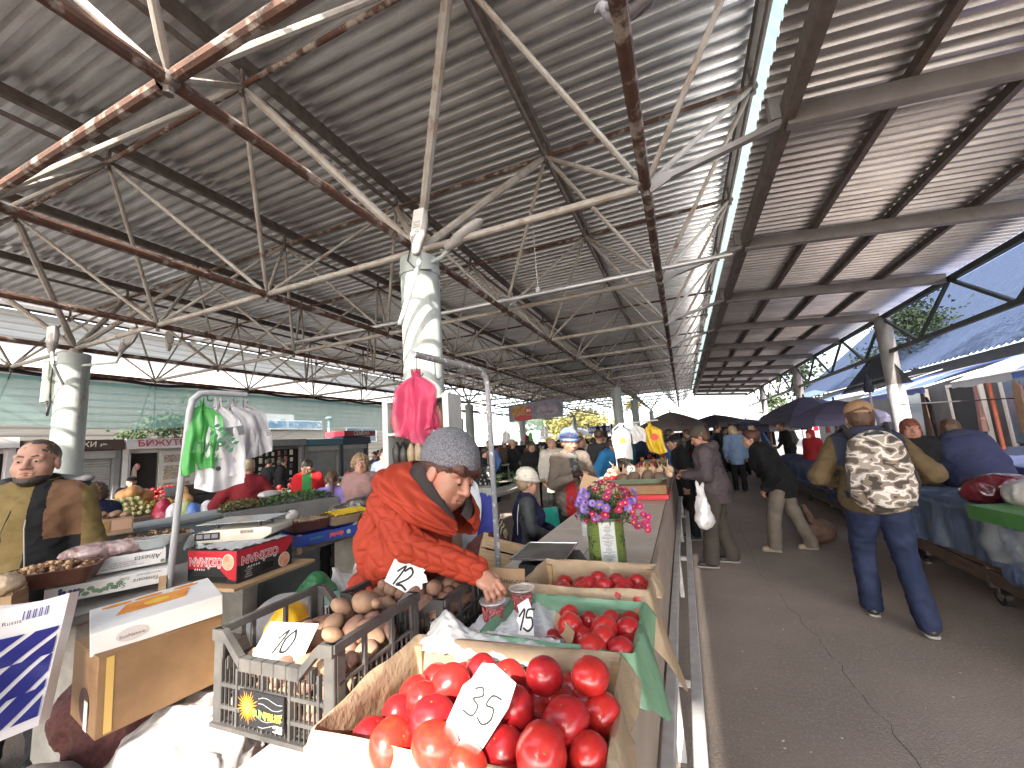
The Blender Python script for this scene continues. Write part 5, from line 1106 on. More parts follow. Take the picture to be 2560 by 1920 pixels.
def headprims(g, B, s, old=0.0, fat=0.0):
    E = lambda c, r, k=.02: ('e', g(c), tuple(q * s for q in r), B, k * s)
    C = lambda a, b, r1, r2, k=.012: ('c', g(a), g(b), r1 * s, r2 * s, k * s)
    w = 1 + .1 * fat
    pr = [E((0, -.012, .030), (.077, .097, .088)), E((0, .022, -.03), (.066 * w, .070, .078)), E((0, .045, -.085), (.040 * w, .038, .032), .03), E((0, .028, -.062), (.060 * w, .052, .045), .03),
          E((.042, .058, -.03), (.026, .024, .026), .025), E((-.042, .058, -.03), (.026, .024, .026), .025), C((-.045, .076, .026), (.045, .076, .026), .013, .013, .02),
          C((0, .088, .012), (0, .112, -.028), .0095, .0125), E((.013, .098, -.032), (.010, .011, .009), .01), E((-.013, .098, -.032), (.010, .011, .009), .01),
          ('-e', g((.031, .094, .004)), (.017 * s, .014 * s, .011 * s), B), ('-e', g((-.031, .094, .004)), (.017 * s, .014 * s, .011 * s), B),
          E((.031, .080, .002), (.0155, .013, .011), .005), E((-.031, .080, .002), (.0155, .013, .011), .005),
          C((-.020, .092, -.057), (.020, .092, -.057), .0075, .0075, .010), C((-.016, .089, -.069), (.016, .089, -.069), .0078, .0078, .010), ('-e', g((0, .103, -.0625)), (.024 * s, .010 * s, .0022 * s), B),
          E((.079, -.004, -.012), (.009, .021, .033), .008), E((-.079, -.004, -.012), (.009, .021, .033), .008)]
    if old: pr += [E((.045, .045, -.075), (.022, .026, .030), .025), E((-.045, .045, -.075), (.022, .026, .030), .025), E((0, .02, -.112), (.045, .04, .022), .03)]
    return pr
def hair_prims(g, B, s, kind):
    E = lambda c, r: ('e', g(c), tuple(q * s for q in r), B)
    f = B @ V(0, 1, 0); u = B @ V(0, 0, 1)
    face = ('-e', g((0, .125, -.05)), (.072 * s, .085 * s, .115 * s), B)
    if kind == 'buzz': return [E((0, -.015, .031), (.0785, .0985, .0895)), ('-e', g((0, .12, -.01)), (.085 * s, .085 * s, .100 * s), B), ('~p', g((0, -.02, -.055)), tuple(-(u * .9 + f * -.35)))]
    if kind == 'short': return [E((0, -.02, .034), (.088, .105, .097)), E((0, -.05, -.02), (.075, .062, .07)), face]
    if kind == 'curly': return [E((0, -.018, .045), (.105, .115, .105)), E((.075, -.015, .0), (.045, .06, .06)), E((-.075, -.015, .0), (.045, .06, .06)), E((0, -.06, -.01), (.08, .06, .08)), ('-e', g((0, .13, -.05)), (.070 * s, .085 * s, .105 * s), B)]
    if kind == 'bob': return [E((0, -.015, .034), (.092, .108, .10)), E((.07, -.012, -.06), (.032, .055, .08)), E((-.07, -.012, -.06), (.032, .055, .08)), E((0, -.06, -.06), (.08, .05, .09)), ('-e', g((0, .125, -.06)), (.068 * s, .085 * s, .10 * s), B)]
    if kind == 'pony': return [E((0, -.018, .034), (.086, .103, .095)), ('c', g((0, -.10, .03)), g((0, -.15, -.02)), .028 * s, .032 * s), ('c', g((0, -.15, -.02)), g((.01, -.135, -.30)), .034 * s, .014 * s), face]
    if kind == 'bun': return [E((0, -.018, .034), (.086, .102, .094)), E((0, -.085, .075), (.04, .04, .04)), face]
    if kind == 'fringe': return [E((0, -.02, .03), (.084, .100, .092)), E((.035, .068, .045), (.035, .028, .026)), E((0, .074, .045), (.05, .03, .028)), E((-.05, .06, .04), (.038, .035, .03)), ('-e', g((0, .13, -.06)), (.069 * s, .085 * s, .095 * s), B)]
    return [E((0, -.02, .034), (.088, .105, .097)), face]
def folds(X, a, s, seed):
    """soft ridged creases, mostly across the limbs"""
    Y = X * np.array((1, 1, 1.8), np.float32); r = np.abs(wob(Y, s, seed + 1)); r2 = np.abs(wob(Y[..., [1, 0, 2]], s * 1.9, seed + 7)); return a * (r ** .7) * .9 + a * .5 * (r2 ** .7) - a * .7
def person(label, loc, rz, h=1.70, lean=0.0, twist=0.0, side=0.0, J=None, head=(0, 0, 0), skin=SKIN, top=None, bottom=None, shoes=(SHOEB, SOLE), hair=None, hat=None, res=.014, fat=0.0,
           hands=((.5, None), (.5, None)), old=0.0, group=None, seed=0, face=True, fem=False, seated=False, handres=None, beard=None, lids=0, hs=1.0, extra=None):
    """joints are in metres in the person's own frame: +y is ahead, +x is the right hand side"""
    s = h / 1.75; root = T('person', label, 'person', loc, rz, group); J = J or {}
    sw = .155 if fem else .172; hs *= 1.07
    up = dict(waist=V(0, 0, 1.10), chest=V(0, .0, 1.30), neck=V(0, -.012, 1.475), sr=V(sw, 0, 1.415), sl=V(-sw, 0, 1.415), er=V(sw + .06, -.03, 1.13), el=V(-sw - .06, -.03, 1.13), wr=V(sw + .07, .06, .90), wl=V(-sw - .07, .06, .90), hc=V(0, .022, 1.615))
    lo = dict(pel=V(0, 0, .96), hr=V(.09, 0, .92), hl=V(-.09, 0, .92), kr=V(.10, .02, .50), kl=V(-.10, .02, .50), ar=V(.105, -.02, .09), al=V(-.105, -.02, .09))
    M = Ry(side) @ Rx(-lean) @ Rz(twist); pv = V(0, 0, .94)
    j = {k: (pv + M @ (p - pv)) * s for k, p in up.items()}; j.update({k: p * s for k, p in lo.items()}); j.update({k: np.array(p, float) for k, p in J.items()})
    Bt = M
    B = Rz(head[0]) @ Rx(-head[1]) @ Ry(head[2]); hs_ = s * hs
    hc = j['hc']
    def g(p): return hc + B @ (np.array(p) * hs_)
    c = lambda a, b, ra, rb, k=.04: ('c', a, b, ra * s, rb * s, k)
    w = 1 + fat
    torso = lambda o: [('e', j['chest'], ((.165 * w + o) * s, (.115 * w + o) * s, (.19 + o) * s), Bt), ('e', j['waist'], ((.150 * w + o) * s, (.112 * w * (1 + .5 * fat) + o) * s, (.17 + o) * s), Bt, .06),
                       ('e', j['pel'], ((.165 * w + o) * s, (.125 * w + o) * s, (.14 + o) * s), None, .06), c(j['sr'], j['sl'], .052 + o * .6, .052 + o * .6, .07), c(j['chest'], j['neck'], .10 + o, .066 + o * .6, .05)]
    if fem: 
        T0 = torso
        torso = lambda o: T0(o) + [('e', j['chest'] + Bt @ V(.07, .10 * w, -.04) * s, ((.07 + o) * s, (.06 + o) * s, (.075 + o) * s), Bt, .06), ('e', j['chest'] + Bt @ V(-.07, .10 * w, -.04) * s, ((.07 + o) * s, (.06 + o) * s, (.075 + o) * s), Bt, .06)]
    arm = lambda q, o, taper=1: [c(j['s' + q], j['e' + q], .054 + o, .044 + o, .04), c(j['e' + q], j['w' + q], .044 + o, .034 + o * taper, .03)]
    # body: torso, legs and arms as one skin under the clothes, finer head and hands joined into the same mesh
    bp = torso(-.03) + arm('r', -.014) + arm('l', -.014) + [c(j['hr'], j['kr'], .07, .05), c(j['kr'], j['ar'], .05, .038), c(j['hl'], j['kl'], .07, .05), c(j['kl'], j['al'], .05, .038)]
    parts = [sdf(bp, max(res * 1.8, .026))]
    hp = [('c', j['neck'] + (hc - j['neck']) * -.15, g((0, -.02, -.05)), .058 * s * (1 + .3 * fat), .052 * s)] + headprims(g, B, hs_, old, fat)
    parts.append(sdf(hp, (handres or res * .55), .02 * s))
    for q, (curl, dirs) in zip('rl', hands):
        if curl is None: continue
        fd = j['w' + q] - j['e' + q]; fd = fd / np.linalg.norm(fd)
        d, u = dirs if dirs else (fd, np.cross(np.cross(fd, V(0, 0, 1)), fd) + V(1 if q == 'r' else -1, 0, 0) * .9)
        sd_ = -1 if q == 'r' else 1
        x = np.cross(np.array(d, float), np.array(u, float))
        parts.append(sdf(handprims(j['w' + q], np.array(d, float), np.array(u, float), sd_, curl, s), (handres or res * .55) * .8, .012))
    vs = []; fs = []; n = 0
    for P, Q in parts: vs.append(P); fs.append(Q + n); n += len(P)
    link('body', npmesh('body', np.concatenate(vs), np.concatenate(fs), skin), None, root)
    if face:
        for sx in (-1, 1):
            mb = MB(); mb.ball(tuple(g((.031 * sx, .0835, .002 - .004 * lids))), .0095 * hs_, 10, 8, 0); mb.ball(tuple(g((.031 * sx, .0893, .0005 - .006 * lids))), .0058 * hs_, 8, 6, 1); mb.obj('eye', [EYEW, EYED], root, smooth=True)
            if lids: mb = MB(); mb.ball(tuple(g((.031 * sx, .0835, .0045))), .0125 * hs_, 12, 8); mb.obj('eyelid', skin, root, smooth=True); mb = MB(); mb.tube([tuple(g(((.031 + q_) * sx, .0955 - abs(q_) * .25, -.0035 - .001 * (abs(q_) > .005)))) for q_ in (-.011, -.004, .004, .012)], .0016 * hs_, 5); mb.obj('eyelash', EYED, root)
            mb = MB(); mb.tube([tuple(g((.014 * sx, .094, .024))), tuple(g((.032 * sx, .0925, .029))), tuple(g((.050 * sx, .078, .024)))], [.0035 * hs_, .0045 * hs_, .002 * hs_], 6); mb.obj('eyebrow', hair['m'] if hair else H_BROWN, root, smooth=True)
        mb = MB()
        for a, z in ((.021, -.0575), (.017, -.0685)): mb.tube([tuple(g((-a, .0925, z))), tuple(g((0, .1005, z + .0015))), tuple(g((a, .0925, z)))], [0.002 * hs_, .0045 * hs_, .002 * hs_], 7)
        mb.obj('lips', LIP, root, smooth=True)
    if beard:
        P, Q = sdf([('e', g((0, .030, -.072)), (.066 * hs_, .062 * hs_, .055 * hs_), B), ('e', g((0, .05, -.095)), (.045 * hs_, .042 * hs_, .03 * hs_), B), ('-e', g((0, .105, -.03)), (.062 * hs_, .06 * hs_, .052 * hs_), B), ('~p', g((0, -.01, -.04)), tuple(-(B @ V(0, 1, 0)))), ], res * .5, .015, lambda X: .002 * wob(X, 160))
        link('beard', npmesh('beard', P, Q, beard), None, root)
    if hair:
        amp = dict(curly=.010, fringe=.004).get(hair['kind'], .003)
        P, Q = sdf(hair_prims(g, B, hs_, hair['kind']), res * .6, .03, lambda X: amp * wob(X, 95 if hair['kind'] == 'curly' else 60, seed) + amp * .5 * wob(X, 190, seed + 1))
        link('hair', npmesh('hair', P, Q, hair['m']), None, root)
    if hat:
        k = hat['kind']; u = B @ V(0, 0, 1); f = B @ V(0, 1, 0)
        if k == 'beanie':
            t = hat.get('tilt', .18); n = u + f * t; pr = [('e', g((0, -.012, .044)), (.099 * hs_, .118 * hs_, .105 * hs_), B), ('e', g((0, -.03, .075)), (.088 * hs_, .098 * hs_, .085 * hs_), B, .03), ('~p', g((0, 0, hat.get('z', .022))), tuple(-n))]
            P, Q = sdf(pr, res * .55, .02, lambda X: .0018 * wob(X, 130) + .003 * wob(X, 33)); link('hat', npmesh('hat', P, Q, hat['m']), None, root)
            if hat.get('cuff'):
                mb = MB(); pts = [tuple(g((.100 * math.cos(a), -.012 + .119 * math.sin(a), .030 - t * .119 * math.sin(a)))) for a in [2 * math.pi * i / 28 for i in range(29)]]; mb.tube(pts, .017 * hs_, 8, 0, cap=False); mb.obj('hat_cuff', hat['m'], root, smooth=True)
        else:
            pr = [('e', g((0, -.012, .045)), (.092 * hs_, .110 * hs_, .092 * hs_), B), ('~p', g((0, 0, .038)), tuple(-(u + f * .12)))]
            if k == 'backcap': pr.append(('-e', g((0, -.125, .035)), (.045 * hs_, .04 * hs_, .032 * hs_), B))
            P, Q = sdf(pr, res * .5, .02); link('cap', npmesh('cap', P, Q, hat['m']), None, root)
            if k in ('cap', 'flat', 'backcap', 'brim'):
                P, Q = sdf([('e', g((0, .125 if k != 'brim' else .02, .036)), ((.075 if k != 'brim' else .15) * hs_, (.085 if k != 'brim' else .16) * hs_, .012 * hs_), B), ('-e', g((0, -.01, .0)), (.088 * hs_, .1 * hs_, .06 * hs_), B)], res * .4, .01)
                link('cap_brim', npmesh('cap_brim', P, Q, hat.get('m2', hat['m'])), None, root)
            if k == 'backcap':
                mb = MB(); mb.tube([tuple(g((.075 * math.sin(a), -.012 - .111 * math.cos(a), .033 + .012 * math.cos(a)))) for a in (-.75, -.4, 0, .4, .75)], .010 * hs_, 8); mb.obj('cap_strap', hat['m'], root, smooth=True)
    if top:
        o = top.get('puff', .025); pr = torso(o); hem = top.get('hem', .80) * s; flare = top.get('flare', .0)
        if hem < .86 * s: pr += [c(j['pel'], V(j['pel'][0], j['pel'][1], hem), .155 * w + o * .5, .165 * w + flare, .06)]
        if hem > .96 * s: pr = [p_ for p_ in pr if p_[1] is not j['pel']]
        so_ = top.get('sleeve', o)
        hx = top.get('hemn'); pr.append(('~p', (0, 0, hem), hx or (0, 0, -1)))
        ns = ('n', )
        amp = top.get('wr', .006); sq = top.get('sq', 14)
        nk = j['neck'] + (hc - j['neck']) * .30
        pr.append(('-e', nk + V(0, 0, .03), (.062 * s, .062 * s, .06 * s), None))
        if not top.get('noarms'):
            for q in 'rl':
                wq = j['w' + q] - (j['w' + q] - j['e' + q]) * top.get('cuff', .06)
                a_ = [c(j['s' + q], j['e' + q], .056 + so_ * .9, .047 + so_, .035), c(j['e' + q], wq, .047 + so_, .036 + so_ * .75, .02)]
                pr += a_
        dsp = top.get('disp') or (lambda X: amp * wob(X, sq, seed) + folds(X, amp * 1.5, sq * 1.5, seed))
        P, Q = sdf(pr, top.get('res', res), .04, dsp); root['_n'] = 0; del root['_n']
        me = npmesh('jacket', P, Q, top['m'] if isinstance(top['m'], (list, tuple)) else [top['m']])
        if top.get('paint'):
            fc = P[Q].mean(1); me.polygons.foreach_set('material_index', np.asarray(top['paint'](fc, j), np.int32))
        link(top.get('name', 'jacket'), me, None, root)
        if top.get('collar'):
            cm, ch, cr = top['collar']; mb = MB(); ax = (hc - j['neck']); ax = ax / np.linalg.norm(ax); x0 = np.cross(ax, V(0, 1, 0)); x0 /= np.linalg.norm(x0); y0 = np.cross(ax, x0)
            def cfn(u, v):
                a = 2 * math.pi * u; rr_ = cr * s * (1 + .12 * v + .05 * math.sin(3 * a + seed)); p = j['neck'] + ax * (-.045 + ch * v) * s + (x0 * math.cos(a) + y0 * math.sin(a)) * rr_; return p
            mb.grid(cfn, 30, 5); mb.grid(lambda u, v: cfn(u, v) + (cfn(u, v) - (j['neck'] + ax * .0)) * -.10, 30, 5)
            mb.obj('collar', cm, root, smooth=True)
        if top.get('hood'):
            hm = top['hood']; bk = Bt @ V(0, -1, 0); upv = Bt @ V(0, 0, 1)
            P, Q = sdf([('e', j['neck'] + (bk * .085 + upv * .0) * s, (.15 * s, .085 * s, .085 * s), Bt), ('c', j['neck'] + (Bt @ V(.09, 0, .0)) * s, j['neck'] + (Bt @ V(.07, .06, -.03)) * s, .05 * s, .035 * s), ('c', j['neck'] + (Bt @ V(-.09, 0, .0)) * s, j['neck'] + (Bt @ V(-.07, .06, -.03)) * s, .05 * s, .035 * s),
                        ('-e', hc + V(0, 0, -.02) * s, (.085 * s, .1 * s, .12 * s), None), ('-e', j['neck'] + (bk * .06 + upv * .09) * s, (.11 * s, .05 * s, .06 * s), Bt)], res, .03, lambda X: .006 * wob(X, 22, seed))
            link('hood', npmesh('hood', P, Q, hm), None, root)
    if bottom:
        bo = bottom.get('puff', .012); bm_ = bottom['m']
        if bottom.get('kind') == 'skirt':
            z1 = bottom.get('hem', .5) * s; pr = [('e', j['pel'], (.175 * w * s, .14 * w * s, .14 * s), None), c(j['pel'], V(0, 0, z1), .16 * w, .20 * w, .06), ('~p', (0, 0, z1), (0, 0, -1))]
        else:
            pr = [('e', j['pel'], ((.166 * w + bo) * s, (.128 * w + bo) * s, .13 * s), None)]
            for q in 'rl': pr += [c(j['h' + q], j['k' + q], (.088 * (1 + .6 * fat)) + bo, .060 + bo, .02), c(j['k' + q], j['a' + q] + V(0, 0, -.01), .058 + bo, .048 + bo * 1.3, .02)]
            pr.append(('~p', (0, 0, .045 * s), (0, 0, -1)))
        P, Q = sdf(pr, bottom.get('res', res), .03, lambda X: .005 * wob(X, 17, seed + 5) + folds(X, .010, 16, seed))
        link('skirt' if bottom.get('kind') == 'skirt' else 'trousers', npmesh('trousers', P, Q, bm_), None, root)
    if shoes:
        for q in 'rl':
            a = j['a' + q]; kd = j.get('t' + q); d = V(0.02 if q == 'r' else -.02, 1, 0) if kd is None else kd - a; pitch = d[2]; d = d / np.linalg.norm(d)
            lo_ = min(0, 0); z0 = max(a[2] - .085 * s, .0)
            base = V(a[0], a[1], z0)
            P, Q = sdf([('c', base + V(0, 0, .042) * s - d * .035 * s, base + d * .13 * s + V(0, 0, .034) * s, .040 * s, .036 * s), ('c', base + V(0, 0, .085) * s, base + V(0, 0, .05) * s, .042 * s, .045 * s), ('~p', (0, 0, z0 + .012 * s), (0, 0, -1))], res * .8, .02)
            so2 = link('shoe', npmesh('shoe', P, Q, shoes[0]), None, root)
            P, Q = sdf([('c', base + V(0, 0, .02) * s - d * .040 * s, base + d * .135 * s + V(0, 0, .02) * s, .044 * s, .041 * s), ('~p', (0, 0, z0), (0, 0, -1)), ('~p', (0, 0, z0 + .020 * s), (0, 0, 1))], res * .7, .01)
            link('sole', npmesh('sole', P, Q, shoes[1]), None, so2)
    root['_j'] = 0; del root['_j']
    return root, j, g, B
def face(ang): return R(ang) - math.pi / 2
def tolocal(p, loc, rz):
    p = Vector(p) - Vector(loc); c, s = math.cos(-rz), math.sin(-rz); return (c * p.x - s * p.y, s * p.x + c * p.y, p.z)
# ---- the vendor in the red quilted coat
VL = (-1.46, 1.96, 0); VR = face(-18)
RED = mat('red_quilted_nylon', (.31, .036, .016), (.255, .029, .013), ns=5, rough=.72, spec=.25, bump=.12, bs=60)
KNIT = mat('grey_knit_wool', (.20, .20, .225), (.075, .075, .09), ns=170, rough=.9, bump=.6, bs=200, ramp=(.4, .6))
HOODL = cloth('dark_hood_lining', (.052, .043, .042), b=.3)
lw = lambda p: tolocal(p, VL, VR)
vj = dict(hc=lw(atd(968, 1022, 1.80)), neck=lw(atd(905, 1075, 1.84)), sr=lw(atd(838, 1092, 1.74)), er=lw(atd(882, 1178, 1.60)), wr=lw(atd(1032, 1234, 1.605)),
          chest=lw(atd(868, 1165, 1.90)), waist=lw(atd(838, 1290, 2.0)), pel=lw(Vector((-1.44, 1.98, .93))))
shl = Vector(vj['neck']) * 2 - Vector(vj['sr']); vj['sl'] = tuple(Vector(vj['neck']) + (Vector(vj['neck']) - Vector(vj['sr'])) * .85 + Vector((.02, -.04, -.08)))
vj['el'] = tuple(Vector(vj['sl']) + Vector((-.02, -.12, -.26))); vj['wl'] = tuple(Vector(vj['el']) + Vector((.06, .05, -.22)))
def quilt(X):
    """cable quilting pressed into the padded coat"""
    out = np.zeros(X.shape[:3], np.float32); best = np.full(X.shape[:3], 1e9, np.float32)
    A = {k: np.array(v, np.float32) for k, v in vj.items()}
    for a, b, nn, per in ((A['sr'], A['er'], 2, .062), (A['er'], A['wr'], 2, .058), (A['sl'], A['el'], 3, .052), (A['el'], A['wl'], 3, .05), (A['neck'] + np.array((0, -.02, .03), np.float32), A['pel'] + np.array((0, 0, -.25), np.float32), 6, .066)):
        d = b - a; L = float(np.linalg.norm(d)); d = d / L; Y = X - a; t = Y @ d; ref = np.array((0, 1, 0), np.float32); ref = ref - d * (ref @ d); ref /= np.linalg.norm(ref); q = np.cross(d, ref)
        y = Y @ ref; z = Y @ q; rad = np.sqrt(y * y + z * z); phi = np.arctan2(z, y) / (2 * np.pi) * nn * 2
        dd = rad + np.maximum(0, np.maximum(-t, t - L)) * 3 - (.10 if nn == 6 else 0)
        ph = phi - np.floor(phi); chev = np.abs(ph - .5)
        s1 = (t / per + chev * 1.5) % 1.0; leaf = np.minimum(s1, 1 - s1) * 2; seam = np.minimum(ph, 1 - ph) * 2
        h_ = np.minimum(np.clip(leaf * 2.6, 0, 1), np.clip(seam * 3.2, 0, 1)); h_ = np.minimum(h_, np.clip(np.abs(ph - .5) * 7, .35, 1))
        m = dd < best; best = np.where(m, dd, best); out = np.where(m, h_, out)
    return -.014 * np.sqrt(out) + .007 + .007 * wob(X, 11, 2) + .004 * wob(X, 26, 4)
hd = np.array(lw(Vector(VL) + Vector((.80, -.30, -.52)))); hu = np.array(lw(Vector(VL) + Vector((.15, -.55, .85))))
vend, vjj, vg, vB = person('elderly vendor in red quilted coat and grey knit hat reaching into a cup', VL, VR, 1.62, J=vj, head=(R(4), R(24), R(-10)), skin=SKIN2, hs=1.22, old=1, lids=1, fat=.16, fem=True, res=.010, handres=.0045,
       top=dict(m=RED, puff=.045, sleeve=.020, hem=.55, res=.0058, disp=quilt, cuff=.02, name='quilted_coat', flare=.05), bottom=dict(m=cloth('black_trousers', (.02, .02, .022)), res=.02), hair=dict(kind='fringe', m=H_RED),
       hat=dict(kind='beanie', m=KNIT, tilt=-.22, z=.028), hands=((.62, (hd, hu)), (.4, None)))
nk = vjj['neck']; Bd = vjj['hc'] - nk; Bd = Bd / np.linalg.norm(Bd); fwd = vB @ V(0, 1, 0); rgt = vB @ V(1, 0, 0)
hupv = vB @ V(0, 0, 1); hcv = vjj['hc']
def collar(t, o, w):
    """t from -pi to pi round the neck, 0 at the nape; o outwards; w 0 at the lip, 1 at the shoulders"""
    f_ = (1 + math.cos(t)) / 2; cx = math.sin(t) * (.112 + o); cy = -.085 * math.cos(t) * 1.15 - .01 - o * math.cos(t) + (.05 if math.cos(t) < 0 else 0) * -math.cos(t)
    lip = hcv + rgt * cx + fwd * (cy + .006) + hupv * (-.150 + .165 * f_ ** .5)
    base = nk + rgt * cx * 1.28 + fwd * (cy * 1.3 + .02) + Bd * (-.02 - .05 * (1 - f_))
    return lip * (1 - w) + base * w + (rgt * math.sin(t) - fwd * math.cos(t)) * .05 * math.sin(math.pi * w)
mb = MB(); mb.grid(lambda u, v: collar(-2.9 + 5.8 * u, -.012 - .022 * v, .35 * v + .02 * math.sin(u * 40)), 48, 6); mb.grid(lambda u, v: collar(-2.9 + 5.8 * u, -.012 + .028 * v, .0 + .16 * v - .05 * math.sin(math.pi * v)), 48, 5); mb.obj('hood_lining', HOODL, vend, smooth=True, sharp=180)
mb = MB(); mb.grid(lambda u, v: collar(-2.9 + 5.8 * u, .014 + .03 * math.sin(v * 3) + .014 * abs(math.sin(u * 24 + 2 * abs(math.sin(v * 9)))) + .003 * math.sin(v * 30), .12 + .88 * v), 140, 40); mb.obj('hood', RED, vend, smooth=True, sharp=180)
zp = nk + fwd * .135 - Bd * .07
mb = MB(); mb.tube([tuple(zp + Bd * .03), tuple(zp - Bd * .05 + fwd * .008)], .004, 6); mb.obj('zip_pull', flat('zip_white', (.75, .75, .73), .4), vend)
tp = vjj['chest'] + V(.04, .205, -.06)
mb = MB(); mb.box(-.016, .016, -.002, .002, -.02, .02); o = mb.obj('coat_badge', flat('badge_beige', (.55, .47, .38), .5), vend); o.location = tp; o.rotation_euler = (R(-10), 0, R(-10))
# ---- man in the mustard jacket
MUST = cloth('mustard_fleece', (.19, .135, .052), (.15, .105, .04), b=.3, bs=90); TANB = cloth('brown_panel', (.17, .09, .05)); BLKF = cloth('black_fabric', (.012, .012, .013)); GREYH = cloth('grey_hood_lining', (.34, .31, .32))
ML = (-3.75, 1.28, 0); MRZ = face(-40)
def mpaint(fc, j):
    x, y, z = fc[:, 0], fc[:, 1], fc[:, 2]; out = np.zeros(len(fc), int)
    edge = -.13 - .10 * np.clip((1.45 - z) / .5, 0, 1) * -1
    fr_ = (y > -.02) & (x < -.045 - .16 * np.clip((z - 1.18) / .35, -1, 0)) & (x > -.235)
    out[fr_ & (z > 1.28)] = 1; out[fr_ & (z <= 1.28)] = 2
    sl_ = (y > -.02) & (x <= -.03) & (x > -.10 - .0 * z) & (z > 1.0); out[sl_] = 2
    out[(y < .03) & (z > 1.50) & (np.abs(x) < .25)] = 2
    return out
man, mj, mg, mB = person('bearded young man in a mustard jacket standing behind the nut trays', ML, MRZ, 1.88, J=dict(er=(.26, -.02, 1.18), el=(-.26, -.02, 1.18), wr=(.25, .12, .95), wl=(-.24, .10, .93)), head=(R(0), R(-2), 0), skin=SKIN, hs=1.04, fat=.0, res=.011,
       top=dict(m=[MUST, TANB, BLKF], puff=.038, sleeve=.024, hem=.72, paint=mpaint, wr=.008, collar=(MUST, .10, .085)), bottom=dict(m=cloth('dark_trousers', (.03, .03, .035)), res=.02), hair=dict(kind='buzz', m=hairm('cropped_hair', (.085, .055, .042), (.05, .034, .027))), beard=hairm('dark_beard', (.035, .022, .016), (.02, .013, .01)), hands=((.5, None), (.5, None)), seed=3)
P, Q = sdf([('e', mj['neck'] + V(-.10, -.04, -.02), (.16, .10, .035), Ry(R(22))), ('e', mj['neck'] + V(0, -.13, .0), (.17, .09, .07), None), ('-e', mj['hc'] + V(0, 0, -.05), (.085, .1, .12), None)], .010, .03, lambda X: .005 * wob(X, 25)); link('hood', npmesh('hood', P, Q, GREYH), None, man)
mb = MB(); mb.tube([tuple(mj['neck'] + V(-.02, .13, -.06)), (-.035, .185, 1.35), (-.06, .20, 1.1), (-.10, .20, .85)], .003, 6); mb.obj('jacket_zip', flat('zip_grey', (.35, .33, .3), .4), man, smooth=True)
mb = MB(); mb.tube([tuple(mj['neck'] + V(.03, .115, -.02)), (.045, .18, 1.40)], .0025, 6); mb.tube([(.045, .183, 1.40), (.06, .185, 1.33), (.05, .19, 1.29)], .0025, 6); mb.obj('zip_pull', flat('zip_black', (.02, .02, .02), .4), man, smooth=True)
# ---- man in the blue hat
BL = (-1.33, 5.0, 0); BR = face(-52)
TAUPE = cloth('taupe_cardigan', (.135, .108, .092), b=.5, bs=90); REDL = cloth('red_lining', (.30, .018, .02))
def bpaint(fc, j):
    x, y, z = fc[:, 0], fc[:, 1], fc[:, 2]; out = np.zeros(len(fc), int); out[(y > .05) & (x > .02 - .0 * z) & (x < .14) & (z < 1.16)] = 1; out[(y > .06) & (abs(x) < .06) & (z > 1.2) & (z < 1.5)] = 2; return out
PLAID = mat('plaid_shirt', (.10, .10, .085), (.02, .02, .02), ns=30, rough=.8, kind='cells')
bm_, bj, bg_, bB = person('man in a blue knit hat and taupe cardigan holding a dark glove', BL, BR, 1.76, J=dict(er=(.27, .08, 1.13), wr=(.10, .32, 1.22), el=(-.28, .06, 1.14), wl=(-.06, .34, 1.24)), head=(R(8), R(14), 0), skin=SKIN2, fat=.1, res=.012, lean=R(3),
       top=dict(m=[TAUPE, REDL, PLAID], puff=.03, sleeve=.018, hem=.76, paint=bpaint, wr=.008), bottom=dict(m=cloth('black_cords', (.018, .02, .02)), res=.016), hair=dict(kind='short', m=H_GREY),
       hat=dict(kind='beanie', m=mat('blue_fleece_hat', (.10, .18, .40), (.28, .20, .30), ns=18, rough=.85, bump=.3, ramp=(.5, .62)), tilt=-.1, z=.055, cuff=True), hands=((.9, None), (.9, None)), seed=6)
GL = BLKF
P, Q = sdf([('e', (.06, .37, 1.25), (.07, .06, .05), None), ('e', (-.02, .39, 1.20), (.075, .06, .06), None), ('c', (-.05, .38, 1.22), (-.09, .36, 1.12), .035, .02)], .008, .02, lambda X: .006 * wob(X, 50)); 
gl = T('glove', 'dark wool glove held by the man in the blue hat', 'glove', BL, BR); link('knit', npmesh('knit', P, Q, cloth('dark_wool', (.03, .018, .016), b=.6)), None, gl)
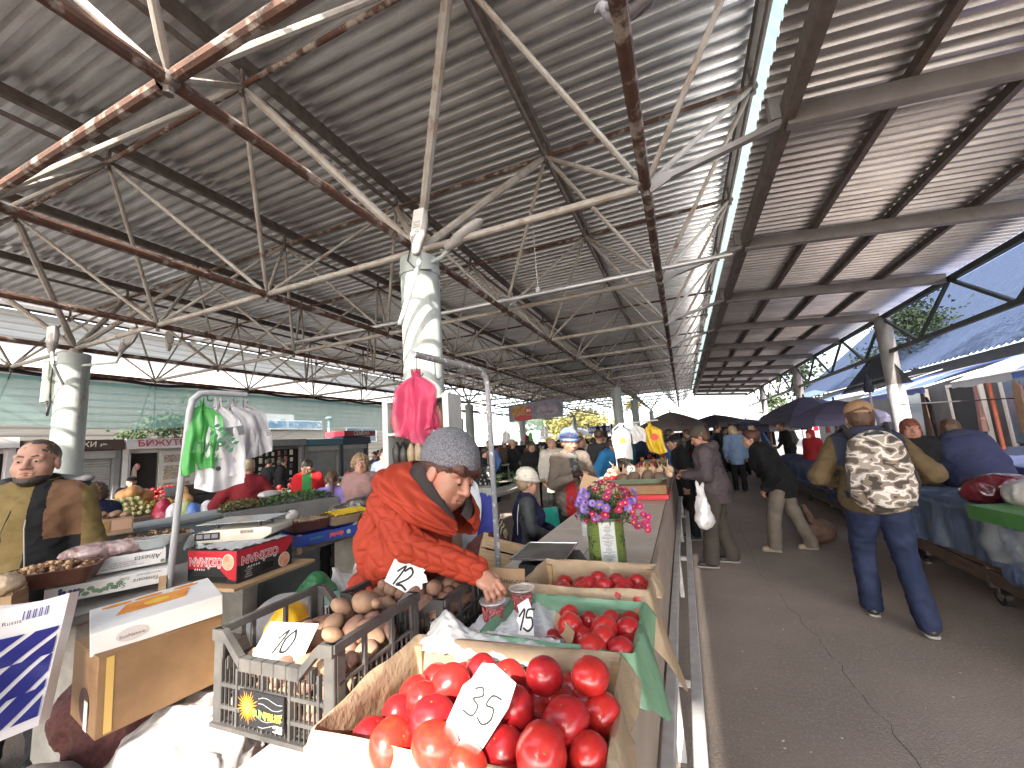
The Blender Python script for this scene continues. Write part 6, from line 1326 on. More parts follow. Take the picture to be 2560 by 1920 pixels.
# ---- seated vendor in the cream hat
SL = (-1.66, 4.28, 0); SRZ = face(22)
NAVY = cloth('navy_vest', (.018, .02, .06)); DG = cloth('dark_grey_sleeve', (.055, .06, .065), rough=.6); CREAM = mat('cream_knit', (.66, .62, .55), (.52, .48, .42), ns=45, rough=.9, bump=.7, bs=60)
def vpaint(fc, j): x, y, z = fc[:, 0], fc[:, 1], fc[:, 2]; return ((np.abs(x) > .175) & (z < 1.25)).astype(int) | (z > 1.155).astype(int)
sv, sj, sg, sB = person('seated vendor in a cream knit hat and navy tracksuit top', SL, SRZ, 1.58, J=dict(pel=(0, 0, .52), waist=(0, .0, .68), chest=(0, 0, .88), neck=(0, .0, 1.07), sr=(.19, 0, 1.01), sl=(-.19, 0, 1.01), hc=(0, .04, 1.215), er=(.27, .04, .76), wr=(.20, .27, .66), el=(-.26, .06, .76), wl=(-.14, .28, .66),
       hr=(.1, .03, .50), hl=(-.1, .03, .50), kr=(.13, .42, .48), kl=(-.13, .42, .48), ar=(.13, .40, .09), al=(-.13, .40, .09)), head=(R(10), R(6), 0), fat=.2, fem=True, hs=1.1, res=.013, old=1,
       top=dict(m=[NAVY, DG], puff=.035, sleeve=.022, hem=.40, paint=vpaint, wr=.008, collar=(DG, .09, .075)), bottom=dict(m=cloth('navy_trousers', (.02, .022, .05)), res=.02), hair=dict(kind='short', m=H_GREY), hat=dict(kind='beanie', m=CREAM, tilt=.1, z=.02, cuff=True), seed=8)
for sx in (-1, 1):
    mb = MB(); mb.tube([(sx * .20, -.08, 1.02), (sx * .235, -.10, .9), (sx * .22, -.11, .72)], .004, 5); mb.obj('piping', WHITEP, sv)
stl = T('stool', 'dark box stool under the seated vendor', 'stool', SL, SRZ); mb = MB(); mb.box(-.2, .2, -.2, .2, 0, .40); mb.obj('seat', WOODD, stl, bevel=.01)
# ---- man in the hoodie looking at his phone
HL = (.28, 5.82, 0); HRZ = face(176)
HOOD = cloth('plum_grey_hoodie', (.090, .070, .080), (.07, .055, .062), b=.3); KHAKI = cloth('khaki_trousers', (.062, .054, .045)); OLIVE = cloth('olive_cap', (.07, .065, .05))
hm_, hj, hg, hB = person('man in plum hoodie and olive cap looking at a phone in the aisle', HL, HRZ, 1.70, J=dict(er=(.25, .03, 1.09), wr=(.11, .30, 1.12), el=(-.25, .05, 1.09), wl=(-.04, .33, 1.10), ar=(.13, -.10, .09), kr=(.13, -.01, .48), al=(-.15, .13, .09), kl=(-.13, .09, .49)), head=(0, R(24), 0), skin=SKIN2, fat=.16, res=.012, lean=R(6),
       top=dict(m=HOOD, puff=.035, sleeve=.022, hem=.78, wr=.009, hood=HOOD), bottom=dict(m=KHAKI, puff=.03), hair=dict(kind='short', m=H_BROWN), hat=dict(kind='cap', m=OLIVE), hands=((.8, None), (.8, None)), seed=10)
ph = T('phone', 'black phone held by the man in the plum hoodie', 'phone', HL, HRZ); mb = MB(); mb.box(-.035, .035, -.07, .07, -.005, .005, M=Matrix.Translation((.04, .40, 1.13)) @ Matrix.Rotation(R(35), 4, 'X')); mb.obj('phone_case', BLACKP, ph, bevel=.003)
# ---- woman in black, leaning to a stall
WL = (1.12, 6.55, 0); WRZ = face(168)
BLK = cloth('black_coat', (.009, .009, .010), b=.4); BEIGE = cloth('beige_trousers', (.17, .142, .118))
person('woman with red hair in black coat and beige trousers leaning in the aisle', WL, WRZ, 1.66, lean=R(22), J=dict(al=(-.10, .16, .09), kl=(-.11, .12, .48), ar=(.16, -.24, .09), kr=(.13, -.10, .48), er=(.26, .0, 1.0), wr=(.2, .12, .84), el=(-.26, .05, 1.0), wl=(-.2, .16, .84)), head=(R(5), R(4), 0), fem=True, fat=.1, res=.012,
       top=dict(m=BLK, puff=.05, sleeve=.04, hem=.74, wr=.010), bottom=dict(m=BEIGE, puff=.028), shoes=(SHOET, SOLE), hair=dict(kind='bun', m=H_RED), seed=12)
# ---- backpacker
KL = (1.43, 4.44, 0); KRZ = face(84)
OCH = cloth('ochre_jacket', (.105, .073, .038), (.08, .055, .028)); NVB = cloth('navy_yoke', (.028, .032, .055)); JEAN = cloth('blue_denim', (.015, .022, .055), (.010, .016, .04), b=.3, bs=80, c3=(.028, .038, .08), ns3=5, ramp3=(.5, .7)); CAPT = cloth('tan_cap', (.34, .205, .115))
def kpaint(fc, j): x, y, z = fc[:, 0], fc[:, 1], fc[:, 2]; return ((z > 1.27) & (np.abs(x) < .235)).astype(int)
km, kj, kg, kB = person('man in tan cap and jeans walking away with a camouflage backpack', KL, KRZ, 1.80, J=dict(al=(-.13, .14, .09), kl=(-.12, .16, .52), ar=(.13, -.20, .10), kr=(.12, .02, .51), er=(.36, -.10, 1.20), wr=(.24, .10, 1.12), el=(-.37, -.08, 1.19), wl=(-.25, .12, 1.12)), head=(0, R(2), 0), fat=.20, res=.0115, hs=1.04,
       top=dict(m=[OCH, NVB], puff=.042, sleeve=.03, hem=.86, paint=kpaint, wr=.009, hood=NVB), bottom=dict(m=JEAN, puff=.022, res=.012), hair=dict(kind='short', m=H_BROWN), hat=dict(kind='backcap', m=CAPT), seed=14, face=False)
def camo():
    m = bpy.data.materials.new('camouflage_cloth'); m.use_nodes = True; N = m.node_tree.nodes; L = m.node_tree.links; b = N['Principled BSDF']; b.inputs['Roughness'].default_value = .85
    tc = N.new('ShaderNodeTexCoord'); mp = N.new('ShaderNodeMapping'); mp.inputs['Scale'].default_value = (1, 1, 1.9); L.new(tc.outputs['Object'], mp.inputs[0])
    n = N.new('ShaderNodeTexNoise'); n.inputs['Scale'].default_value = 7.5; n.inputs['Detail'].default_value = 1.6; n.inputs['Distortion'].default_value = .35; L.new(mp.outputs[0], n.inputs[0])
    r = N.new('ShaderNodeValToRGB'); r.color_ramp.interpolation = 'CONSTANT'; L.new(n.outputs[0], r.inputs[0]); e = r.color_ramp.elements
    e[0].position = 0; e[0].color = (.05, .04, .035, 1); e[1].position = .39; e[1].color = (.20, .155, .12, 1)
    for p, cc in ((.47, (.58, .53, .50, 1)), (.545, (.29, .25, .21, 1)), (.62, (.10, .075, .06, 1))): k = e.new(p); k.color = cc
    L.new(r.outputs[0], b.inputs[0]); return m
CAMO = camo(); bpk = T('backpack', 'brown and white camouflage backpack on the man in the tan cap', 'backpack', KL, KRZ)
P, Q = sdf([('e', (0, -.27, 1.24), (.205, .12, .30), None), ('e', (0, -.24, 1.10), (.215, .13, .20), None), ('e', (0, -.235, 1.40), (.17, .10, .15), None), ('e', (0, -.37, 1.12), (.15, .06, .16), None, .02)], .010, .05, lambda X: .010 * wob(X, 16, 3) + .006 * wob(X, 36, 5)); link('pack', npmesh('pack', P, Q, CAMO), None, bpk)
mb = MB(); mb.tube([(-.07, -.30, 1.50), (-.05, -.315, 1.53), (.05, -.315, 1.53), (.07, -.30, 1.50)], .013, 8); mb.obj('haul_loop', BLACKP, bpk, smooth=True)
for sx in (-1, 1):
    mb = MB(); mb.tube([(sx * .12, -.20, 1.50), (sx * .14, -.08, 1.60), (sx * .15, .06, 1.56), (sx * .16, .16, 1.38), (sx * .2, .10, 1.15), (sx * .2, -.14, 1.02)], .02, 8); mb.obj('strap', BLACKP, bpk, smooth=True)
    mb = MB(); mb.tube([(sx * .205, -.26, 1.05), (sx * .215, -.30, 1.15), (sx * .2, -.31, 1.24)], .012, 6); mb.obj('side_strap', BLACKP, bpk, smooth=True)
mb = MB(); mb.box(-.03, .03, -.004, .004, -.012, .012, M=Matrix.Translation((.13, -.385, 1.0))); mb.obj('logo_patch', BLACKP, bpk)
# ---- others near the stalls
person('woman in a rust headscarf behind the blue covered stall', (2.48, 6.3, 0), face(-100), 1.62, skin=SKIN2, old=1, fem=True, fat=.15, res=.014, top=dict(m=BLK, puff=.05, hem=.6), bottom=dict(m=BLK, res=.02), hair=dict(kind='bob', m=mat('rust_scarf', (.20, .045, .02), (.06, .02, .015), ns=28, rough=.8)), seed=15)
person('person in a navy hooded coat seen from behind at the stall', (2.92, 6.1, 0), face(75), 1.66, lean=R(24), side=R(-12), fem=True, fat=.32, res=.013, top=dict(m=cloth('navy_coat', (.032, .037, .085), (.026, .03, .07)), puff=.07, sleeve=.04, hem=.5, hood=cloth('navy_hood', (.03, .034, .07))), bottom=dict(m=BLK, res=.02), hair=dict(kind='bob', m=H_BROWN), seed=16, face=False)
person('person in black standing behind the man with the phone', (-.02, 7.15, 0), face(190), 1.62, lean=R(10), res=.014, top=dict(m=BLK, puff=.04, hem=.7), bottom=dict(m=BLK), hair=dict(kind='short', m=H_DARK), hat=dict(kind='cap', m=BLKF), seed=17)
person('blond woman in a light blue denim jacket walking up the aisle', (1.22, 12.3, 0), face(85), 1.72, res=.016, top=dict(m=cloth('light_denim', (.14, .21, .33)), puff=.04, hem=.72), bottom=dict(m=BLK), hair=dict(kind='bob', m=H_GREY), seed=18, face=False, fem=True)
person('person in a red hood and blue patterned coat bending over a stall', (3.35, 10.6, 0), face(-160), 1.6, lean=R(35), fem=True, res=.016, head=(0, R(30), 0), top=dict(m=[mat('blue_print_coat', (.09, .10, .28), (.25, .26, .45), ns=60, rough=.8), cloth('red_hood', (.27, .015, .02))], puff=.05, hem=.7, paint=lambda fc, j: ((fc[:, 1] > .30)).astype(int)), bottom=dict(m=BLK, res=.02), hair=dict(kind='bob', m=cloth('red_hood_cloth', (.27, .015, .02))), seed=19, face=False)
person('child in a red hooded jacket among the stalls beyond the produce', (2.75, 11.6, 0), face(-150), 1.5, res=.018, top=dict(m=MATS['red_hood'], puff=.05, hem=.6), bottom=dict(m=BLK, res=.03), hair=dict(kind='bob', m=MATS['red_hood_cloth']), seed=20, face=False)
person('woman with curly hair in a dusty pink sweatshirt at the left counters', (-3.98, 4.32, 0), face(-38), 1.64, fem=True, fat=.25, res=.012, skin=SKIN, old=1, head=(R(-6), R(-3), 0), top=dict(m=cloth('dusty_pink_velour', (.30, .175, .17), (.24, .14, .135)), puff=.03, sleeve=.03, hem=.75, name='sweatshirt'), bottom=dict(m=BLK, res=.02), hair=dict(kind='curly', m=H_CURL), seed=21)
person('vendor in a red jacket looking down at a plastic bag', (-5.85, 5.15, 0), face(-48), 1.64, fem=True, fat=.1, lean=R(14), res=.013, J=None, head=(0, R(28), 0), top=dict(m=[cloth('red_fleece', (.42, .010, .014)), cloth('green_shirt', (.03, .18, .05))], puff=.04, sleeve=.03, hem=.75, paint=lambda fc, j: ((fc[:, 1] > .16) & (np.abs(fc[:, 0]) < .07) & (fc[:, 2] > 1.08)).astype(int)), bottom=dict(m=BLK, res=.02), hair=dict(kind='bun', m=H_DARK), seed=22)
person('girl with a long ponytail in a lilac hooded top', (-4.25, 4.1, 0), face(120), 1.46, fem=True, res=.011, head=(R(12), R(10), 0), top=dict(m=cloth('lilac_hoodie', (.22, .17, .46), (.18, .14, .38)), puff=.03, hem=.72), bottom=dict(m=BLK, res=.02), hair=dict(kind='pony', m=H_BROWN), seed=23, face=False)
person('woman in a dark red belted coat with her back turned', (-5.46, 3.82, 0), face(150), 1.70, fem=True, fat=.05, res=.013, J=dict(er=(.34, .0, 1.12), wr=(.24, .16, 1.02), el=(-.34, .0, 1.12), wl=(-.24, .16, 1.02)), top=dict(m=cloth('maroon_coat', (.16, .012, .018), (.12, .01, .014)), puff=.03, hem=.55, flare=.05), bottom=dict(m=BLK, res=.02), hair=dict(kind='bun', m=H_GREY), seed=24, face=False)
person('seated vendor with brown curls in a navy coat seen from behind', (-6.2, 2.58, -.06), face(165), 1.58, fem=True, fat=.2, res=.013, top=dict(m=cloth('dark_navy_coat', (.014, .016, .045)), puff=.05, hem=.6, collar=(NVB, .08, .075)), bottom=dict(m=BLK, res=.02), hair=dict(kind='curly', m=H_BROWN), seed=25, face=False)
person('old man in a black flat cap behind the pumpkins', (-11.3, 5.3, -.12), face(-20), 1.62, res=.018, top=dict(m=BLK, puff=.04, hem=.7), bottom=dict(m=BLK, res=.03), hair=dict(kind='short', m=H_GREY), hat=dict(kind='cap', m=BLKF), seed=26)
person('man with short dark hair by the column behind the mustard jacket', (-6.6, 2.05, -.05), face(100), 1.70, res=.018, top=dict(m=cloth('grey_jacket', (.08, .08, .085)), puff=.04, hem=.7), bottom=dict(m=BLK, res=.03), hair=dict(kind='short', m=H_DARK), seed=27, face=False)
person('person in black browsing the kiosk display at the left', (-10.6, 8.4, 0), face(60), 1.68, res=.018, top=dict(m=BLK, puff=.04, hem=.6), bottom=dict(m=BLK, res=.03), hair=dict(kind='short', m=H_DARK), seed=28, face=False)
person('man in a blue knit jacket behind the pink sweatshirt woman', (-5.3, 6.4, 0), face(-60), 1.72, res=.016, top=dict(m=cloth('grey_blue_jacket', (.14, .17, .21)), puff=.04, hem=.7), bottom=dict(m=BLK, res=.03), hair=dict(kind='short', m=H_DARK), seed=29)
person('woman in a pale knit hat and cream coat behind the curly haired woman', (-4.3, 5.6, 0), face(100), 1.66, fem=True, res=.016, top=dict(m=cloth('cream_coat', (.42, .37, .29)), puff=.05, hem=.6), bottom=dict(m=BLK, res=.03), hair=None, hat=dict(kind='beanie', m=CREAM, z=.0), seed=30, face=False)
person('bald man in a white quilted coat behind the blue hat man', (-2.55, 8.3, 0), face(-70), 1.70, res=.016, fat=.1, top=dict(m=cloth('white_padded_coat', (.52, .48, .42)), puff=.05, hem=.62), bottom=dict(m=BLK, res=.03), seed=31)
person('woman with dark glasses and black coat in the crowd', (-3.25, 9.0, 0), face(-70), 1.66, fem=True, res=.018, top=dict(m=BLK, puff=.04, hem=.5), bottom=dict(m=BLK, res=.03), hair=dict(kind='bob', m=H_DARK), seed=32)
person('person in a bright blue jacket bending behind the blue hat man', (-1.55, 8.2, 0), face(-20), 1.66, lean=R(25), res=.016, top=dict(m=cloth('bright_blue_jacket', (.03, .19, .42)), puff=.05, hem=.7), bottom=dict(m=BLK, res=.03), hair=dict(kind='short', m=H_DARK), seed=33, face=False)
person('elderly woman in leopard print behind the banana boxes', (-2.75, 5.2, 0), face(-60), 1.58, fem=True, old=1, res=.016, top=dict(m=mat('leopard_cloth', (.62, .58, .52), (.02, .02, .02), ns=22, rough=.8, kind='voronoi', ramp=(.30, .36)), puff=.05, hem=.6), bottom=dict(m=BLK, res=.03), hair=dict(kind='short', m=H_GREY), seed=34)
# ------------------------------------------------------------------ left: kiosks, buildings, nets
def building_wall(label, x, y0, y1, z0, z1, m, wins=(), eave=None, name='building', depth=6):
    r = T(name, label, 'building', (x, y0, 0)); mb = MB(); L = y1 - y0
    mb.box(-depth, 0, 0, L, z0, z1); mb.obj('wall', m, r)
    for (a, b, c, d) in wins:
        mb = MB(); mb.box(-.02, .03, a - y0, b - y0, c, d); w_ = mb.obj('window', flat('window_glass', (.10, .13, .16), .12), r)
        mb = MB()
        for yy in (a, (a + b) / 2, b): mb.box(.0, .06, yy - y0 - .04, yy - y0 + .04, c, d)
        for zz in (c, d): mb.box(.0, .058, a - y0, b - y0, zz - .04, zz + .04)
        mb.obj('window_frame', WHITEP, w_)
    if eave:
        z, out_, mm = eave; mb = MB(); n = int(L / .2)
        def fn(u, v): return (-.6 + (out_ + .6) * v, u * L, z + .35 - .38 * v + .03 * math.sin(u * n * 2 * math.pi))
        mb.grid(fn, n * 4, 2); mb.obj('eave', mm, r, smooth=True)
        mb = MB(); mb.box(.02, out_ - .1, .0, L, z - .12, z - .04); mb.obj('soffit', WHITEP, r); mb = MB()
        for k in range(int((z1 - z0) / .28)): mb.box(.004, .02, 0, L, z0 + .28 * k, z0 + .28 * k + .05)
        mb.obj('siding', mat('siding_line', (.20, .20, .185), rough=.9), r); mb = MB(); mb.grid(lambda u, v: (-.5 - depth * v, u * L, z + .3 + .6 * depth * v), 4, 2); mb.obj('roof', mat('pale_slate', (.40, .385, .37), (.33, .315, .30), ns=3, rough=.9), r)
    return r
BRK = mat('pale_brick', (.30, .30, .28), (.23, .23, .215), ns=3.0, rough=.9, st=(1, .25, 9), c3=(.37, .36, .34), ns3=2, bump=.3, bs=30); BRK2 = mat('cream_brick', (.36, .32, .26), (.28, .25, .20), ns=3, rough=.9, st=(1, .3, 9))
PINKE = mat('pink_slate_eave', (.50, .37, .31), (.40, .29, .24), ns=6, rough=.8)
building_wall('long pale brick hall beyond the kiosks, upper storey with windows', -24.5, -6, 36, 0, 8.4, BRK, [(y, y + 3.4, 5.85, 6.5) for y in (-2, 4, 9.6, 14.5, 19.5, 25, 30)], (8.6, .9, PINKE))
building_wall('lower pale brick wing with pink slate eave behind the mint net', -21.5, -6, 36, 0, 5.1, BRK2, [(3.5, 5.0, 2.4, 3.8), (17.5, 20.2, 2.5, 3.3), (22, 25, 2.5, 3.5), (28, 31, 2.5, 3.5)], (5.35, .8, PINKE), depth=2.8)
sg = T('roof_sign', 'white ribbed board with blue Cyrillic lettering behind the mint net', 'sign', (-20.4, 13.2, 0)); mb = MB(); mb.box(-.15, 0, 0, 5.8, 3.28, 3.80); sg1 = mb.obj('sign_board', WHITEP, sg); mb = MB()
for i in range(48): mb.box(.0, .02, i * .12, i * .12 + .05, 3.28, 3.80)
mb.obj('board_rib', flat('sign_rib', (.62, .64, .66), .5), sg); text('МОЛОЧНЫЙ КОРПУС', .50, flat('sign_blue', (.06, .20, .46), .5), fr((.03, 2.75, 3.53), (0, 1, 0), (0, 0, 1)), sg, bold=.012, sx=1.08)
mb = MB(); mb.box(-2, -.1, -.5, 7, 0, 3.25); mb.obj('annex_wall', BRK2, sg); mb = MB(); mb.box(-1, -.3, 1.5, 4, 3.8, 4.15); mb.obj('roof_box', WHITEP, sg)
chm = T('chimney', 'dark metal flue pipe with a cap beyond the kiosks', 'chimney', (-20.2, 19.3, 0)); mb = MB(); mb.tube([(0, 0, 0), (0, 0, 3.9)], .11, 12); mb.obj('flue', flat('flue_green', (.12, .17, .16), .5), chm, smooth=True); mb = MB(); mb.lathe([(.11, 3.8), (.26, 3.95), (.22, 4.05), (0, 4.1)], (0, 0, 0), 14); mb.obj('flue_cap', MATS['flue_green'], chm)
MINTN = mat('mint_shade_net', (.34, .58, .53), (.28, .51, .47), ns=3, rough=.8, transl=.5, alpha=.48, st=(1, 1, .4))
def netpt(u, v): y = .5 + 40 * u; return (-13.2 - .12 * math.sin(y * .5) * v - .05 * math.sin(y * 2.3) * v, y, 3.86 - 1.12 * v - .05 * math.sin(y * 1.3) * v)
sheetobj('shade_net', 'long translucent mint green shade net hung from the left roof edge', 'net', netpt, MINTN, 120, 6)
# kiosks
SHUT = mat('roller_shutter', (.34, .335, .33), (.29, .285, .28), ns=3, rough=.5)
def kiosk(label, y0, y1, z1, m, sign=None, front='shutter', mfas=None, fh=.28, number=None, x=-15.0):
    r = T('kiosk', label, 'kiosk', (x, y0, 0), 0, 'row of market kiosks'); L = y1 - y0
    mb = MB(); mb.box(-2.4, -.25, 0.005, L - .005, 0, z1 - .05); mb.obj('cabin', m, r)
    for q in (.005, L - .14): mb = MB(); mb.box(-.25, -.02, q, q + .135, 0, z1 - fh); mb.obj('pilaster', m, r)
    mb = MB(); mb.prism([(-2.5, z1), (.1, z1), (.16, z1 - fh), (-.2, z1 - fh), (-.2, z1 - .1), (-2.5, z1 - .1)], fr((0, L - .004, 0), (1, 0, 0), (0, 0, 1)), L - .008); f_ = mb.obj('fascia', mfas or m, r)
    M = fr((.132, L / 2, z1 - fh / 2), (0, 1, 0), (-.22, 0, 1))
    if sign:
        tx, h_, mm, kw = sign; text(tx, h_, mm, M @ Matrix.Translation((0, 0, .01)), r, **kw)
    if number: text(number, .12, INK, M @ Matrix.Translation((-L / 2 + .2, -fh * .9, -.13)), r)
    zt = z1 - fh - .02
    if front == 'shutter':
        mb = MB(); mb.box(-.27, .0, .14, L - .14, zt - .22, zt); mb.obj('shutter_box', SHUT, r); mb = MB(); n = 26
        for i in range(n): z0_ = .1 + (zt - .32) * i / n; mb.prism([(0, z0_), (.022, z0_ + .01), (.022, z0_ + (zt - .32) / n - .012), (0, z0_ + (zt - .32) / n)], fr((-.18, L - .16, 0), (1, 0, 0), (0, 0, 1)), L - .32)
        mb.obj('roller_shutter', SHUT, r)
    elif front == 'door':
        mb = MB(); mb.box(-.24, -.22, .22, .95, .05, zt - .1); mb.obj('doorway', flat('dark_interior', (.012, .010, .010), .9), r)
        d_ = MB(); d_.box(-.2, -.14, .98, 1.95, .05, zt - .08); dd_ = d_.obj('door', WHITEP, r)
        for k, (a, b) in enumerate(((zt - .42, zt - .18), (zt - .95, zt - .52), (.5, zt - 1.05))): mb = MB(); mb.box(-.139, -.13, 1.10, 1.85, a, b); mb.obj('door_pane', mat('goods_display', (.42, .36, .30), (.22, .19, .17), ns=28, rough=.5, kind='cells'), dd_)
        mb = MB(); mb.box(-.1, -.05, .16, .21, 0, zt); mb.obj('white_jamb', WHITEP, r)  # plain white strip beside the doorway
        mb = MB(); mb.ball((-.12, .34, 1.45), (.04, .07, .32), 8, 6); mb.ball((-.12, .40, 1.72), (.05, .08, .1), 8, 6, 1); mb.obj('hanging_goods', [mat('pale_goods', (.55, .42, .38), rough=.7), mat('red_check', (.5, .05, .05), (.6, .5, .5), ns=30)], r)
    elif front == 'goods':
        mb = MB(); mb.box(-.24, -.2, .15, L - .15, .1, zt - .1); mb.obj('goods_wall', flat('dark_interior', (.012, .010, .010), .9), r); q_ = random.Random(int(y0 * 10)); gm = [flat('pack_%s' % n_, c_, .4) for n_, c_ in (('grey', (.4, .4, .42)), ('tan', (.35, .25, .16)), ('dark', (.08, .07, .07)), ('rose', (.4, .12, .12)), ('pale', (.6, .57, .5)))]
        for i in range(72):
            mb = MB(); yy = .2 + (i % 12) * (L - .5) / 12 + q_.uniform(0, .03); zz_ = zt - .35 - (i // 12) * .27; mb.box(-.2, -.16, yy, yy + q_.uniform(.07, .12), zz_, zz_ + q_.uniform(.12, .22)); mb.obj('hanging_pack', q_.choice(gm), r)
    return r
KW_ = mat('kiosk_white', (.62, .60, .61), (.54, .52, .53), ns=4, rough=.5); KBR = mat('kiosk_brown', (.075, .045, .035), (.06, .035, .028), ns=4, rough=.45); KGR = mat('kiosk_grey', (.20, .20, .205), (.16, .16, .165), ns=4, rough=.5); KTE = mat('kiosk_teal', (.06, .14, .17), rough=.5); KNV = mat('kiosk_navy', (.03, .035, .075), rough=.45)
kiosk('white kiosk number 42 at the left edge', 2.1, 4.72, 2.62, KW_, ('42', .17, INK, dict()), 'goods', fh=.26)
kiosk('kiosk with brown sign and closed roller shutter beside the column', 4.76, 6.76, 2.53, KGR, ('ЗАКОЛКИ ❧', .20, flat('sign_cream', (.62, .58, .52), .5), dict(bold=.003, shear=.12)), 'shutter', KBR)
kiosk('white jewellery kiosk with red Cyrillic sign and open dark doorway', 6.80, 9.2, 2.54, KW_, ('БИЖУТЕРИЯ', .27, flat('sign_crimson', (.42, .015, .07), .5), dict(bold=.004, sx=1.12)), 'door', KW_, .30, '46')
kiosk('grey kiosk hung with small packs behind the white bags', 9.24, 13.0, 2.44, KGR, None, 'goods', KGR, .26); kiosk('teal topped kiosk with a closed grey shutter', 13.04, 15.02, 2.42, KGR, None, 'shutter', KTE, .27)
kn = kiosk('dark navy kiosk under the red seeds sign', 15.06, 16.9, 2.50, KNV, None, 'shutter', KNV, .35)
ss = T('shop_sign', 'dark red sign with white Cyrillic word for seeds on the navy kiosk', 'sign', (-14.85, 15.1, 2.53)); mb = MB(); mb.box(-1.2, 0, 0, 2.1, 0, .26); mb.obj('sign_box', mat('sign_maroon', (.34, .03, .045), rough=.45), ss); text('СЕМЕНА', .26, flat('sign_pinkwhite', (.85, .78, .78), .5), fr((.004, 1.15, .13), (0, 1, 0), (0, 0, 1)), ss, bold=.006)
# tree behind the net
def leafcloud(n, rad, size, seed, squash=.8, clumps=14):
    r = random.Random(seed); cs = [(Vector((r.gauss(0, .5), r.gauss(0, .5), r.gauss(0, .45))) * rad[0], r.uniform(.22, .5)) for _ in range(clumps)]; mb = MB()
    for i in range(n):
        c, s_ = r.choice(cs); p = c + Vector((r.gauss(0, 1), r.gauss(0, 1), r.gauss(0, .7))) * s_ * rad[0] * .5; p.z *= rad[1] / rad[0]
        e = Vector((r.gauss(0, 1), r.gauss(0, 1), r.gauss(-.2, .6))).normalized() * size * r.uniform(.6, 1.3); q_ = e.orthogonal(); q_.rotate(Matrix.Rotation(r.uniform(0, 6), 3, e)); q_ = q_.normalized() * size * .32
        mb.add([tuple(p - e * .5), tuple(p + q_), tuple(p + e * .5), tuple(p - q_)], [(0, 1, 2, 3)], 0 if r.random() < .6 else 1)
    return mb
LFG = flat('tree_leaf', (.035, .06, .022), .7, transl=.25); LFG2 = flat('tree_leaf_light', (.06, .09, .035), .7, transl=.25); LFY = flat('tree_leaf_yellow', (.30, .26, .08), .7, transl=.4); LFY2 = flat('tree_leaf_gold', (.20, .20, .07), .7, transl=.4); BARK = mat('bark', (.12, .095, .07), (.07, .055, .04), ns=12, rough=.9)
def tree(label, loc, h, rad, n, size, seed, ms=(LFG, LFG2)):
    r = T('tree', label, 'tree', loc); mb = MB(); q_ = random.Random(seed); mb.tube([(0, 0, 0), (.1, 0, h * .4), (0, .1, h)], [.16, .12, .05], 8)
    for i in range(6): a = i * 1.05; z = h * (.45 + .08 * i); mb.tube([(0, 0, z), (math.cos(a) * rad[0] * .4, math.sin(a) * rad[0] * .4, z + .5), (math.cos(a) * rad[0] * .75, math.sin(a) * rad[0] * .75, z + .7)], [.06, .04, .015], 6)
    mb.obj('trunk', BARK, r, smooth=True); o = leafcloud(n, rad, size, seed).obj('crown', ms, r); o.location = (0, 0, h); return r
tree('feathery green tree behind the mint net', (-18.6, 10.2, 0), 3.1, (1.5, 1.0), 2600, .17, 81); tree('yellow green autumn tree far beyond the market', (-12.5, 58, 0), 4.5, (5, 3.6), 3000, .6, 82, (LFY, LFY2)); tree('second yellow green tree far beyond the market at the left', (-20, 62, 0), 4.0, (4, 3), 2200, .6, 83, (LFY2, LFG2))
tree('dark green tree behind the blue roof at the right', (10.5, 25, 0), 5.4, (2.2, 2.0), 4200, .17, 84); tree('tall leafy tree above the blue roof near the right edge', (10.0, 12.0, 0), 6.6, (1.9, 1.5), 4200, .12, 85); tree('green tree at the far end of the side canopy', (8.5, 44, 0), 6.0, (3.2, 3), 2600, .4, 86)
# wires
for k, (a, b) in enumerate((((-13.0, 6.4, 3.9), (-18, 8.2, 2.6)), ((-13.0, 6.5, 3.9), (-19, 9.5, 2.2)), ((-13.0, 13.5, 3.9), (-19, 13.0, 2.4)), ((-13, 3.9, 3.9), (-17, 4.4, 2.2)))):
    mb = MB(); a = Vector(a); b = Vector(b); mb.tube([a.lerp(b, t) + Vector((0, 0, -.35 * math.sin(math.pi * t))) for t in [i / 10 for i in range(11)]], .012, 5); tag(mb.obj('cable', BLACKP, None), ['slack black cable at the left of the tree', 'long slack cable crossing the feathery tree', 'thin cable above the blue lettered sign', 'slack cable at the far left by the column'][k], 'cable')
# far end
building_wall('pale office block with a grid of windows far beyond the market', -30, 62, 84, 0, 9, mat('white_facade', (.66, .66, .66), rough=.8), [(62.8 + i * 1.9, 64.0 + i * 1.9, z, z + 1.1) for i in range(11) for z in (3.0, 4.8, 6.6)], None, depth=12).rotation_euler = (0, 0, R(38))
FAB = mat('white_tent_fabric', (.72, .72, .72), (.64, .65, .66), ns=2, rough=.7, transl=.35)
def tent(label, x, y, w, d, z, m, group='white tents at the far end'):
    r = T('market_tent', label, 'tent', (x, y, 0), 0, group); mb = MB(); mb.add([(-w / 2, -d / 2, z), (w / 2, -d / 2, z), (w / 2, d / 2, z), (-w / 2, d / 2, z), (0, -d / 2, z + .75), (0, d / 2, z + .75)], [(0, 1, 4), (1, 2, 5, 4), (2, 3, 5), (3, 0, 4, 5)]); mb.grid(lambda u, v: (-w / 2 + w * u, -d / 2 - .01, z - .25 * v), 6, 1); mb.obj('tent_roof', m, r)
    mb = MB()
    for sx in (-1, 1):
        for sy in (-1, 1): mb.tube([(sx * w / 2, sy * d / 2, 0), (sx * w / 2, sy * d / 2, z)], .025, 6)
    mb.obj('tent_frame', GREYS, r)
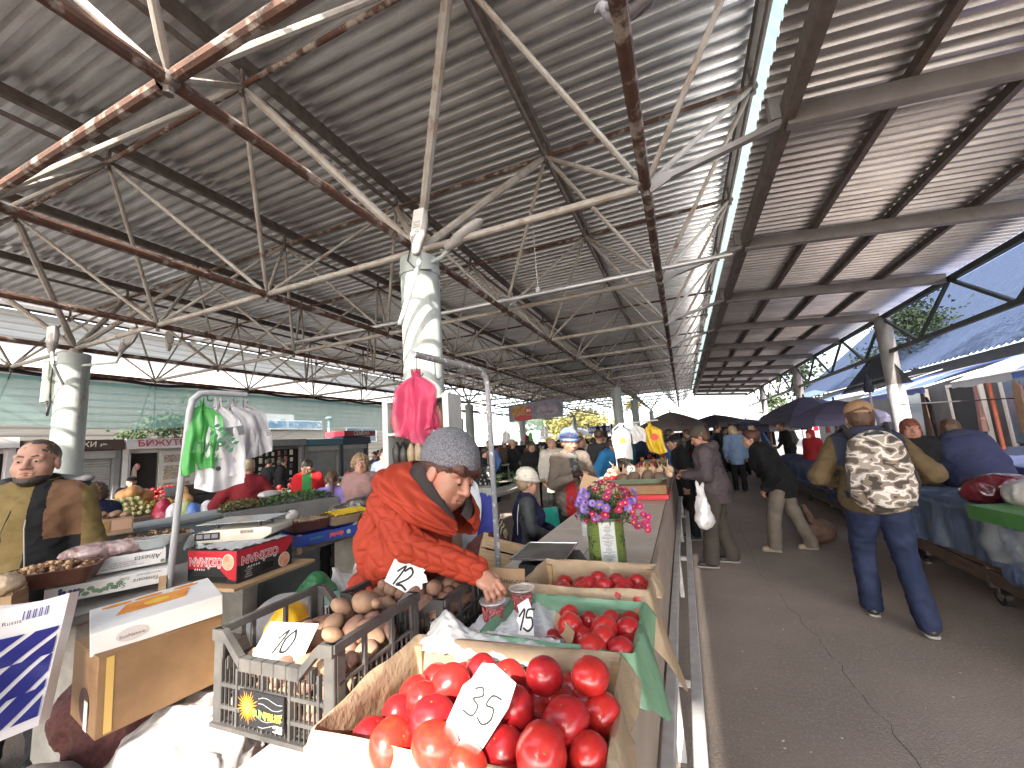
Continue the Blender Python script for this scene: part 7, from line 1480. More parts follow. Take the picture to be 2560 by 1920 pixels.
for k, (x, y) in enumerate(((-16, 46), (-11.5, 48), (-7, 47), (-19, 36), (-17.5, 27), (-2.5, 50))): tent(['white tent at the far left end of the hall', 'white tent under the office block', 'white tent left of the blue banner', 'white tent beyond the left edge of the hall', 'white stall tent next to the navy kiosk', 'white tent in the bright far opening'][k], x, y, 4, 3.4, 2.2, FAB)
bn = T('banner', 'long printed banner with food and mountains hanging from the roof', 'banner', (0, 0, 0)); pts = [atd(1100, 912, 17.5), atd(1216, 899, 17.5), atd(1215, 858, 17.5), atd(1098, 876, 17.5)]
SKYB = mat('banner_sky', (.12, .12, .18), (.24, .23, .28), ns=2.2, rough=.6, c3=(.10, .085, .11), ns3=3); mb = MB(); mb.add([tuple(p) for p in pts] + [tuple(p + Vector((0, .03, 0))) for p in pts], [(0, 1, 2, 3), (7, 6, 5, 4), (0, 4, 5, 1), (1, 5, 6, 2), (2, 6, 7, 3), (3, 7, 4, 0)]); mb.obj('banner_sheet', SKYB, bn)
ux = (pts[1] - pts[0]); bw = ux.length; Mbn = fr((pts[0] + pts[1] + pts[2] + pts[3]) / 4 + Vector((0, -.03, 0)), ux, pts[3] - pts[0])
panel(bn, 'food_picture', Mbn, circ(-bw * .27, -.02, .42, 20, .75), mat('food_print', (.35, .10, .05), (.30, .25, .06), ns=14, rough=.6, kind='cells')); panel(bn, 'red_swoosh', Mbn @ Matrix.Translation((0, 0, .002)), circ(-bw * .24, -.27, .38, 16, .3), flat('banner_red', (.35, .03, .05), .6)); panel(bn, 'heart_badge', Mbn @ Matrix.Translation((0, 0, .004)), circ(-bw * .13, .02, .16, 16), MATS['banner_red']); text('80', .2, CARD, Mbn @ Matrix.Translation((-bw * .13, .02, .007)), bn)
panel(bn, 'mountain_print', Mbn, [(-.1, -.25), (.1, .1), (.35, .2), (.5, .0), (.75, .15), (.95, -.05), (1.0, -.25)], mat('mountain_print', (.16, .13, .17), (.3, .28, .33), ns=6)); text('Medelin', .22, flat('banner_ink', (.10, .03, .06), .6), Mbn @ Matrix.Translation((.45, -.12, .005)), bn, shear=.3)
bl = T('banner', 'blue banner with white Cyrillic words for sea gifts in the distance', 'banner', tuple(atd(1294, 928, 24))); mb = MB(); mb.box(-.62, .62, 0, .03, -.19, .21); mb.obj('banner_sheet', flat('banner_blue', (.035, .075, .32), .5), bl); text('Дары моря', .26, CARD, fr((0, -.004, .02), (1, 0, 0), (0, 0, 1)), bl, bold=.005)
# ------------------------------------------------------------------ right side: stalls, tarps, umbrellas, net, shops
TARP = mat('blue_tarp', (.10, .14, .225), (.055, .08, .145), ns=4, rough=.42, bump=1.0, bs=18, c3=(.22, .255, .31), ns3=8, ramp3=(.48, .70), st=(1, 1, .35)); TARPD = mat('dark_blue_tarp', (.035, .055, .125), (.022, .035, .085), ns=5, rough=.55, bump=.4, bs=20); TARPB = mat('bright_blue_tarp', (.04, .05, .30), (.03, .035, .2), ns=4, rough=.35, bump=.4, bs=14)
def tarp(label, x0, x1, y0, y1, z, drop, m, seed, parent=None, n=70):
    def fn(u, v):
        y = y0 + (y1 - y0) * v; a = u * (x1 - x0 + drop); over = max(0, a - (x1 - x0)); x = x1 - min(a, x1 - x0); zz = z - over
        x -= over * .08 + (.03 + .05 * over) * math.sin(y * 9 + seed) * min(1, over * 4) + .02 * math.sin(y * 23 + over * 6) * min(1, over * 3)
        zz += .035 * hsh(x * .35, y * .35, seed) * (over == 0) * 1.2 + (.03 * math.sin(y * 2.3 + seed) + .02 * math.sin(y * 7.1)) * min(1, over * 3) + .05 * math.sin(u * 3) * (over == 0)
        return (x, y, zz)
    return sheetobj('tarp', label, 'tarp', fn, m, 40, n)
def cart(label, x0, x1, y0, y1, m):
    r = T('market_cart', label, 'cart', (x0, y0, 0), 0, 'long wheeled market carts'); L = y1 - y0; w = x1 - x0
    mb = MB(); mb.box(0, w, 0, L, .60, .66); mb.obj('table_top', m, r); mb = MB(); mb.box(0, w, 0, L, .17, .20); mb.obj('lower_deck', m, r)
    for k in range(2):
        mb = MB(); mb.box(-.02, .0, .0, L, .20 + k * .12, .305 + k * .12); mb.obj('side_plank', m, r)
    n = max(2, int(L / 1.0))
    for i in range(n + 1): mb = MB(); yy = L * i / n; mb.box(-.022, -.021 + .045, yy - .02, yy + .02, .15, .60); mb.obj('upright', DARKS, r)
    for i in (0.12, .5, .88):
        for xx in (.06, w - .1):
            mb = MB(); mb.tube([(xx - .025, L * i, .075), (xx + .025, L * i, .075)], .075, 16); wobj = mb.obj('wheel', BLACKP, r, smooth=True, sharp=40); mb = MB(); mb.tube([(xx - .028, L * i, .075), (xx + .028, L * i, .075)], .04, 12); mb.obj('wheel_hub', STEEL, wobj); mb = MB(); mb.box(xx - .035, xx + .035, L * i - .02, L * i + .02, .09, .17); mb.obj('caster_fork', DARKS, r)
    return r
cart('wheeled wooden cart under the pale blue tarp at the right edge', 2.30, 3.7, 3.0, 7.0, WOODD); cart('long wheeled cart under the dark blue cloth further up the aisle', 2.30, 3.4, 8.0, 13.6, DARKS)
tarp('worn pale blue tarp covering the near cart at the right', 2.24, 3.7, 4.15, 7.2, .80, .42, TARP, 3); tarp('dark blue cloth hanging over the far produce cart', 2.26, 3.4, 7.9, 13.6, .76, .40, TARPD, 5)
lump('tarp_bundle', 'bunched end of blue grey tarp hanging at the right edge', 'tarp', [('e', (2.22, 4.35, .42), (.10, .22, .10), None), ('e', (2.16, 4.05, .28), (.08, .2, .16), None), ('c', (2.24, 4.5, .70), (2.2, 4.4, .42), .05, .06)], TARP, .014, .02, 20, 91)
for k in range(3):
    mb = MB(); mb.tube([(2.20, 8.0, .26 + k * .10), (2.20, 13.5, .26 + k * .10)], .014, 6); tag(mb.obj('cart_rail', DARKS), ['lowest dark tube rail along the far cart', 'middle dark tube rail along the far cart', 'upper dark tube rail along the far cart'][k], 'rail')
gt = carton('tray', 'green box topped with leaves and a bag at the right edge', 'tray', (2.40, 4.28, .80), R(8), .62, .66, .11, mat('green_box', (.07, .20, .05), (.05, .15, .04), ns=6, rough=.5))
lump('plastic_bag', 'white tied plastic bag lying on the green box', 'bag', [('e', (2.50, 4.55, .98), (.22, .2, .13), None), ('c', (2.50, 4.5, 1.08), (2.49, 4.47, 1.17), .05, .03)], FILMW, .012, .014, 22, 92)
lump('leather_bag', 'dark red shiny bag behind the white bag on the right stall', 'bag', [('e', (2.50, 5.0, .95), (.28, .17, .15), None)], mat('oxblood_leather', (.12, .012, .02), (.08, .008, .014), ns=6, rough=.2, coat=.5, bump=.5, bs=16), .013, .016, 22, 93)
lump('leather_bag', 'second dark red shiny bundle standing at the right edge', 'bag', [('e', (2.98, 4.95, 1.08), (.14, .13, .20), None)], MATS['oxblood_leather'], .013, .016, 24, 94)
sheetobj('film', 'clear crinkled plastic hanging below the green box', 'film', lambda u, v: (2.10 + .02 * math.sin(v * 8) + .02 * math.sin(u * 13), 3.9 + .70 * u, .80 - .26 * v - .05 * u * v), mat('film_grey', (.45, .46, .44), rough=.2, alpha=.42, bump=.6, bs=22), 24, 12)
tarp('bright blue tarp over the goods behind the near cart', 3.3, 4.4, 5.4, 7.6, .98, .25, TARPB, 8)
# produce on the far cart
APR = flat('red_fruit', (.36, .02, .03), .35); gme = MB().ball((0, 0, 0), .036, 8, 6).mesh('apple', APR, True, sharp=180); gyl = MB().ball((0, 0, 0), .035, 8, 6).mesh('apple', flat('yellow_fruit', (.50, .36, .12), .5), True, sharp=180)
scatter('red_fruit', 'small red fruit heaped on the far blue cart', 'fruit', 'red fruit on the far cart', [gme], [(2.75 + rnd.uniform(-.3, .3), 10.1 + rnd.uniform(-.6, .6), .80 + rnd.uniform(0, .07)) for _ in range(70)]); scatter('yellow_fruit', 'yellow fruit on trays on the far blue cart', 'fruit', 'yellow fruit on the far cart', [gyl], [(2.6 + rnd.uniform(-.28, .4), 8.9 + rnd.uniform(-.6, .6), .80 + rnd.uniform(0, .05)) for _ in range(60)])
lump('cloth', 'pale beige cloth hanging over the edge of the far cart', 'cloth', [('e', (2.24, 8.75, .72), (.06, .12, .10), None), ('e', (2.22, 8.65, .60), (.05, .10, .10), None)], mat('beige_cloth', (.42, .33, .28), rough=.8), .012, .01, 26, 95)
# umbrellas
UMB = mat('grey_violet_canvas', (.085, .08, .125), (.07, .065, .10), ns=3, rough=.8, transl=.25); UMP = mat('violet_canvas', (.105, .098, .175), (.085, .08, .145), ns=3, rough=.8, transl=.3); UMW = mat('pale_canvas', (.50, .48, .52), rough=.8, transl=.4); UMT = mat('taupe_canvas', (.14, .115, .115), (.12, .10, .10), ns=3, rough=.8, transl=.25)
def umbrella(label, x, y, z, rad, ms, rise=.55, rz=0.0, n=8):
    r = T('market_umbrella', label, 'umbrella', (x, y, 0), rz, 'market umbrellas over the aisle stalls')
    mb = MB(); mb.tube([(0, 0, 0), (0, 0, z + rise)], .022, 8); mb.obj('pole', GREYS, r)
    for k in range(n):
        a0_ = 2 * math.pi * k / n; a1_ = 2 * math.pi * (k + 1) / n
        def fn(u, v):
            a = a0_ + (a1_ - a0_) * u; sag = 1 - .05 * math.sin(math.pi * u) * v; t = min(v / .86, 1); rr_ = rad * t * (1 - .03 * math.sin(math.pi * u)); zz_ = z + rise * (1 - t ** 1.25) - (.20 * (v - .86) / .14 if v > .86 else 0) - .03 * math.sin(math.pi * u) * t
            return (rr_ * math.cos(a) * sag, rr_ * math.sin(a) * sag, zz_)
        mb = MB(); mb.grid(fn, 6, 10); mb.obj('canopy_panel', ms[k % len(ms)], r, smooth=True)
        mb = MB(); mb.tube([(0, 0, z + rise - .03), (rad * .95 * math.cos(a0_), rad * .95 * math.sin(a0_), z - .02)], .008, 5); mb.obj('rib', DARKS, r)
    mb = MB(); mb.ball((0, 0, z + rise + .03), (.03, .03, .06), 8, 6); mb.obj('finial', BLACKP, r)
def umb(label, u, v, d, rad, ms, rise, rz=0.0): p = atd(u, v, d); umbrella(label, p.x, p.y, p.z - rise, rad, ms, rise, rz)
umb('large grey violet market umbrella behind the man in the tan cap', 1735, 857, 13.5, 1.45, [UMB, UMB, UMP], .60, .3); umb('violet market umbrella in front of the large grey one', 1800, 864, 11, 1.12, [UMB, UMP, UMP], .46, .1)
umb('paler violet umbrella with a white panel further up the aisle', 1660, 903, 15, 1.25, [UMB, UMP, UMW], .28, .6); umb('distant violet umbrella beyond the pale one', 1610, 905, 20, 1.5, [UMB, UMP], .40); umbrella('brown grey umbrella at the left of the aisle near the columns', -.35, 16.2, 1.90, 1.25, [UMT], .50, .2); umbrella('far brown grey umbrella under the bright end', 1.6, 23.5, 1.95, 1.6, [UMT, UMB], .45); umbrella('farthest small umbrella at the bright end of the aisle', .4, 27.5, 2.0, 1.5, [UMP], .45)
fu = T('folded_umbrella', 'folded navy umbrella standing above the tan cap', 'umbrella', (3.75, 10.9, 0)); mb = MB(); mb.tube([(0, 0, 0), (0, 0, 2.6)], .02, 8); mb.obj('pole', GREYS, fu); mb = MB(); mb.lathe([(.07, 2.2), (.10, 2.24), (.06, 2.42), (.02, 2.6), (0, 2.64)], (0, 0, 0), 12); mb.obj('canopy', NVB, fu, smooth=True)
# shade net on the outer truss
NETM = mat('grey_green_shade_net', (.10, .13, .17), (.06, .08, .11), ns=60, rough=.9, alpha=.62, st=(1, .4, 3)); NETB = mat('doubled_shade_net', (.06, .066, .08), (.04, .046, .055), ns=50, rough=.9, alpha=.96)
def nb_(y): return 2.45 + .5 * max(0, (y - 11.5)) / 11 - .12 * math.exp(-((y - 11.9) / .8) ** 2) + .08 * math.sin(y * 1.1)
sheetobj('shade_net', 'torn grey green shade net hung along the outer canopy truss', 'net', lambda u, v: (4.56 + .10 * math.sin(u * 40) * v + .12 * v, 1.0 + 21.8 * u, 3.86 + (nb_(1.0 + 21.8 * u) - 3.86) * v), NETM, 120, 8)
sheetobj('net_flap', 'doubled triangular flap of grey net beside the pale post', 'net', lambda u, v: (4.40 + .05 * math.sin(u * 9) + .06 * v, 11.75 + (u - .25) * 4.2 * (.25 + .75 * v) + .1, 3.05 - .72 * v + .08 * u * v), NETB, 24, 12)
# awnings and shops
AWB = mat('blue_awning', (.10, .17, .48), (.08, .14, .40), ns=2, rough=.5, transl=.3); AWW = mat('white_awning', (.55, .54, .53), (.46, .46, .46), ns=2, rough=.5, transl=.3)
def awning(label, x0, x1, y0, y1, z0, z1, cols, seed=0):
    r = T('awning', label, 'awning', (x0, y0, 0), 0, 'fabric awnings over the clothes stalls'); L = (y1 - y0) / len(cols); w = x1 - x0
    for k, m in enumerate(cols):
        mb = MB(); mb.grid(lambda u, v: (w * v, L * k + L * u, z0 + (z1 - z0) * v ** .8 + .05 * math.sin(v * 3.1) - .02 * math.sin(u * 9)), 8, 8); mb.grid(lambda u, v: (-.01, L * k + L * u, z0 - .14 * v - .02 * math.sin(u * 12) * v), 8, 2); mb.obj('awning_panel', m, r, smooth=True)
    mb = MB(); mb.tube([(0, 0, z0), (0, y1 - y0, z0)], .022, 6)
    for yy in (0, y1 - y0): mb.tube([(0, yy, z0), (w, yy, z1)], .02, 6)
    mb.obj('awning_frame', WHITEP, r)
awning('blue and white striped awning at the right edge over the clothes stalls', 5.5, 7.6, 6.5, 11.8, 2.30, 2.95, [AWB, AWB, AWW]); awning('blue and white awning behind the pale canopy post', 5.3, 7.4, 12.4, 16.2, 2.30, 2.85, [AWB, AWW, AWB, AWB]); awning('white rounded awning further along the clothes stalls', 5.6, 7.6, 16.6, 22.5, 2.45, 3.0, [AWW, AWW, AWB])
WSH = mat('shaded_shop_wall', (.07, .06, .055), (.05, .042, .04), ns=3, rough=.8); sh = building_wall('row of beige shop fronts behind the clothes stalls', 8.6, -4, 34, 0, 3.2, WSH, [], None, 'shop_row', depth=-5)  # wall colour darkened to stand for the shade of net, awnings and trees
BRF = mat('blue_corrugated_roof', (.11, .15, .26), (.085, .12, .21), ns=3, rough=.4, metal=.2); mb = MB(); 
def brf(u, v): y = -2 + 44 * v; return (9.0 + 14 * u, y, 3.55 + 11.5 * u + .05 * math.sin(y * 2 * math.pi / .32))
mb.grid(brf, 2, 1100); o = mb.obj('blue_roof', BRF, sh, smooth=True); o.location = (-8.6, 4, 0)
mb = MB(); mb.box(9.1, 14, 0, 38, 3.1, 3.5); o = mb.obj('eave_board', WSH, sh); o.location = (-8.6, 0, 0)
gab = T('roof_gable', 'steep grey roof slope seen through the net at the right edge', 'roof', (7.9, 9.2, 3.6)); mb = MB(); mb.add([(0, 0, 0), (0, 3.6, 0), (3.5, 0, 3.6), (3.5, 3.6, 3.6), (0, 0, -.15), (0, 3.6, -.15), (3.5, 0, 3.4), (3.5, 3.6, 3.4)], [(0, 2, 3, 1), (4, 5, 7, 6), (0, 1, 5, 4), (0, 4, 6, 2), (1, 3, 7, 5)]); mb.obj('slope', flat('roof_slate', (.16, .17, .18), .8), gab)
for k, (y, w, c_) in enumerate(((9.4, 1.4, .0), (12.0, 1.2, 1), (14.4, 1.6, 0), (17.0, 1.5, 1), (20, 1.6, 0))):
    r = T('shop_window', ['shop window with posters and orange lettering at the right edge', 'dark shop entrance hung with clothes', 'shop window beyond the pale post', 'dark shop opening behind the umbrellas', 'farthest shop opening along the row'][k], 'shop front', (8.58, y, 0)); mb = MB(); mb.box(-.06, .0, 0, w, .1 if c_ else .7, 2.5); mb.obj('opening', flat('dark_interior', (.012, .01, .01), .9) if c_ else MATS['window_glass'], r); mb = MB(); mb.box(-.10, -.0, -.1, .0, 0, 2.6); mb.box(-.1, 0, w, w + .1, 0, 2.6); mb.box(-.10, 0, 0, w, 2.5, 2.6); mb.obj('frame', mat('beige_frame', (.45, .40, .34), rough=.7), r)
    if k == 0:
        text('100', .42, flat('sign_orange', (.45, .16, .10), .5), fr((-.07, .9, 1.75), (0, -1, 0), (0, 0, 1)), r); panel(r, 'poster', fr((-.065, .7, 1.15), (0, -1, 0), (0, 0, 1)), rect(-.4, .4, -.35, .35), mat('poster_print', (.35, .42, .50), (.6, .6, .58), ns=5)); 
# hanging clothes
CL = [cloth('hung_' + n_, c_) for n_, c_ in (('rose', (.45, .25, .22)), ('tan', (.36, .24, .15)), ('black', (.02, .02, .022)), ('crimson', (.38, .015, .05)), ('maroon', (.18, .012, .03)), ('grey', (.16, .16, .18)), ('white', (.6, .58, .58)), ('brown', (.10, .06, .045)), ('navy', (.03, .035, .08)), ('coral', (.5, .16, .12)))]
def garment(label, p, w, h, az, m, seed):
    r = T('garment', label, 'clothes', p, az, 'clothes hung on the market stalls'); q_ = random.Random(seed); a = q_.uniform(0, 6)
    for s_ in (-1, 1):
        mb = MB(); mb.grid(lambda u, v: ((u - .5) * w * (.45 + .55 * min(1, v / .12)) * (1 + .12 * v), s_ * (.03 + .03 * v) * math.sin(math.pi * u) + .018 * math.sin(u * 14 + a + v * 2) * v, -h * v - .01 * math.sin(u * 8 + a) * v), 14, 10); mb.obj('fabric', m, r, smooth=True)
    mb = MB(); mb.tube([(0, 0, .08), (0, 0, 0), (w * .25, 0, -.03)], .004, 5); mb.obj('hanger', BLACKP, r)
gpos = [((5.9, 11.9, 2.22), .55, 1.0, 0), ((6.3, 11.5, 2.2), .5, 1.05, 1), ((7.0, 10.6, 2.0), .5, 1.0, 7), ((7.3, 10.1, 2.0), .45, .9, 7), ((7.6, 9.9, 1.9), .45, .9, 5), ((8.0, 9.7, 1.75), .5, 1.05, 2), ((8.2, 9.45, 1.75), .5, 1.1, 2), ((7.2, 11.3, 2.1), .4, .7, 2), ((5.6, 14.6, 2.2), .5, 1.1, 7), ((5.7, 15.2, 2.2), .5, 1.1, 5), ((4.9, 14.5, 2.1), .4, .6, 6),
        ((4.7, 16.2, 2.1), .45, .7, 3), ((4.8, 16.7, 2.1), .45, .7, 4), ((4.9, 17.2, 2.1), .45, .75, 4), ((5.0, 15.6, 2.15), .45, .75, 3), ((5.3, 18.4, 2.1), .5, .9, 6), ((5.4, 19.2, 2.1), .5, .9, 5), ((5.4, 20.2, 2.1), .5, .9, 9), ((5.3, 21.4, 2.2), .5, .9, 3), ((5.6, 13.3, 2.2), .5, 1.1, 7), ((5.9, 13.9, 2.1), .5, 1.2, 2), ((6.6, 11.9, 2.15), .45, .95, 0)]
gl_ = ['pale rose garment hung beside the orange pole', 'tan garment hung next to the rose one', 'dark brown patterned garment under the awning', 'brown patterned garment further right under the awning', 'grey garment hung by the shop corner', 'black leather skirt near the shop window', 'second black skirt closest to the shop window', 'small black garment high under the awning', 'brown coat behind the tan cap', 'grey coat beside the brown coat', 'small white garment under the violet umbrella', 'crimson top under the large umbrella', 'maroon top next to the crimson one', 'second maroon top under the large umbrella', 'crimson top beside the white garment', 'white garment in the far clothes row', 'grey garment in the far clothes row', 'coral garment in the far clothes row', 'crimson garment at the end of the clothes row', 'brown coat behind the pale post', 'black coat behind the pale post', 'rose garment deeper under the awning']
for k, (p, w, h_, ci) in enumerate(gpos): garment(gl_[k], p, w, h_, R(60 + 13 * (k % 3)), CL[ci], k)
op = T('pole', 'orange painted pole at the corner of the clothes stall', 'pole', (6.05, 11.75, 0)); mb = MB(); mb.tube([(0, 0, 0), (0, 0, 2.45)], .035, 10); mb.obj('tube', mat('orange_paint', (.50, .13, .07), rough=.5), op)
mb = MB(); mb.tube([(4.35, 11.2, 1.90), (6.4, 11.6, 1.86)], .014, 6); tag(mb.obj('hanging_rail', BLACKP), 'black hanging rail beside the pale post', 'rail')
mb = MB(); mb.tube([(7.9, 9.2, 1.7), (7.95, 9.15, .6)], .03, 8); tag(mb.obj('mannequin_pole', WHITEP), 'white pole beside the black skirts', 'pole')
for k, (p, c_) in enumerate((((6.6, 7.6, 1.0), .3), ((6.2, 7.2, .95), .25), ((7.0, 8.0, 1.0), .28))): lump('goods_bundle', ['heap of white grey goods on the stall by the shop window', 'pale bundle at the right edge of the stall', 'third pale bundle near the shop posters'][k], 'goods', [('e', p, (c_, c_, c_ * .6), None), ('e', (p[0] + .15, p[1] + .1, p[2] + .12), (.15, .15, .12), None)], mat('pale_goods_heap', (.55, .50, .48), (.2, .2, .22), ns=11, rough=.6, kind='cells'), .025, .02, 14, 96 + k)
tb2 = T('stall_table', 'low clothes stall table behind the blue tarp', 'table', (5.2, 6.5, 0)); mb = MB(); mb.box(0, 2.6, 0, 6, .78, .84); mb.obj('top', TARPD, tb2); mb = MB()
for yy in (.1, 5.8): mb.box(.05, .12, yy, yy + .08, 0, .78); mb.box(2.45, 2.52, yy, yy + .08, 0, .78)
mb.obj('leg', DARKS, tb2)
# ------------------------------------------------------------------ lights on the columns, pigeon, shelf rack
LAMPG = mat('lamp_housing', (.36, .33, .31), (.28, .26, .25), ns=8, rough=.5)
def floodlight(label, p, d, up_, arm):
    r = T('floodlight', label, 'lamp', p, 0, 'street lamps fixed to the columns'); d = Vector(d).normalized(); M = fr((0, 0, 0), Vector(d).cross(Vector(up_)), d); P, Q = sdf([('e', (0, .16, 0), (.095, .22, .06), None), ('c', (0, -.12, 0), (0, .02, 0), .045, .07), ('-e', (0, .19, .065), (.075, .17, .035), None)], .008, .03); me = npmesh('lamp_housing', P, Q, LAMPG); me.transform(M); link('lamp_housing', me, None, r)
    mb = MB(); mb.grid(lambda u, v: M @ Vector(((u - .5) * .13, .05 + .28 * v, .045)), 4, 4); mb.obj('lamp_glass', flat('lamp_glass', (.55, .53, .50), .2), r); mb = MB()
    for k in range(7): mb.tube([M @ Vector((-.035, .02 + k * .028, .05)), M @ Vector((.035, .02 + k * .028, .05))], .008, 6)
    mb.obj('lamp_fin', mat('white_fin', (.62, .60, .58), rough=.5), r); mb = MB(); mb.tube([(Vector(q_) - Vector(p)) for q_ in arm], .026, 8); mb.obj('arm', mat('arm_paint', (.42, .46, .45), rough=.5), r, smooth=True)
pA = atd(902, 520, 4.15); floodlight('street lamp head pointing up on the nearest column', tuple(pA), (.12, .10, 1), (-.05, -1, .1), [pA + Vector((0, 0, .02)), pA + Vector((-.02, .05, -.2)), atd(864, 702, 4.2)])
pB = atd(985, 520, 4.6); floodlight('street lamp head behind the top of the nearest column', tuple(pB), (.9, .1, .5), (0, 0, 1), [pB, pB + Vector((-.2, .0, -.15)), Vector((X0 + .1, Y0 - .1, 3.7))])
pC = atd(112, 745, 7.1); floodlight('street lamp head with white louvres on the left column', tuple(pC), (-.1, .05, 1), (.5, -1, .1), [pC, pC + Vector((.10, 0, -.35)), atd(135, 830, 7.2)])
pD = atd(270, 745, 7.6); floodlight('street lamp head on the far side of the left column', tuple(pD), (.5, .2, .9), (1, -.4, .1), [pD, pD + Vector((-.25, 0, -.3)), Vector((X0 - 3 * MX + .15, Y0, 3.6))])
pE2 = atd(365, 745, 10.0); floodlight('small lamp hanging at the left roof edge', tuple(pE2), (0, 0, 1), (1, -.4, .1), [pE2, pE2 + Vector((.6, .3, .05)), pE2 + Vector((1.0, .5, .15))])
jb = T('junction_box', 'pale green junction box on the left column', 'box', (X0 - 3 * MX - .20, Y0 - .22, 2.95)); mb = MB(); mb.box(-.1, .12, -.08, .08, 0, .75); mb.obj('box_body', mat('pale_green_box', (.42, .46, .38), rough=.5), jb, bevel=.008)
jb2 = T('junction_box', 'dark box fixed to the distant left column', 'box', tuple(atd(998, 920, 20.5))); mb = MB(); mb.box(-.35, .1, -.2, .0, -.35, .35); mb.obj('box_body', GREYS, jb2, bevel=.01)
cb = MB(); cb.tube([(X0 + .05, Y0 - .23, 3.9), (X0 + .02, Y0 - .26, 3.72), (X0 + .12, Y0 - .25, 3.6), (X0 + .23, Y0 - .12, 3.62)], .008, 6); tag(cb.obj('cable', BLACKP, None, smooth=True), 'black cable looped around the top of the nearest column', 'cable')
lc = MB(); lc.tube([(X0 - 3 * MX - .02, Y0 - .27, 3.6), (X0 - 3 * MX - .05, Y0 - .27, 3.3), (X0 - 3 * MX - .0, Y0 - .27, 2.9), (X0 - 3 * MX - .06, Y0 - .27, 2.7), (X0 - 3 * MX - .1, Y0 - .26, 2.95)], .018, 6); tag(lc.obj('cable', BLACKP, None, smooth=True), 'thick black cable hanging on the left column', 'cable')
pg = T('pigeon', 'grey pigeon perched on the rusty pipe under the roof', 'bird', (-.03, 2.22, 4.0), R(70)); PGM = mat('pigeon_grey', (.32, .31, .33), (.20, .19, .21), ns=14, rough=.7)
P, Q = sdf([('e', (0, 0, .12), (.065, .12, .075), Rx(.35)), ('c', (0, .09, .17), (0, .12, .235), .042, .028), ('e', (0, .135, .255), (.026, .032, .028), None), ('c', (0, .16, .253), (0, .185, .245), .009, .003), ('c', (0, -.09, .09), (0, -.21, .06), .045, .022)], .006, .02); link('body', npmesh('body', P, Q, PGM), None, pg)
for s_ in (-1, 1):
    P, Q = sdf([('e', (s_ * .058, -.03, .12), (.018, .12, .05), Rx(.3)), ('c', (s_ * .05, -.1, .10), (s_ * .03, -.19, .08), .02, .008)], .006, .02); link('wing', npmesh('wing', P, Q, mat('pigeon_wing', (.22, .21, .23), (.10, .10, .11), ns=20, rough=.7)), None, pg)
    mb = MB(); mb.tube([(s_ * .025, .01, .07), (s_ * .025, .015, .045)], .005, 5); mb.obj('leg', flat('pigeon_leg', (.4, .12, .1), .6), pg)
rk = T('shelf_rack', 'white shelf rack of bagged spices and nuts behind the vendor', 'rack', tuple(Vector((-2.33, 3.25, 0))), R(4)); mb = MB()
for x in (-.36, .30): mb.box(x, x + .06, 0, .28, .6, 2.16)
mb.obj('side_frame', WHITEP, rk)
for z in (.95, 1.22, 1.48, 1.80, 2.12): mb = MB(); mb.box(-.30, .30, .0, .28, z, z + .025); mb.obj('shelf', WHITEP, rk)
mb = MB(); mb.box(-.30, .30, .27, .28, .6, 2.15); mb.obj('back_panel', flat('rack_back', (.10, .08, .07), .8), rk)
SPM = [mat('spice_' + n_, c_, tuple(x * .6 for x in c_), ns=30, rough=.35, coat=.3, bump=.5, bs=60) for n_, c_ in (('brown', (.16, .09, .05)), ('dark', (.03, .025, .022)), ('tan', (.40, .29, .18)), ('rust', (.20, .06, .03)), ('cream', (.52, .42, .30)))]
spk = [MB().ball((0, 0, .5), (.5, .5, .5), 10, 8, 0, lambda x, y, z: (x * (1 - .25 * (z > .4)), y, z * 1.0)).mesh('spice_bag', m, True, sharp=180) for m in SPM]
for zi, z in enumerate((.975, 1.245, 1.505, 1.825)):
    for i in range(7):
        for row in (0, 1):
            m = spk[(zi * 3 + i // 2 + (i // 4)) % 5]; o = link('spice_bag', m, None, None, tuple(Vector((-2.33, 3.25, 0)) + Vector((-.255 + i * .085, .05 + row * .10, z)))); o.scale = (.088, .085, .20 + .02 * ((i + zi) % 3)); o.rotation_euler = (0, 0, R(4) + rnd.uniform(-.3, .3)); tag(o, 'clear bag of %s on the white shelf rack' % ('dark dried fruit', 'spices and nuts')[row], 'bag', 'bags on the rack, %s row' % ('front', 'back')[row])
# banana boxes, tarps and crates behind the pole
def cardb(name, label, p, rz, w, d, h, m, tilt=None): return carton(name, label, 'box', p, rz, w, d, h, m, tilt)
b1 = cardb('carton', 'grey carton with the words premium bananas behind the pole', (-2.12, 4.0, .95), R(20), .42, .34, .26, mat('grey_print_carton', (.40, .40, .36), rough=.7)); text('PREMIUM\nBANANAS', .075, INK, fF(.42, .34, .26) @ Matrix.Translation((-.02, .0, 0)), b1, bold=.002, ls=.85)
cardb('carton', 'plain brown carton under the banana carton', (-2.12, 4.0, .55), R(20), .46, .40, .40, CARTD)
sheetobj('tarp', 'pale grey cloth draped over the goods behind the vendor', 'tarp', lambda u, v: (-2.16 + .34 * u + .05 * math.sin(v * 5), 3.22 + .25 * u - .10 * v, 1.30 - .75 * v + .10 * math.sin(u * 3) + .03 * hsh(u * 2, v * 2, 2)), mat('pale_grey_tarp', (.44, .47, .52), (.36, .38, .42), ns=4, rough=.6, bump=.4, bs=14), 30, 30); sheetobj('tarp', 'bright blue tarp hanging beside the pale grey cloth', 'tarp', lambda u, v: (-1.92 + .20 * u + .05 * v, 3.38 + .22 * u, 1.30 - .55 * v - .14 * u + .03 * math.sin(u * 9) * v + .02 * hsh(u * 2, v * 2, 6)), TARPB, 24, 24)
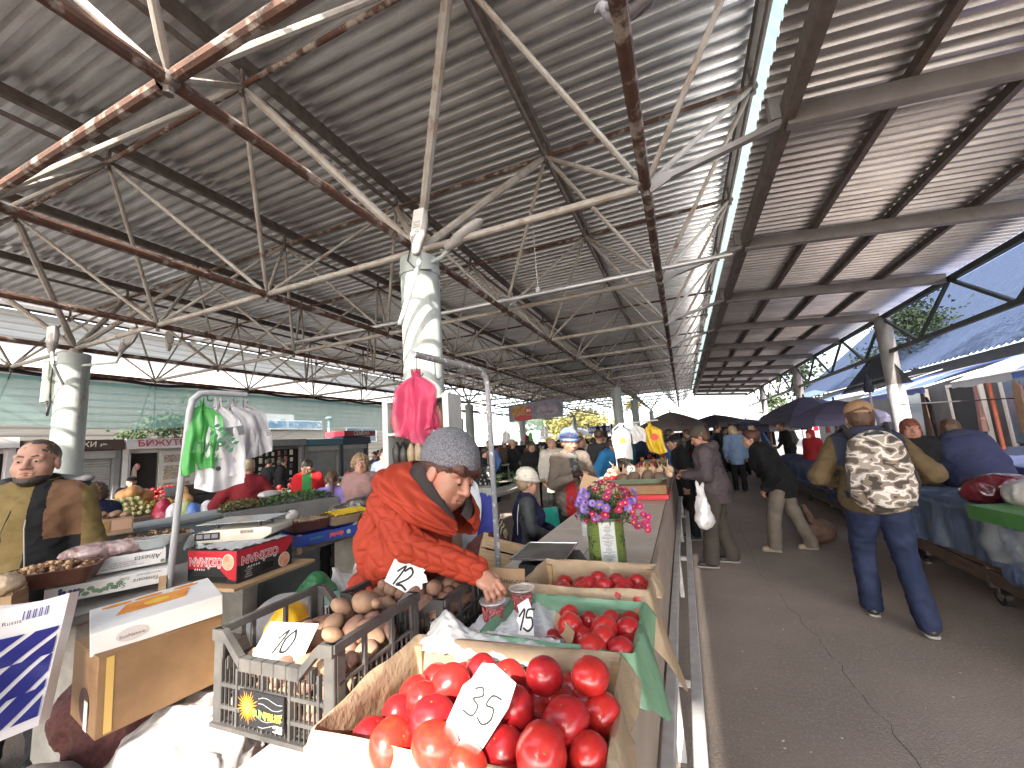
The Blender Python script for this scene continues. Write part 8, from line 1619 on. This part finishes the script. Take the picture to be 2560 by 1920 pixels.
for k, (p, rz, t) in enumerate((((-1.42, 2.98, .62), R(30), (R(-30), R(18))), ((-1.36, 2.72, .42), R(25), (0, R(4))), ((-1.78, 2.80, .62), R(40), (R(-35), R(-70))))):
    r = wood_crate(['tilted wooden crate behind the chipped pole', 'upright slatted crate beside the black scale', 'wooden crate standing on end behind the vendor'][k], p, rz, .40, .30, .26, WOODH, group='empty wooden crates behind the vendor'); r.rotation_euler = (t[0], t[1], rz)
lump('net_sack', 'dark red net sack behind the wooden crates', 'sack', [('e', (-1.55, 3.1, .6), (.25, .25, .35), None)], NETR, .016, .014, 36, 110); lump('bag', 'patterned ochre and black bag beside the seated vendor', 'bag', [('e', (-1.80, 3.75, .72), (.13, .12, .24), None)], mat('leopard_bag', (.42, .32, .17), (.02, .02, .02), ns=16, rough=.7, kind='wave', ramp=(.45, .55)), .014, .012, 22, 111)
cardb('carton', 'brown carton beside the tan package behind the vendor', (-1.95, 2.95, .75), R(15), .36, .30, .24, CARTD); lump('package', 'tan wrapped package leaning on the pale grey cloth', 'package', [('c', (-1.88, 3.0, 1.15), (-1.85, 3.0, 1.22), .07, .06)], CARTD, .012, .012, 30, 112)
# ------------------------------------------------------------------ counters in the middle and left distance with produce
counter('pale sunlit counter beyond the seated vendor in cream hat', -3.55, -2.72, 5.5, 9.5, m=CONC, tile=False)
counter('counter with squashes and pumpkins at the left distance', -9.0, -8.1, 1.5, 9.6, m=LED, tile=False); counter('counter with tomatoes near the kiosks', -11.4, -10.5, 3.0, 12, m=LED, tile=False); counter('counter with greens behind the red jacket vendor', -7.3, -6.5, 4.6, 13, m=LED, tile=False); counter('counter under the parsley box', -4.75, -4.05, 2.6, 9, z=.94, m=CONC, tile=False); counter('far left counter crowded with goods', -8.2, -7.3, 10.5, 22, m=LED, tile=False); counter('far middle counter of produce before the crowd', -4.2, -3.3, 11, 24, m=CONC, tile=False); counter('far middle counter near the banner', -6.3, -5.5, 14, 26, m=CONC, tile=False)
PUM = mat('pumpkin_skin', (.52, .26, .09), (.42, .20, .07), ns=9, rough=.55); pume = MB().ball((0, 0, 0), 1, 20, 10, 0, lambda x, y, z: (x * (1 + .05 * math.cos(8 * math.atan2(y, x))), y * (1 + .05 * math.cos(8 * math.atan2(y, x))), z * .75)).mesh('pumpkin', PUM, True, sharp=180); BUT = MB().ball((0, 0, 0), (.11, .25, .11), 14, 10, 0, lambda x, y, z: (x * (1 - .35 * (y > 0) * y), y, z * (1 - .35 * (y > 0) * y))).mesh('squash', PUM, True, sharp=180)
zb_p = lambda a, b: ((200 + a * 480 / 2212) / _S, (1080 + b * 480 / 2212) / _S)
for k, (a, b, s_) in enumerate(((700, 740, .17), (610, 750, .13), (540, 730, .15))): p = at(*zb_p(a, b), 1.08); dd_ = 8.6 / abs(p.x) if True else 1; p = CP + (p - CP) * dd_; o = link('pumpkin', pume, None, None, p); o.scale = (s_, s_, s_); tag(o, ['large ribbed pumpkin on the left counter', 'pumpkin in the middle of the pumpkin row', 'pale pumpkin at the left of the row'][k], 'pumpkin', 'pumpkins on the left counter')
p = at(*zb_p(620, 690), 1.2); p = CP + (p - CP) * (8.5 / abs(p.x)); o = link('squash', BUT, None, None, p); o.rotation_euler = (0, .3, 1.0); tag(o, 'long tan squash lying on the pumpkins', 'squash')
SQ = mat('pale_squash_skin', (.46, .45, .22), (.38, .37, .16), ns=9, rough=.5); sqm = MB().tube([(0, -.14, 0), (0, -.11, 0), (0, .11, 0), (0, .14, 0)], [.025, .048, .052, .03], 12).mesh('squash', SQ, True, sharp=60)
pb_ = at(*zb_p(540, 905), .98); pb_ = CP + (pb_ - CP) * (8.2 / abs(pb_.x)); rt = Vector((.374, .927, 0)); bx_ = T('squash_board', 'dark board under the pile of pale squashes', 'board', pb_ + Vector((-.1, .0, -.08))); mb = MB(); mb.box(-.5, .5, -.7, .8, -.06, -.02); mb.obj('board', WOODD, bx_)
for rr_, n in enumerate((6, 6, 5, 4)):
    for i in range(n): o = link('squash', sqm, None, None, pb_ + Vector((.12 - rr_ * .05, (i - n / 2) * .10 + .04 * (rr_ % 2), -.05 + rr_ * .072))); o.scale = (.75, .75, .75); o.rotation_euler = (0, 0, R(75 + 8 * math.sin(i * 3 + rr_))); tag(o, 'pale green squash in the stacked pile at the left', 'squash', 'pile of pale squashes')
tmn = MB().ball((0, 0, 0), (.042, .042, .036), 10, 7).mesh('tomato', TOM, True, sharp=180); pt_ = CP + (at(*zb_p(920, 690), 1.05) - CP) * 1.0; s__ = 10.9 / abs(pt_.x); pt_ = CP + (pt_ - CP) * s__
scatter('tomato', 'bright red tomato in the distant sunlit heap near the kiosk', 'tomato', 'tomatoes heaped near the kiosk', [tmn], [(pt_.x + rnd.uniform(-.4, .3), pt_.y + rnd.uniform(-.45, .45), .95 + .25 * rnd.random() ** 1.5) for _ in range(110)], seed=121)
plm = MB().ball((0, 0, 0), (.04, .04, .04), 9, 6).mesh('apple', mat('yellow_apple', (.52, .36, .07), (.45, .25, .05), ns=9, rough=.4), True, sharp=180); pa_ = CP + (at(*zb_p(850, 740), 1.05) - CP); pa_ = CP + (pa_ - CP) * (8.6 / abs(pa_.x))
scatter('apple', 'small yellow apple in the heap beside the pumpkins', 'apple', 'yellow apples by the pumpkins', [plm], [(pa_.x + rnd.uniform(-.35, .35), pa_.y + rnd.uniform(-.3, .35), .94 + .16 * rnd.random()) for _ in range(70)], seed=122)
for k, (u, v, dep, rad, m, lab) in enumerate(((352, 1100, 6.6, .22, 'bag_red', 'dark red full bag under the squash counter'), (376, 1110, 6.3, .20, 'bag_white2', 'white full bag beside the dark red bag'), (398, 1105, 6.2, .2, 'bag_lime', 'pale lime and blue bag hanging under the counter'), (418, 1105, 6.2, .17, 'bag_blue2', 'blue bag beside the lime bag'), (447, 1100, 6.3, .17, 'bag_white2', 'small white bag hanging under the black crates'), (505, 1045, 7.2, .22, 'bag_white2', 'white bag on the counter beside the maroon coat'), (455, 1035, 7.6, .17, 'bag_orange', 'orange and white pumpkin piece on the counter'), (395, 1068, 7.2, .18, 'bag_tan', 'tan squash lying on the red bag'))):
    lump('plastic_bag', lab, 'bag', [('e', tuple(atd(u, v, dep)), (rad * .5, rad * .5, rad * .8), None), ('e', tuple(atd(u, v, dep) + Vector((.05, 0, -.10))), (rad * .75, rad * .75, rad * .6), None)], mat(m, dict(bag_red=(.30, .02, .05), bag_white2=(.55, .54, .55), bag_lime=(.40, .46, .20), bag_blue2=(.06, .14, .42), bag_orange=(.60, .32, .10), bag_tan=(.48, .28, .12))[m], rough=.35, bump=.4, bs=14), .018, .016, 18, 130 + k)
for k, (y, z) in enumerate(((5.0, .95), (5.0, 1.13), (5.9, .95))): r = T('plastic_crate', ['black crate on the left counter, lower', 'black crate stacked on the lower one', 'black crate beside the maroon coat'][k], 'crate', (-8.55, y, z), 0, 'black crates on the left counter'); mb = MB(); mb.box(-.3, .3, -.35, .35, 0, .02); mb.box(-.3, .3, -.35, -.33, .02, .16); mb.box(-.3, .3, .33, .35, .02, .16); mb.box(.28, .3, -.33, .33, .02, .16); mb.box(-.3, -.28, -.33, .33, .02, .16); mb.obj('crate_body', BLACKC, r)
q5 = random.Random(77)
for k, (x, y0_, y1_, cols) in enumerate(((-6.9, 5.6, 12, 'go'), (-8.6, 6.6, 9, 'rg'), (-10.9, 6.5, 11.5, 'ro'), (-7.7, 11, 21, 'gr'), (-3.75, 11.5, 23, 'rog'), (-5.9, 14.5, 25, 'gor'), (-3.15, 6.0, 9, 'g'), (-.7, 8.2, 12.5, 'or'))):
    y = y0_
    j_ = 0
    while y < y1_:
        c_ = cols[j_ % len(cols)]; j_ += 1
        if c_ == 'g': greens('greens', 'heap of leafy greens on %s, number of heaps many' % ['counter'][0] if False else 'heap of fresh leafy greens on a crowded counter in the distance', (x, y, .93), 0, .6, .7, .18, 260, PARS, 200 + k * 10 + j_)
        else:
            mm = mat('far_fruit_' + c_, (.42, .03, .03) if c_ == 'r' else (.50, .25, .06), (.3, .02, .02) if c_ == 'r' else (.42, .36, .12), ns=9, rough=.4); fm = MB().ball((0, 0, 0), .05, 8, 6).mesh('fruit', mm, True, sharp=180)
            scatter('fruit', '%s fruit heaped on a crowded counter in the distance' % ('red' if c_ == 'r' else 'orange'), 'fruit', '%s fruit on the distant counters' % ('red' if c_ == 'r' else 'orange'), [fm], [(x + q5.uniform(-.3, .3), y + q5.uniform(-.35, .35), .93 + .13 * q5.random()) for _ in range(9)], seed=k * 7 + j_)
        y += q5.uniform(1.0, 1.5)
# veg stall behind the flowers
zdp = lambda a, b: ((1180 + a * 540 / 2212) / _S, (1020 + b * 540 / 2212) / _S)
bxr = carton('vegetable_box', 'red topped carton under the radish tray on the counter', 'box', (-.62, 5.35, .905), 0, .78, .62, .05, BOXR); bxc = carton('carton', 'brown carton with a green lid under the radish trays', 'box', (-.62, 5.38, .956), 0, .74, .56, .10, CART)
tg = trough('pale green tray of radishes, tomatoes and roots on the counter', (-.66, 5.55, 1.058), 0, .84, .62, .06, mat('pale_green_tray', (.35, .45, .36), rough=.4)); RAD = mat('pale_root_skin', (.68, .47, .34), (.6, .38, .26), ns=9, rough=.5); rme = MB().ball((0, 0, 0), (.05, .05, .05), 12, 8).tube([(0, 0, .045), (.01, 0, .09), (.03, .01, .14)], [.012, .006, .002], 6).mesh('radish', RAD, True, sharp=180)
scatter('root_vegetable', 'pale pink root vegetable in the tray behind the asters', 'vegetable', 'pale roots in the tray', [rme], [(-1.0 + .11 * i + rnd.uniform(-.02, .02), 5.62 + .11 * j + rnd.uniform(-.02, .02), 1.13 + .02 * j) for i in range(8) for j in range(3)], seed=140); BEE = mat('dark_root_skin', (.16, .11, .07), (.10, .065, .05), ns=12, rough=.8); bme2 = MB().ball((0, 0, 0), (.075, .075, .06), 12, 8).mesh('root', BEE, True, sharp=180)
scatter('root_vegetable', 'large dark brown root in front of the pale roots', 'vegetable', 'dark roots in the tray', [bme2], [(-.62, 5.36, 1.14), (-.46, 5.34, 1.15), (-.32, 5.36, 1.13), (-.75, 5.34, 1.13)], seed=141); scatter('tomato', 'small red tomato beside the pale roots behind the asters', 'tomato', 'tomatoes behind the asters', [tmn], [(-.98 + .075 * i, 5.42 + .07 * j, 1.115) for i in range(4) for j in range(2)], seed=142)
sheetobj('leek', 'bundle of dark green leek leaves at the end of the tray', 'leaves', lambda u, v: (-.45 + .36 * u, 5.95 + .25 * v, 1.22 - .10 * (2 * u - .8) ** 2 + .02 * math.sin(v * 40 + u * 5)), LEAF, 10, 40); card('small white price card among the pale roots', cardM(Vector((-.66, 5.45, 1.21)), (1, 0, 0), (0, .3, 1)), .09, .12, digits('2', .07, -.02, -.035), .008)
st2 = T('bag_stand', 'thin white stand with white and yellow bags over the radish counter', 'stand', (-.93, 6.2, .9)); mb = MB(); mb.tube([(0, 0, 0), (-.02, 0, .85), (.08, 0, .92), (.62, .1, .94)], .011, 8); mb.obj('rod', WHITEP, st2, smooth=True); YB = mat('yellow_carrier_bag', (.75, .52, .03), (.68, .45, .03), ns=5, rough=.35, transl=.3)
for k, (x, m, w, h_, lab) in enumerate(((.10, BAGWH, .27, .48, 'white bag with orange round print on the thin stand'), (.32, BAGWH, .2, .26, 'small white bag in the middle of the thin stand'), (.50, YB, .26, .42, 'yellow carrier bag with red print on the thin stand'))):
    g_ = hangbag('carrier_bag', lab, (-.93 + x, 6.2 + .02 * k, 1.80), w, h_, R(-8), m, 150 + k, layers=2, neck=.15, sway=.1 * k)
    if k == 0: panel(g_, 'round_print', fr((.02, -.045, -.22), (1, 0, 0), (0, 0, 1)), circ(0, 0, .045), flat('print_tangerine', (.65, .22, .02), .5))
    if k == 2: panel(g_, 'red_print', fr((.06, -.05, -.20), (1, 0, 0), (0, 0, 1)), circ(0, 0, .05, 16), flat('print_scarlet', (.6, .05, .03), .5))
bkt = T('bucket', 'turquoise plastic bucket beside the man in the blue hat', 'bucket', (-1.62, 5.15, .45)); mb = MB(); mb.lathe([(.12, 0), (.17, .32), (.18, .32), (.18, .34), (.165, .34), (.12, .03), (0, .03)], (0, 0, 0), 24); mb.obj('bucket_body', flat('turquoise_plastic', (.05, .52, .44), .4, transl=.2), bkt, smooth=True); cardb('carton', 'beige carton under the turquoise bucket', (-1.62, 5.15, .0), R(20), .42, .36, .44, mat('beige_carton', (.62, .50, .36), rough=.7))
lump('carrier_bag', 'full white carrier bag hanging from the arm of the hoodie man', 'bag', [('c', (.08, 5.5, 1.04), (.10, 5.5, .86), .012, .035), ('c', (.15, 5.5, 1.04), (.12, 5.5, .86), .012, .035), ('e', (.11, 5.5, .72), (.085, .075, .17), None), ('e', (.12, 5.5, .60), (.11, .09, .11), None)], BAGWH, .009, .012, 30, 160, .03)
lump('bag', 'brown string bag on the asphalt behind the woman in black', 'bag', [('e', (1.55, 7.0, .18), (.22, .2, .17), None), ('c', (1.5, 6.9, .25), (1.38, 6.75, .55), .06, .03)], mat('brown_string_bag', (.14, .08, .06), (.08, .045, .035), ns=18, rough=.7, bump=.5, bs=30), .014, .012, 28, 161)
# litter specks on the asphalt
mb = MB(); q6 = random.Random(9)
for i in range(260):
    x = q6.uniform(.2, 2.3); y = q6.uniform(2, 16) if i % 3 else q6.uniform(9, 16); s_ = q6.uniform(.003, .012); a = q6.uniform(0, 6); c, s__ = math.cos(a) * s_, math.sin(a) * s_
    mb.add([(x + c, y + s__, .005), (x - s__ * .6, y + c * .6, .006), (x - c, y - s__, .005), (x + s__ * .6, y - c * .6, .006)], [(0, 1, 2, 3)])
tag(mb.obj('litter', CARD), 'scattered pale litter specks on the asphalt aisle', 'litter', kind='stuff')
# ------------------------------------------------------------------ distant crowd
CWC = [cloth('crowd_' + n_, c_) for n_, c_ in (('black', (.012, .012, .014)), ('charcoal', (.035, .035, .04)), ('navy', (.02, .025, .06)), ('brown', (.07, .045, .03)), ('wine', (.12, .015, .025)), ('teal', (.03, .11, .13)), ('beige', (.35, .29, .22)), ('blue', (.06, .12, .28)), ('grey', (.16, .16, .17)), ('red', (.36, .02, .03)))]
crowd_src = []
def crowdmesh(i):
    q_ = random.Random(300 + i); lean_ = q_.choice((0, .1, .25)); a_ = q_.uniform(.02, .25)
    B_ = Rx(-lean_); up_ = lambda p: tuple(V(0, 0, .9) + B_ @ (V(*p) - V(0, 0, .9)))
    reg = [('c', (.09, 0, .9), (.10, 0, .08), .10, .06), ('c', (-.09, 0, .9), (-.11, .05, .08), .10, .06), ('e', (.10, .06, .04), (.05, .12, .04), None), ('e', (-.11, .11, .04), (.05, .12, .04), None)]
    tops = [('e', up_((0, 0, 1.18)), (.19, .14, .28), None), ('e', (0, 0, .90), (.19, .15, .18), None), ('c', up_((.15, 0, 1.37)), up_((-.15, 0, 1.37)), .075, .075), ('c', up_((.18, 0, 1.36)), up_((.26, a_ * .5, 1.10)), .072, .06), ('c', up_((.26, a_ * .5, 1.10)), up_((.2, a_ + .12, .98)), .06, .045), ('c', up_((-.18, 0, 1.36)), up_((-.26, a_ * .3, 1.10)), .072, .06), ('c', up_((-.26, a_ * .3, 1.10)), up_((-.2, a_, .95)), .06, .045)]
    hd_ = [('e', up_((0, .02, 1.59)), (.078, .095, .11), None), ('c', up_((0, 0, 1.42)), up_((0, .01, 1.55)), .06, .055), ('c', up_((0, .11, 1.58)), up_((0, .125, 1.56)), .014, .014)]
    ha_ = [('e', up_((0, -.012, 1.625)), (.092, .105, .10), None), ('-e', up_((0, .12, 1.56)), (.075, .08, .09), None)]
    vs = []; fs = []; mi = []; n = 0
    for k, (pr, h_) in enumerate(((reg, .03), (tops, .028), (hd_, .018), (ha_, .018))):
        P, Q = sdf(pr, h_, .03, (lambda X: .008 * wob(X, 18, i)) if k < 2 else None); vs.append(P); fs.append(Q + n); n += len(P); mi += [k] * len(Q)
    me = npmesh('person', np.concatenate(vs), np.concatenate(fs), [CWC[0], CWC[i % 10], SKIN, H_DARK]); me.polygons.foreach_set('material_index', mi); return me
CM = [crowdmesh(i) for i in range(8)]
cn = ['black', 'charcoal grey', 'navy', 'brown', 'wine red', 'teal', 'beige', 'blue', 'grey', 'bright red']
spots = [(-4.9, 9.5), (-2.4, 9.8), (-2.0, 10.8), (-2.9, 11.5), (-1.6, 12.5), (-4.8, 11.8), (-2.2, 13.5), (-1.5, 15), (-2.8, 15.5), (-4.7, 15), (-6.9, 13), (-6.8, 16), (-1.9, 17), (-2.9, 18.5), (-4.8, 19), (-1.4, 20), (-2.4, 21.5), (-5.0, 22.5), (-7.0, 20), (-1.6, 24), (-3.0, 25), (-9.6, 11.5), (-9.8, 14.5), (-9.4, 17.5), (-11, 20), (-12.6, 9.5), (-12.8, 13.5),
         (-1.55, 9.0), (-1.45, 11.3), (.4, 13.6), (.7, 15.0), (1.5, 16.0), (.9, 17.2), (1.9, 17.8), (.3, 18.4), (1.3, 19.5), (.7, 21), (1.9, 22), (.2, 23), (1.2, 24.5), (.6, 26.5), (1.8, 27.5), (3.2, 15.2), (3.4, 17.5), (3.0, 20.5), (-.2, 10.2), (-.1, 12.2), (.15, 14.5), (-8.6, 24), (-6.5, 25), (-3.6, 27), (-1.2, 27.5)]
for i, (x, y) in enumerate(spots):
    q_ = random.Random(i * 13 + 1); c_ = q_.choice((0, 0, 0, 1, 1, 2, 2, 3, 4, 5, 6, 7, 8, 9)); o = link('person', CM[i % 8], None, None, (x + q_.uniform(-.2, .2), y, 0)); o.rotation_euler = (0, 0, q_.uniform(0, 6.28)); s_ = q_.uniform(.93, 1.06); o.scale = (s_, s_, s_)
    o.material_slots[1].link = 'OBJECT'; o.material_slots[1].material = CWC[c_]; hk = q_.choice((H_DARK, H_BROWN, H_GREY, CWC[c_])); o.material_slots[3].link = 'OBJECT'; o.material_slots[3].material = hk
    wh = 'in the left part of the hall' if x < -6 else 'among the far middle stalls' if x < -1.3 else 'in the far aisle' if x < 2.5 else 'by the far right stalls'
    tag(o, 'distant shopper in %s clothes %s' % (cn[c_], wh), 'person', 'distant shoppers in %s %s' % (cn[c_], wh))
# small hanging bags over the far counters
for k in range(14):
    x = q5.choice((-2.6, -3.5, -4.9, -6.2)); y = q5.uniform(12, 24); r = hangbag('carrier_bag', 'small bright bag hanging over the far middle stalls', (x, y, 2.0 + q5.uniform(-.1, .25)), .3, .5, q5.uniform(0, 3), q5.choice((PINK, BAGWH, YB, BAGG, CL[3], CL[2])), 400 + k, 'bags hung over the far stalls', layers=1)
# ------------------------------------------------------------------ goods displays and more shoppers in the depth of the hall
gmat = [mat('display_goods_%s' % n_, a_, b_, ns=22, rough=.6, kind='cells', ramp=(.2, .8)) for n_, a_, b_ in (('dark', (.02, .02, .022), (.20, .12, .08)), ('red', (.05, .02, .02), (.34, .06, .05)), ('mixed', (.04, .05, .03), (.36, .30, .20)), ('blue', (.02, .025, .04), (.20, .22, .30)))]
for k, (x, y, w, hh) in enumerate(((-5.9, 11.2, 1.6, 1.45), (-8.0, 12.6, 1.8, 1.5), (-4.0, 13.4, 1.6, 1.45), (-6.6, 17.2, 2.2, 1.55), (-3.7, 19.4, 2.0, 1.5), (-9.2, 19.0, 2.4, 1.6), (-2.3, 23.2, 2.2, 1.55), (-5.2, 26.5, 2.8, 1.6), (-8.5, 28.5, 3.2, 1.6), (-12.2, 24.0, 2.8, 1.6), (-11.6, 16.8, 2.0, 1.5), (1.0, 29.5, 3.0, 1.6), (3.3, 24.0, 1.8, 1.6), (-1.0, 31.0, 3.0, 1.6))):
    r = T('display_stand', 'stand crowded with %s goods, one of many in the depth of the hall' % ('dark', 'reddish', 'mixed', 'bluish')[k % 4], 'stand', (x, y, 0), R(-22 + 9 * (k % 4)), 'goods stands in the depth of the hall')
    mb = MB(); mb.box(-w / 2, w / 2, 0, .1, .1, hh); mb.obj('back_board', BLK, r); mb = MB(); mb.box(-w / 2, w / 2, -.75, -.02, .62, .70); mb.obj('shelf', WOODD, r)
    mb = MB(); mb.box(-w / 2, w / 2, -.75, -.72, .02, .62); mb.obj('cloth_front', (TARPD, BLK, GREENS)[k % 3], r)
    mb = MB(); q7 = random.Random(k)
    for i in range(int(w * 14)): a = q7.uniform(-w / 2, w / 2 - .15); z = q7.uniform(.75, hh - .2); mb.box(a, a + q7.uniform(.08, .18), -.04 - q7.uniform(0, .05), 0, z, z + q7.uniform(.1, .28))
    for i in range(int(w * 12)): a = q7.uniform(-w / 2, w / 2 - .15); b = q7.uniform(-.7, -.25); mb.ball((a, b, .73), (q7.uniform(.05, .1), q7.uniform(.05, .1), q7.uniform(.04, .12)), 7, 5)
    tag(mb.obj('goods', gmat[k % 4], r), kind='stuff')
q8 = random.Random(5)
for i in range(52):
    x = q8.choice((-1.9, -2.5, -4.9, -7.0, -9.8, -12.4, .5, 1.3, 1.8)) + q8.uniform(-.35, .35); y = q8.uniform(9.5, 27) if x < 0 else q8.uniform(15, 31); c_ = q8.choice((0, 0, 0, 1, 1, 2, 2, 3, 4, 8, 7, 6))
    o = link('person', CM[q8.randrange(8)], None, None, (x, y, 0)); o.rotation_euler = (0, 0, q8.uniform(0, 6.28)); s_ = q8.uniform(.93, 1.06); o.scale = (s_, s_, s_)
    o.material_slots[1].link = 'OBJECT'; o.material_slots[1].material = CWC[c_]; o.material_slots[3].link = 'OBJECT'; o.material_slots[3].material = q8.choice((H_DARK, H_DARK, H_BROWN, H_GREY, CWC[c_]))
    wh = 'in the left part of the hall' if x < -6 else 'among the far middle stalls' if x < -1.3 else 'in the far aisle'; tag(o, 'distant shopper in %s clothes %s' % (cn[c_], wh), 'person', 'distant shoppers in %s %s' % (cn[c_], wh))
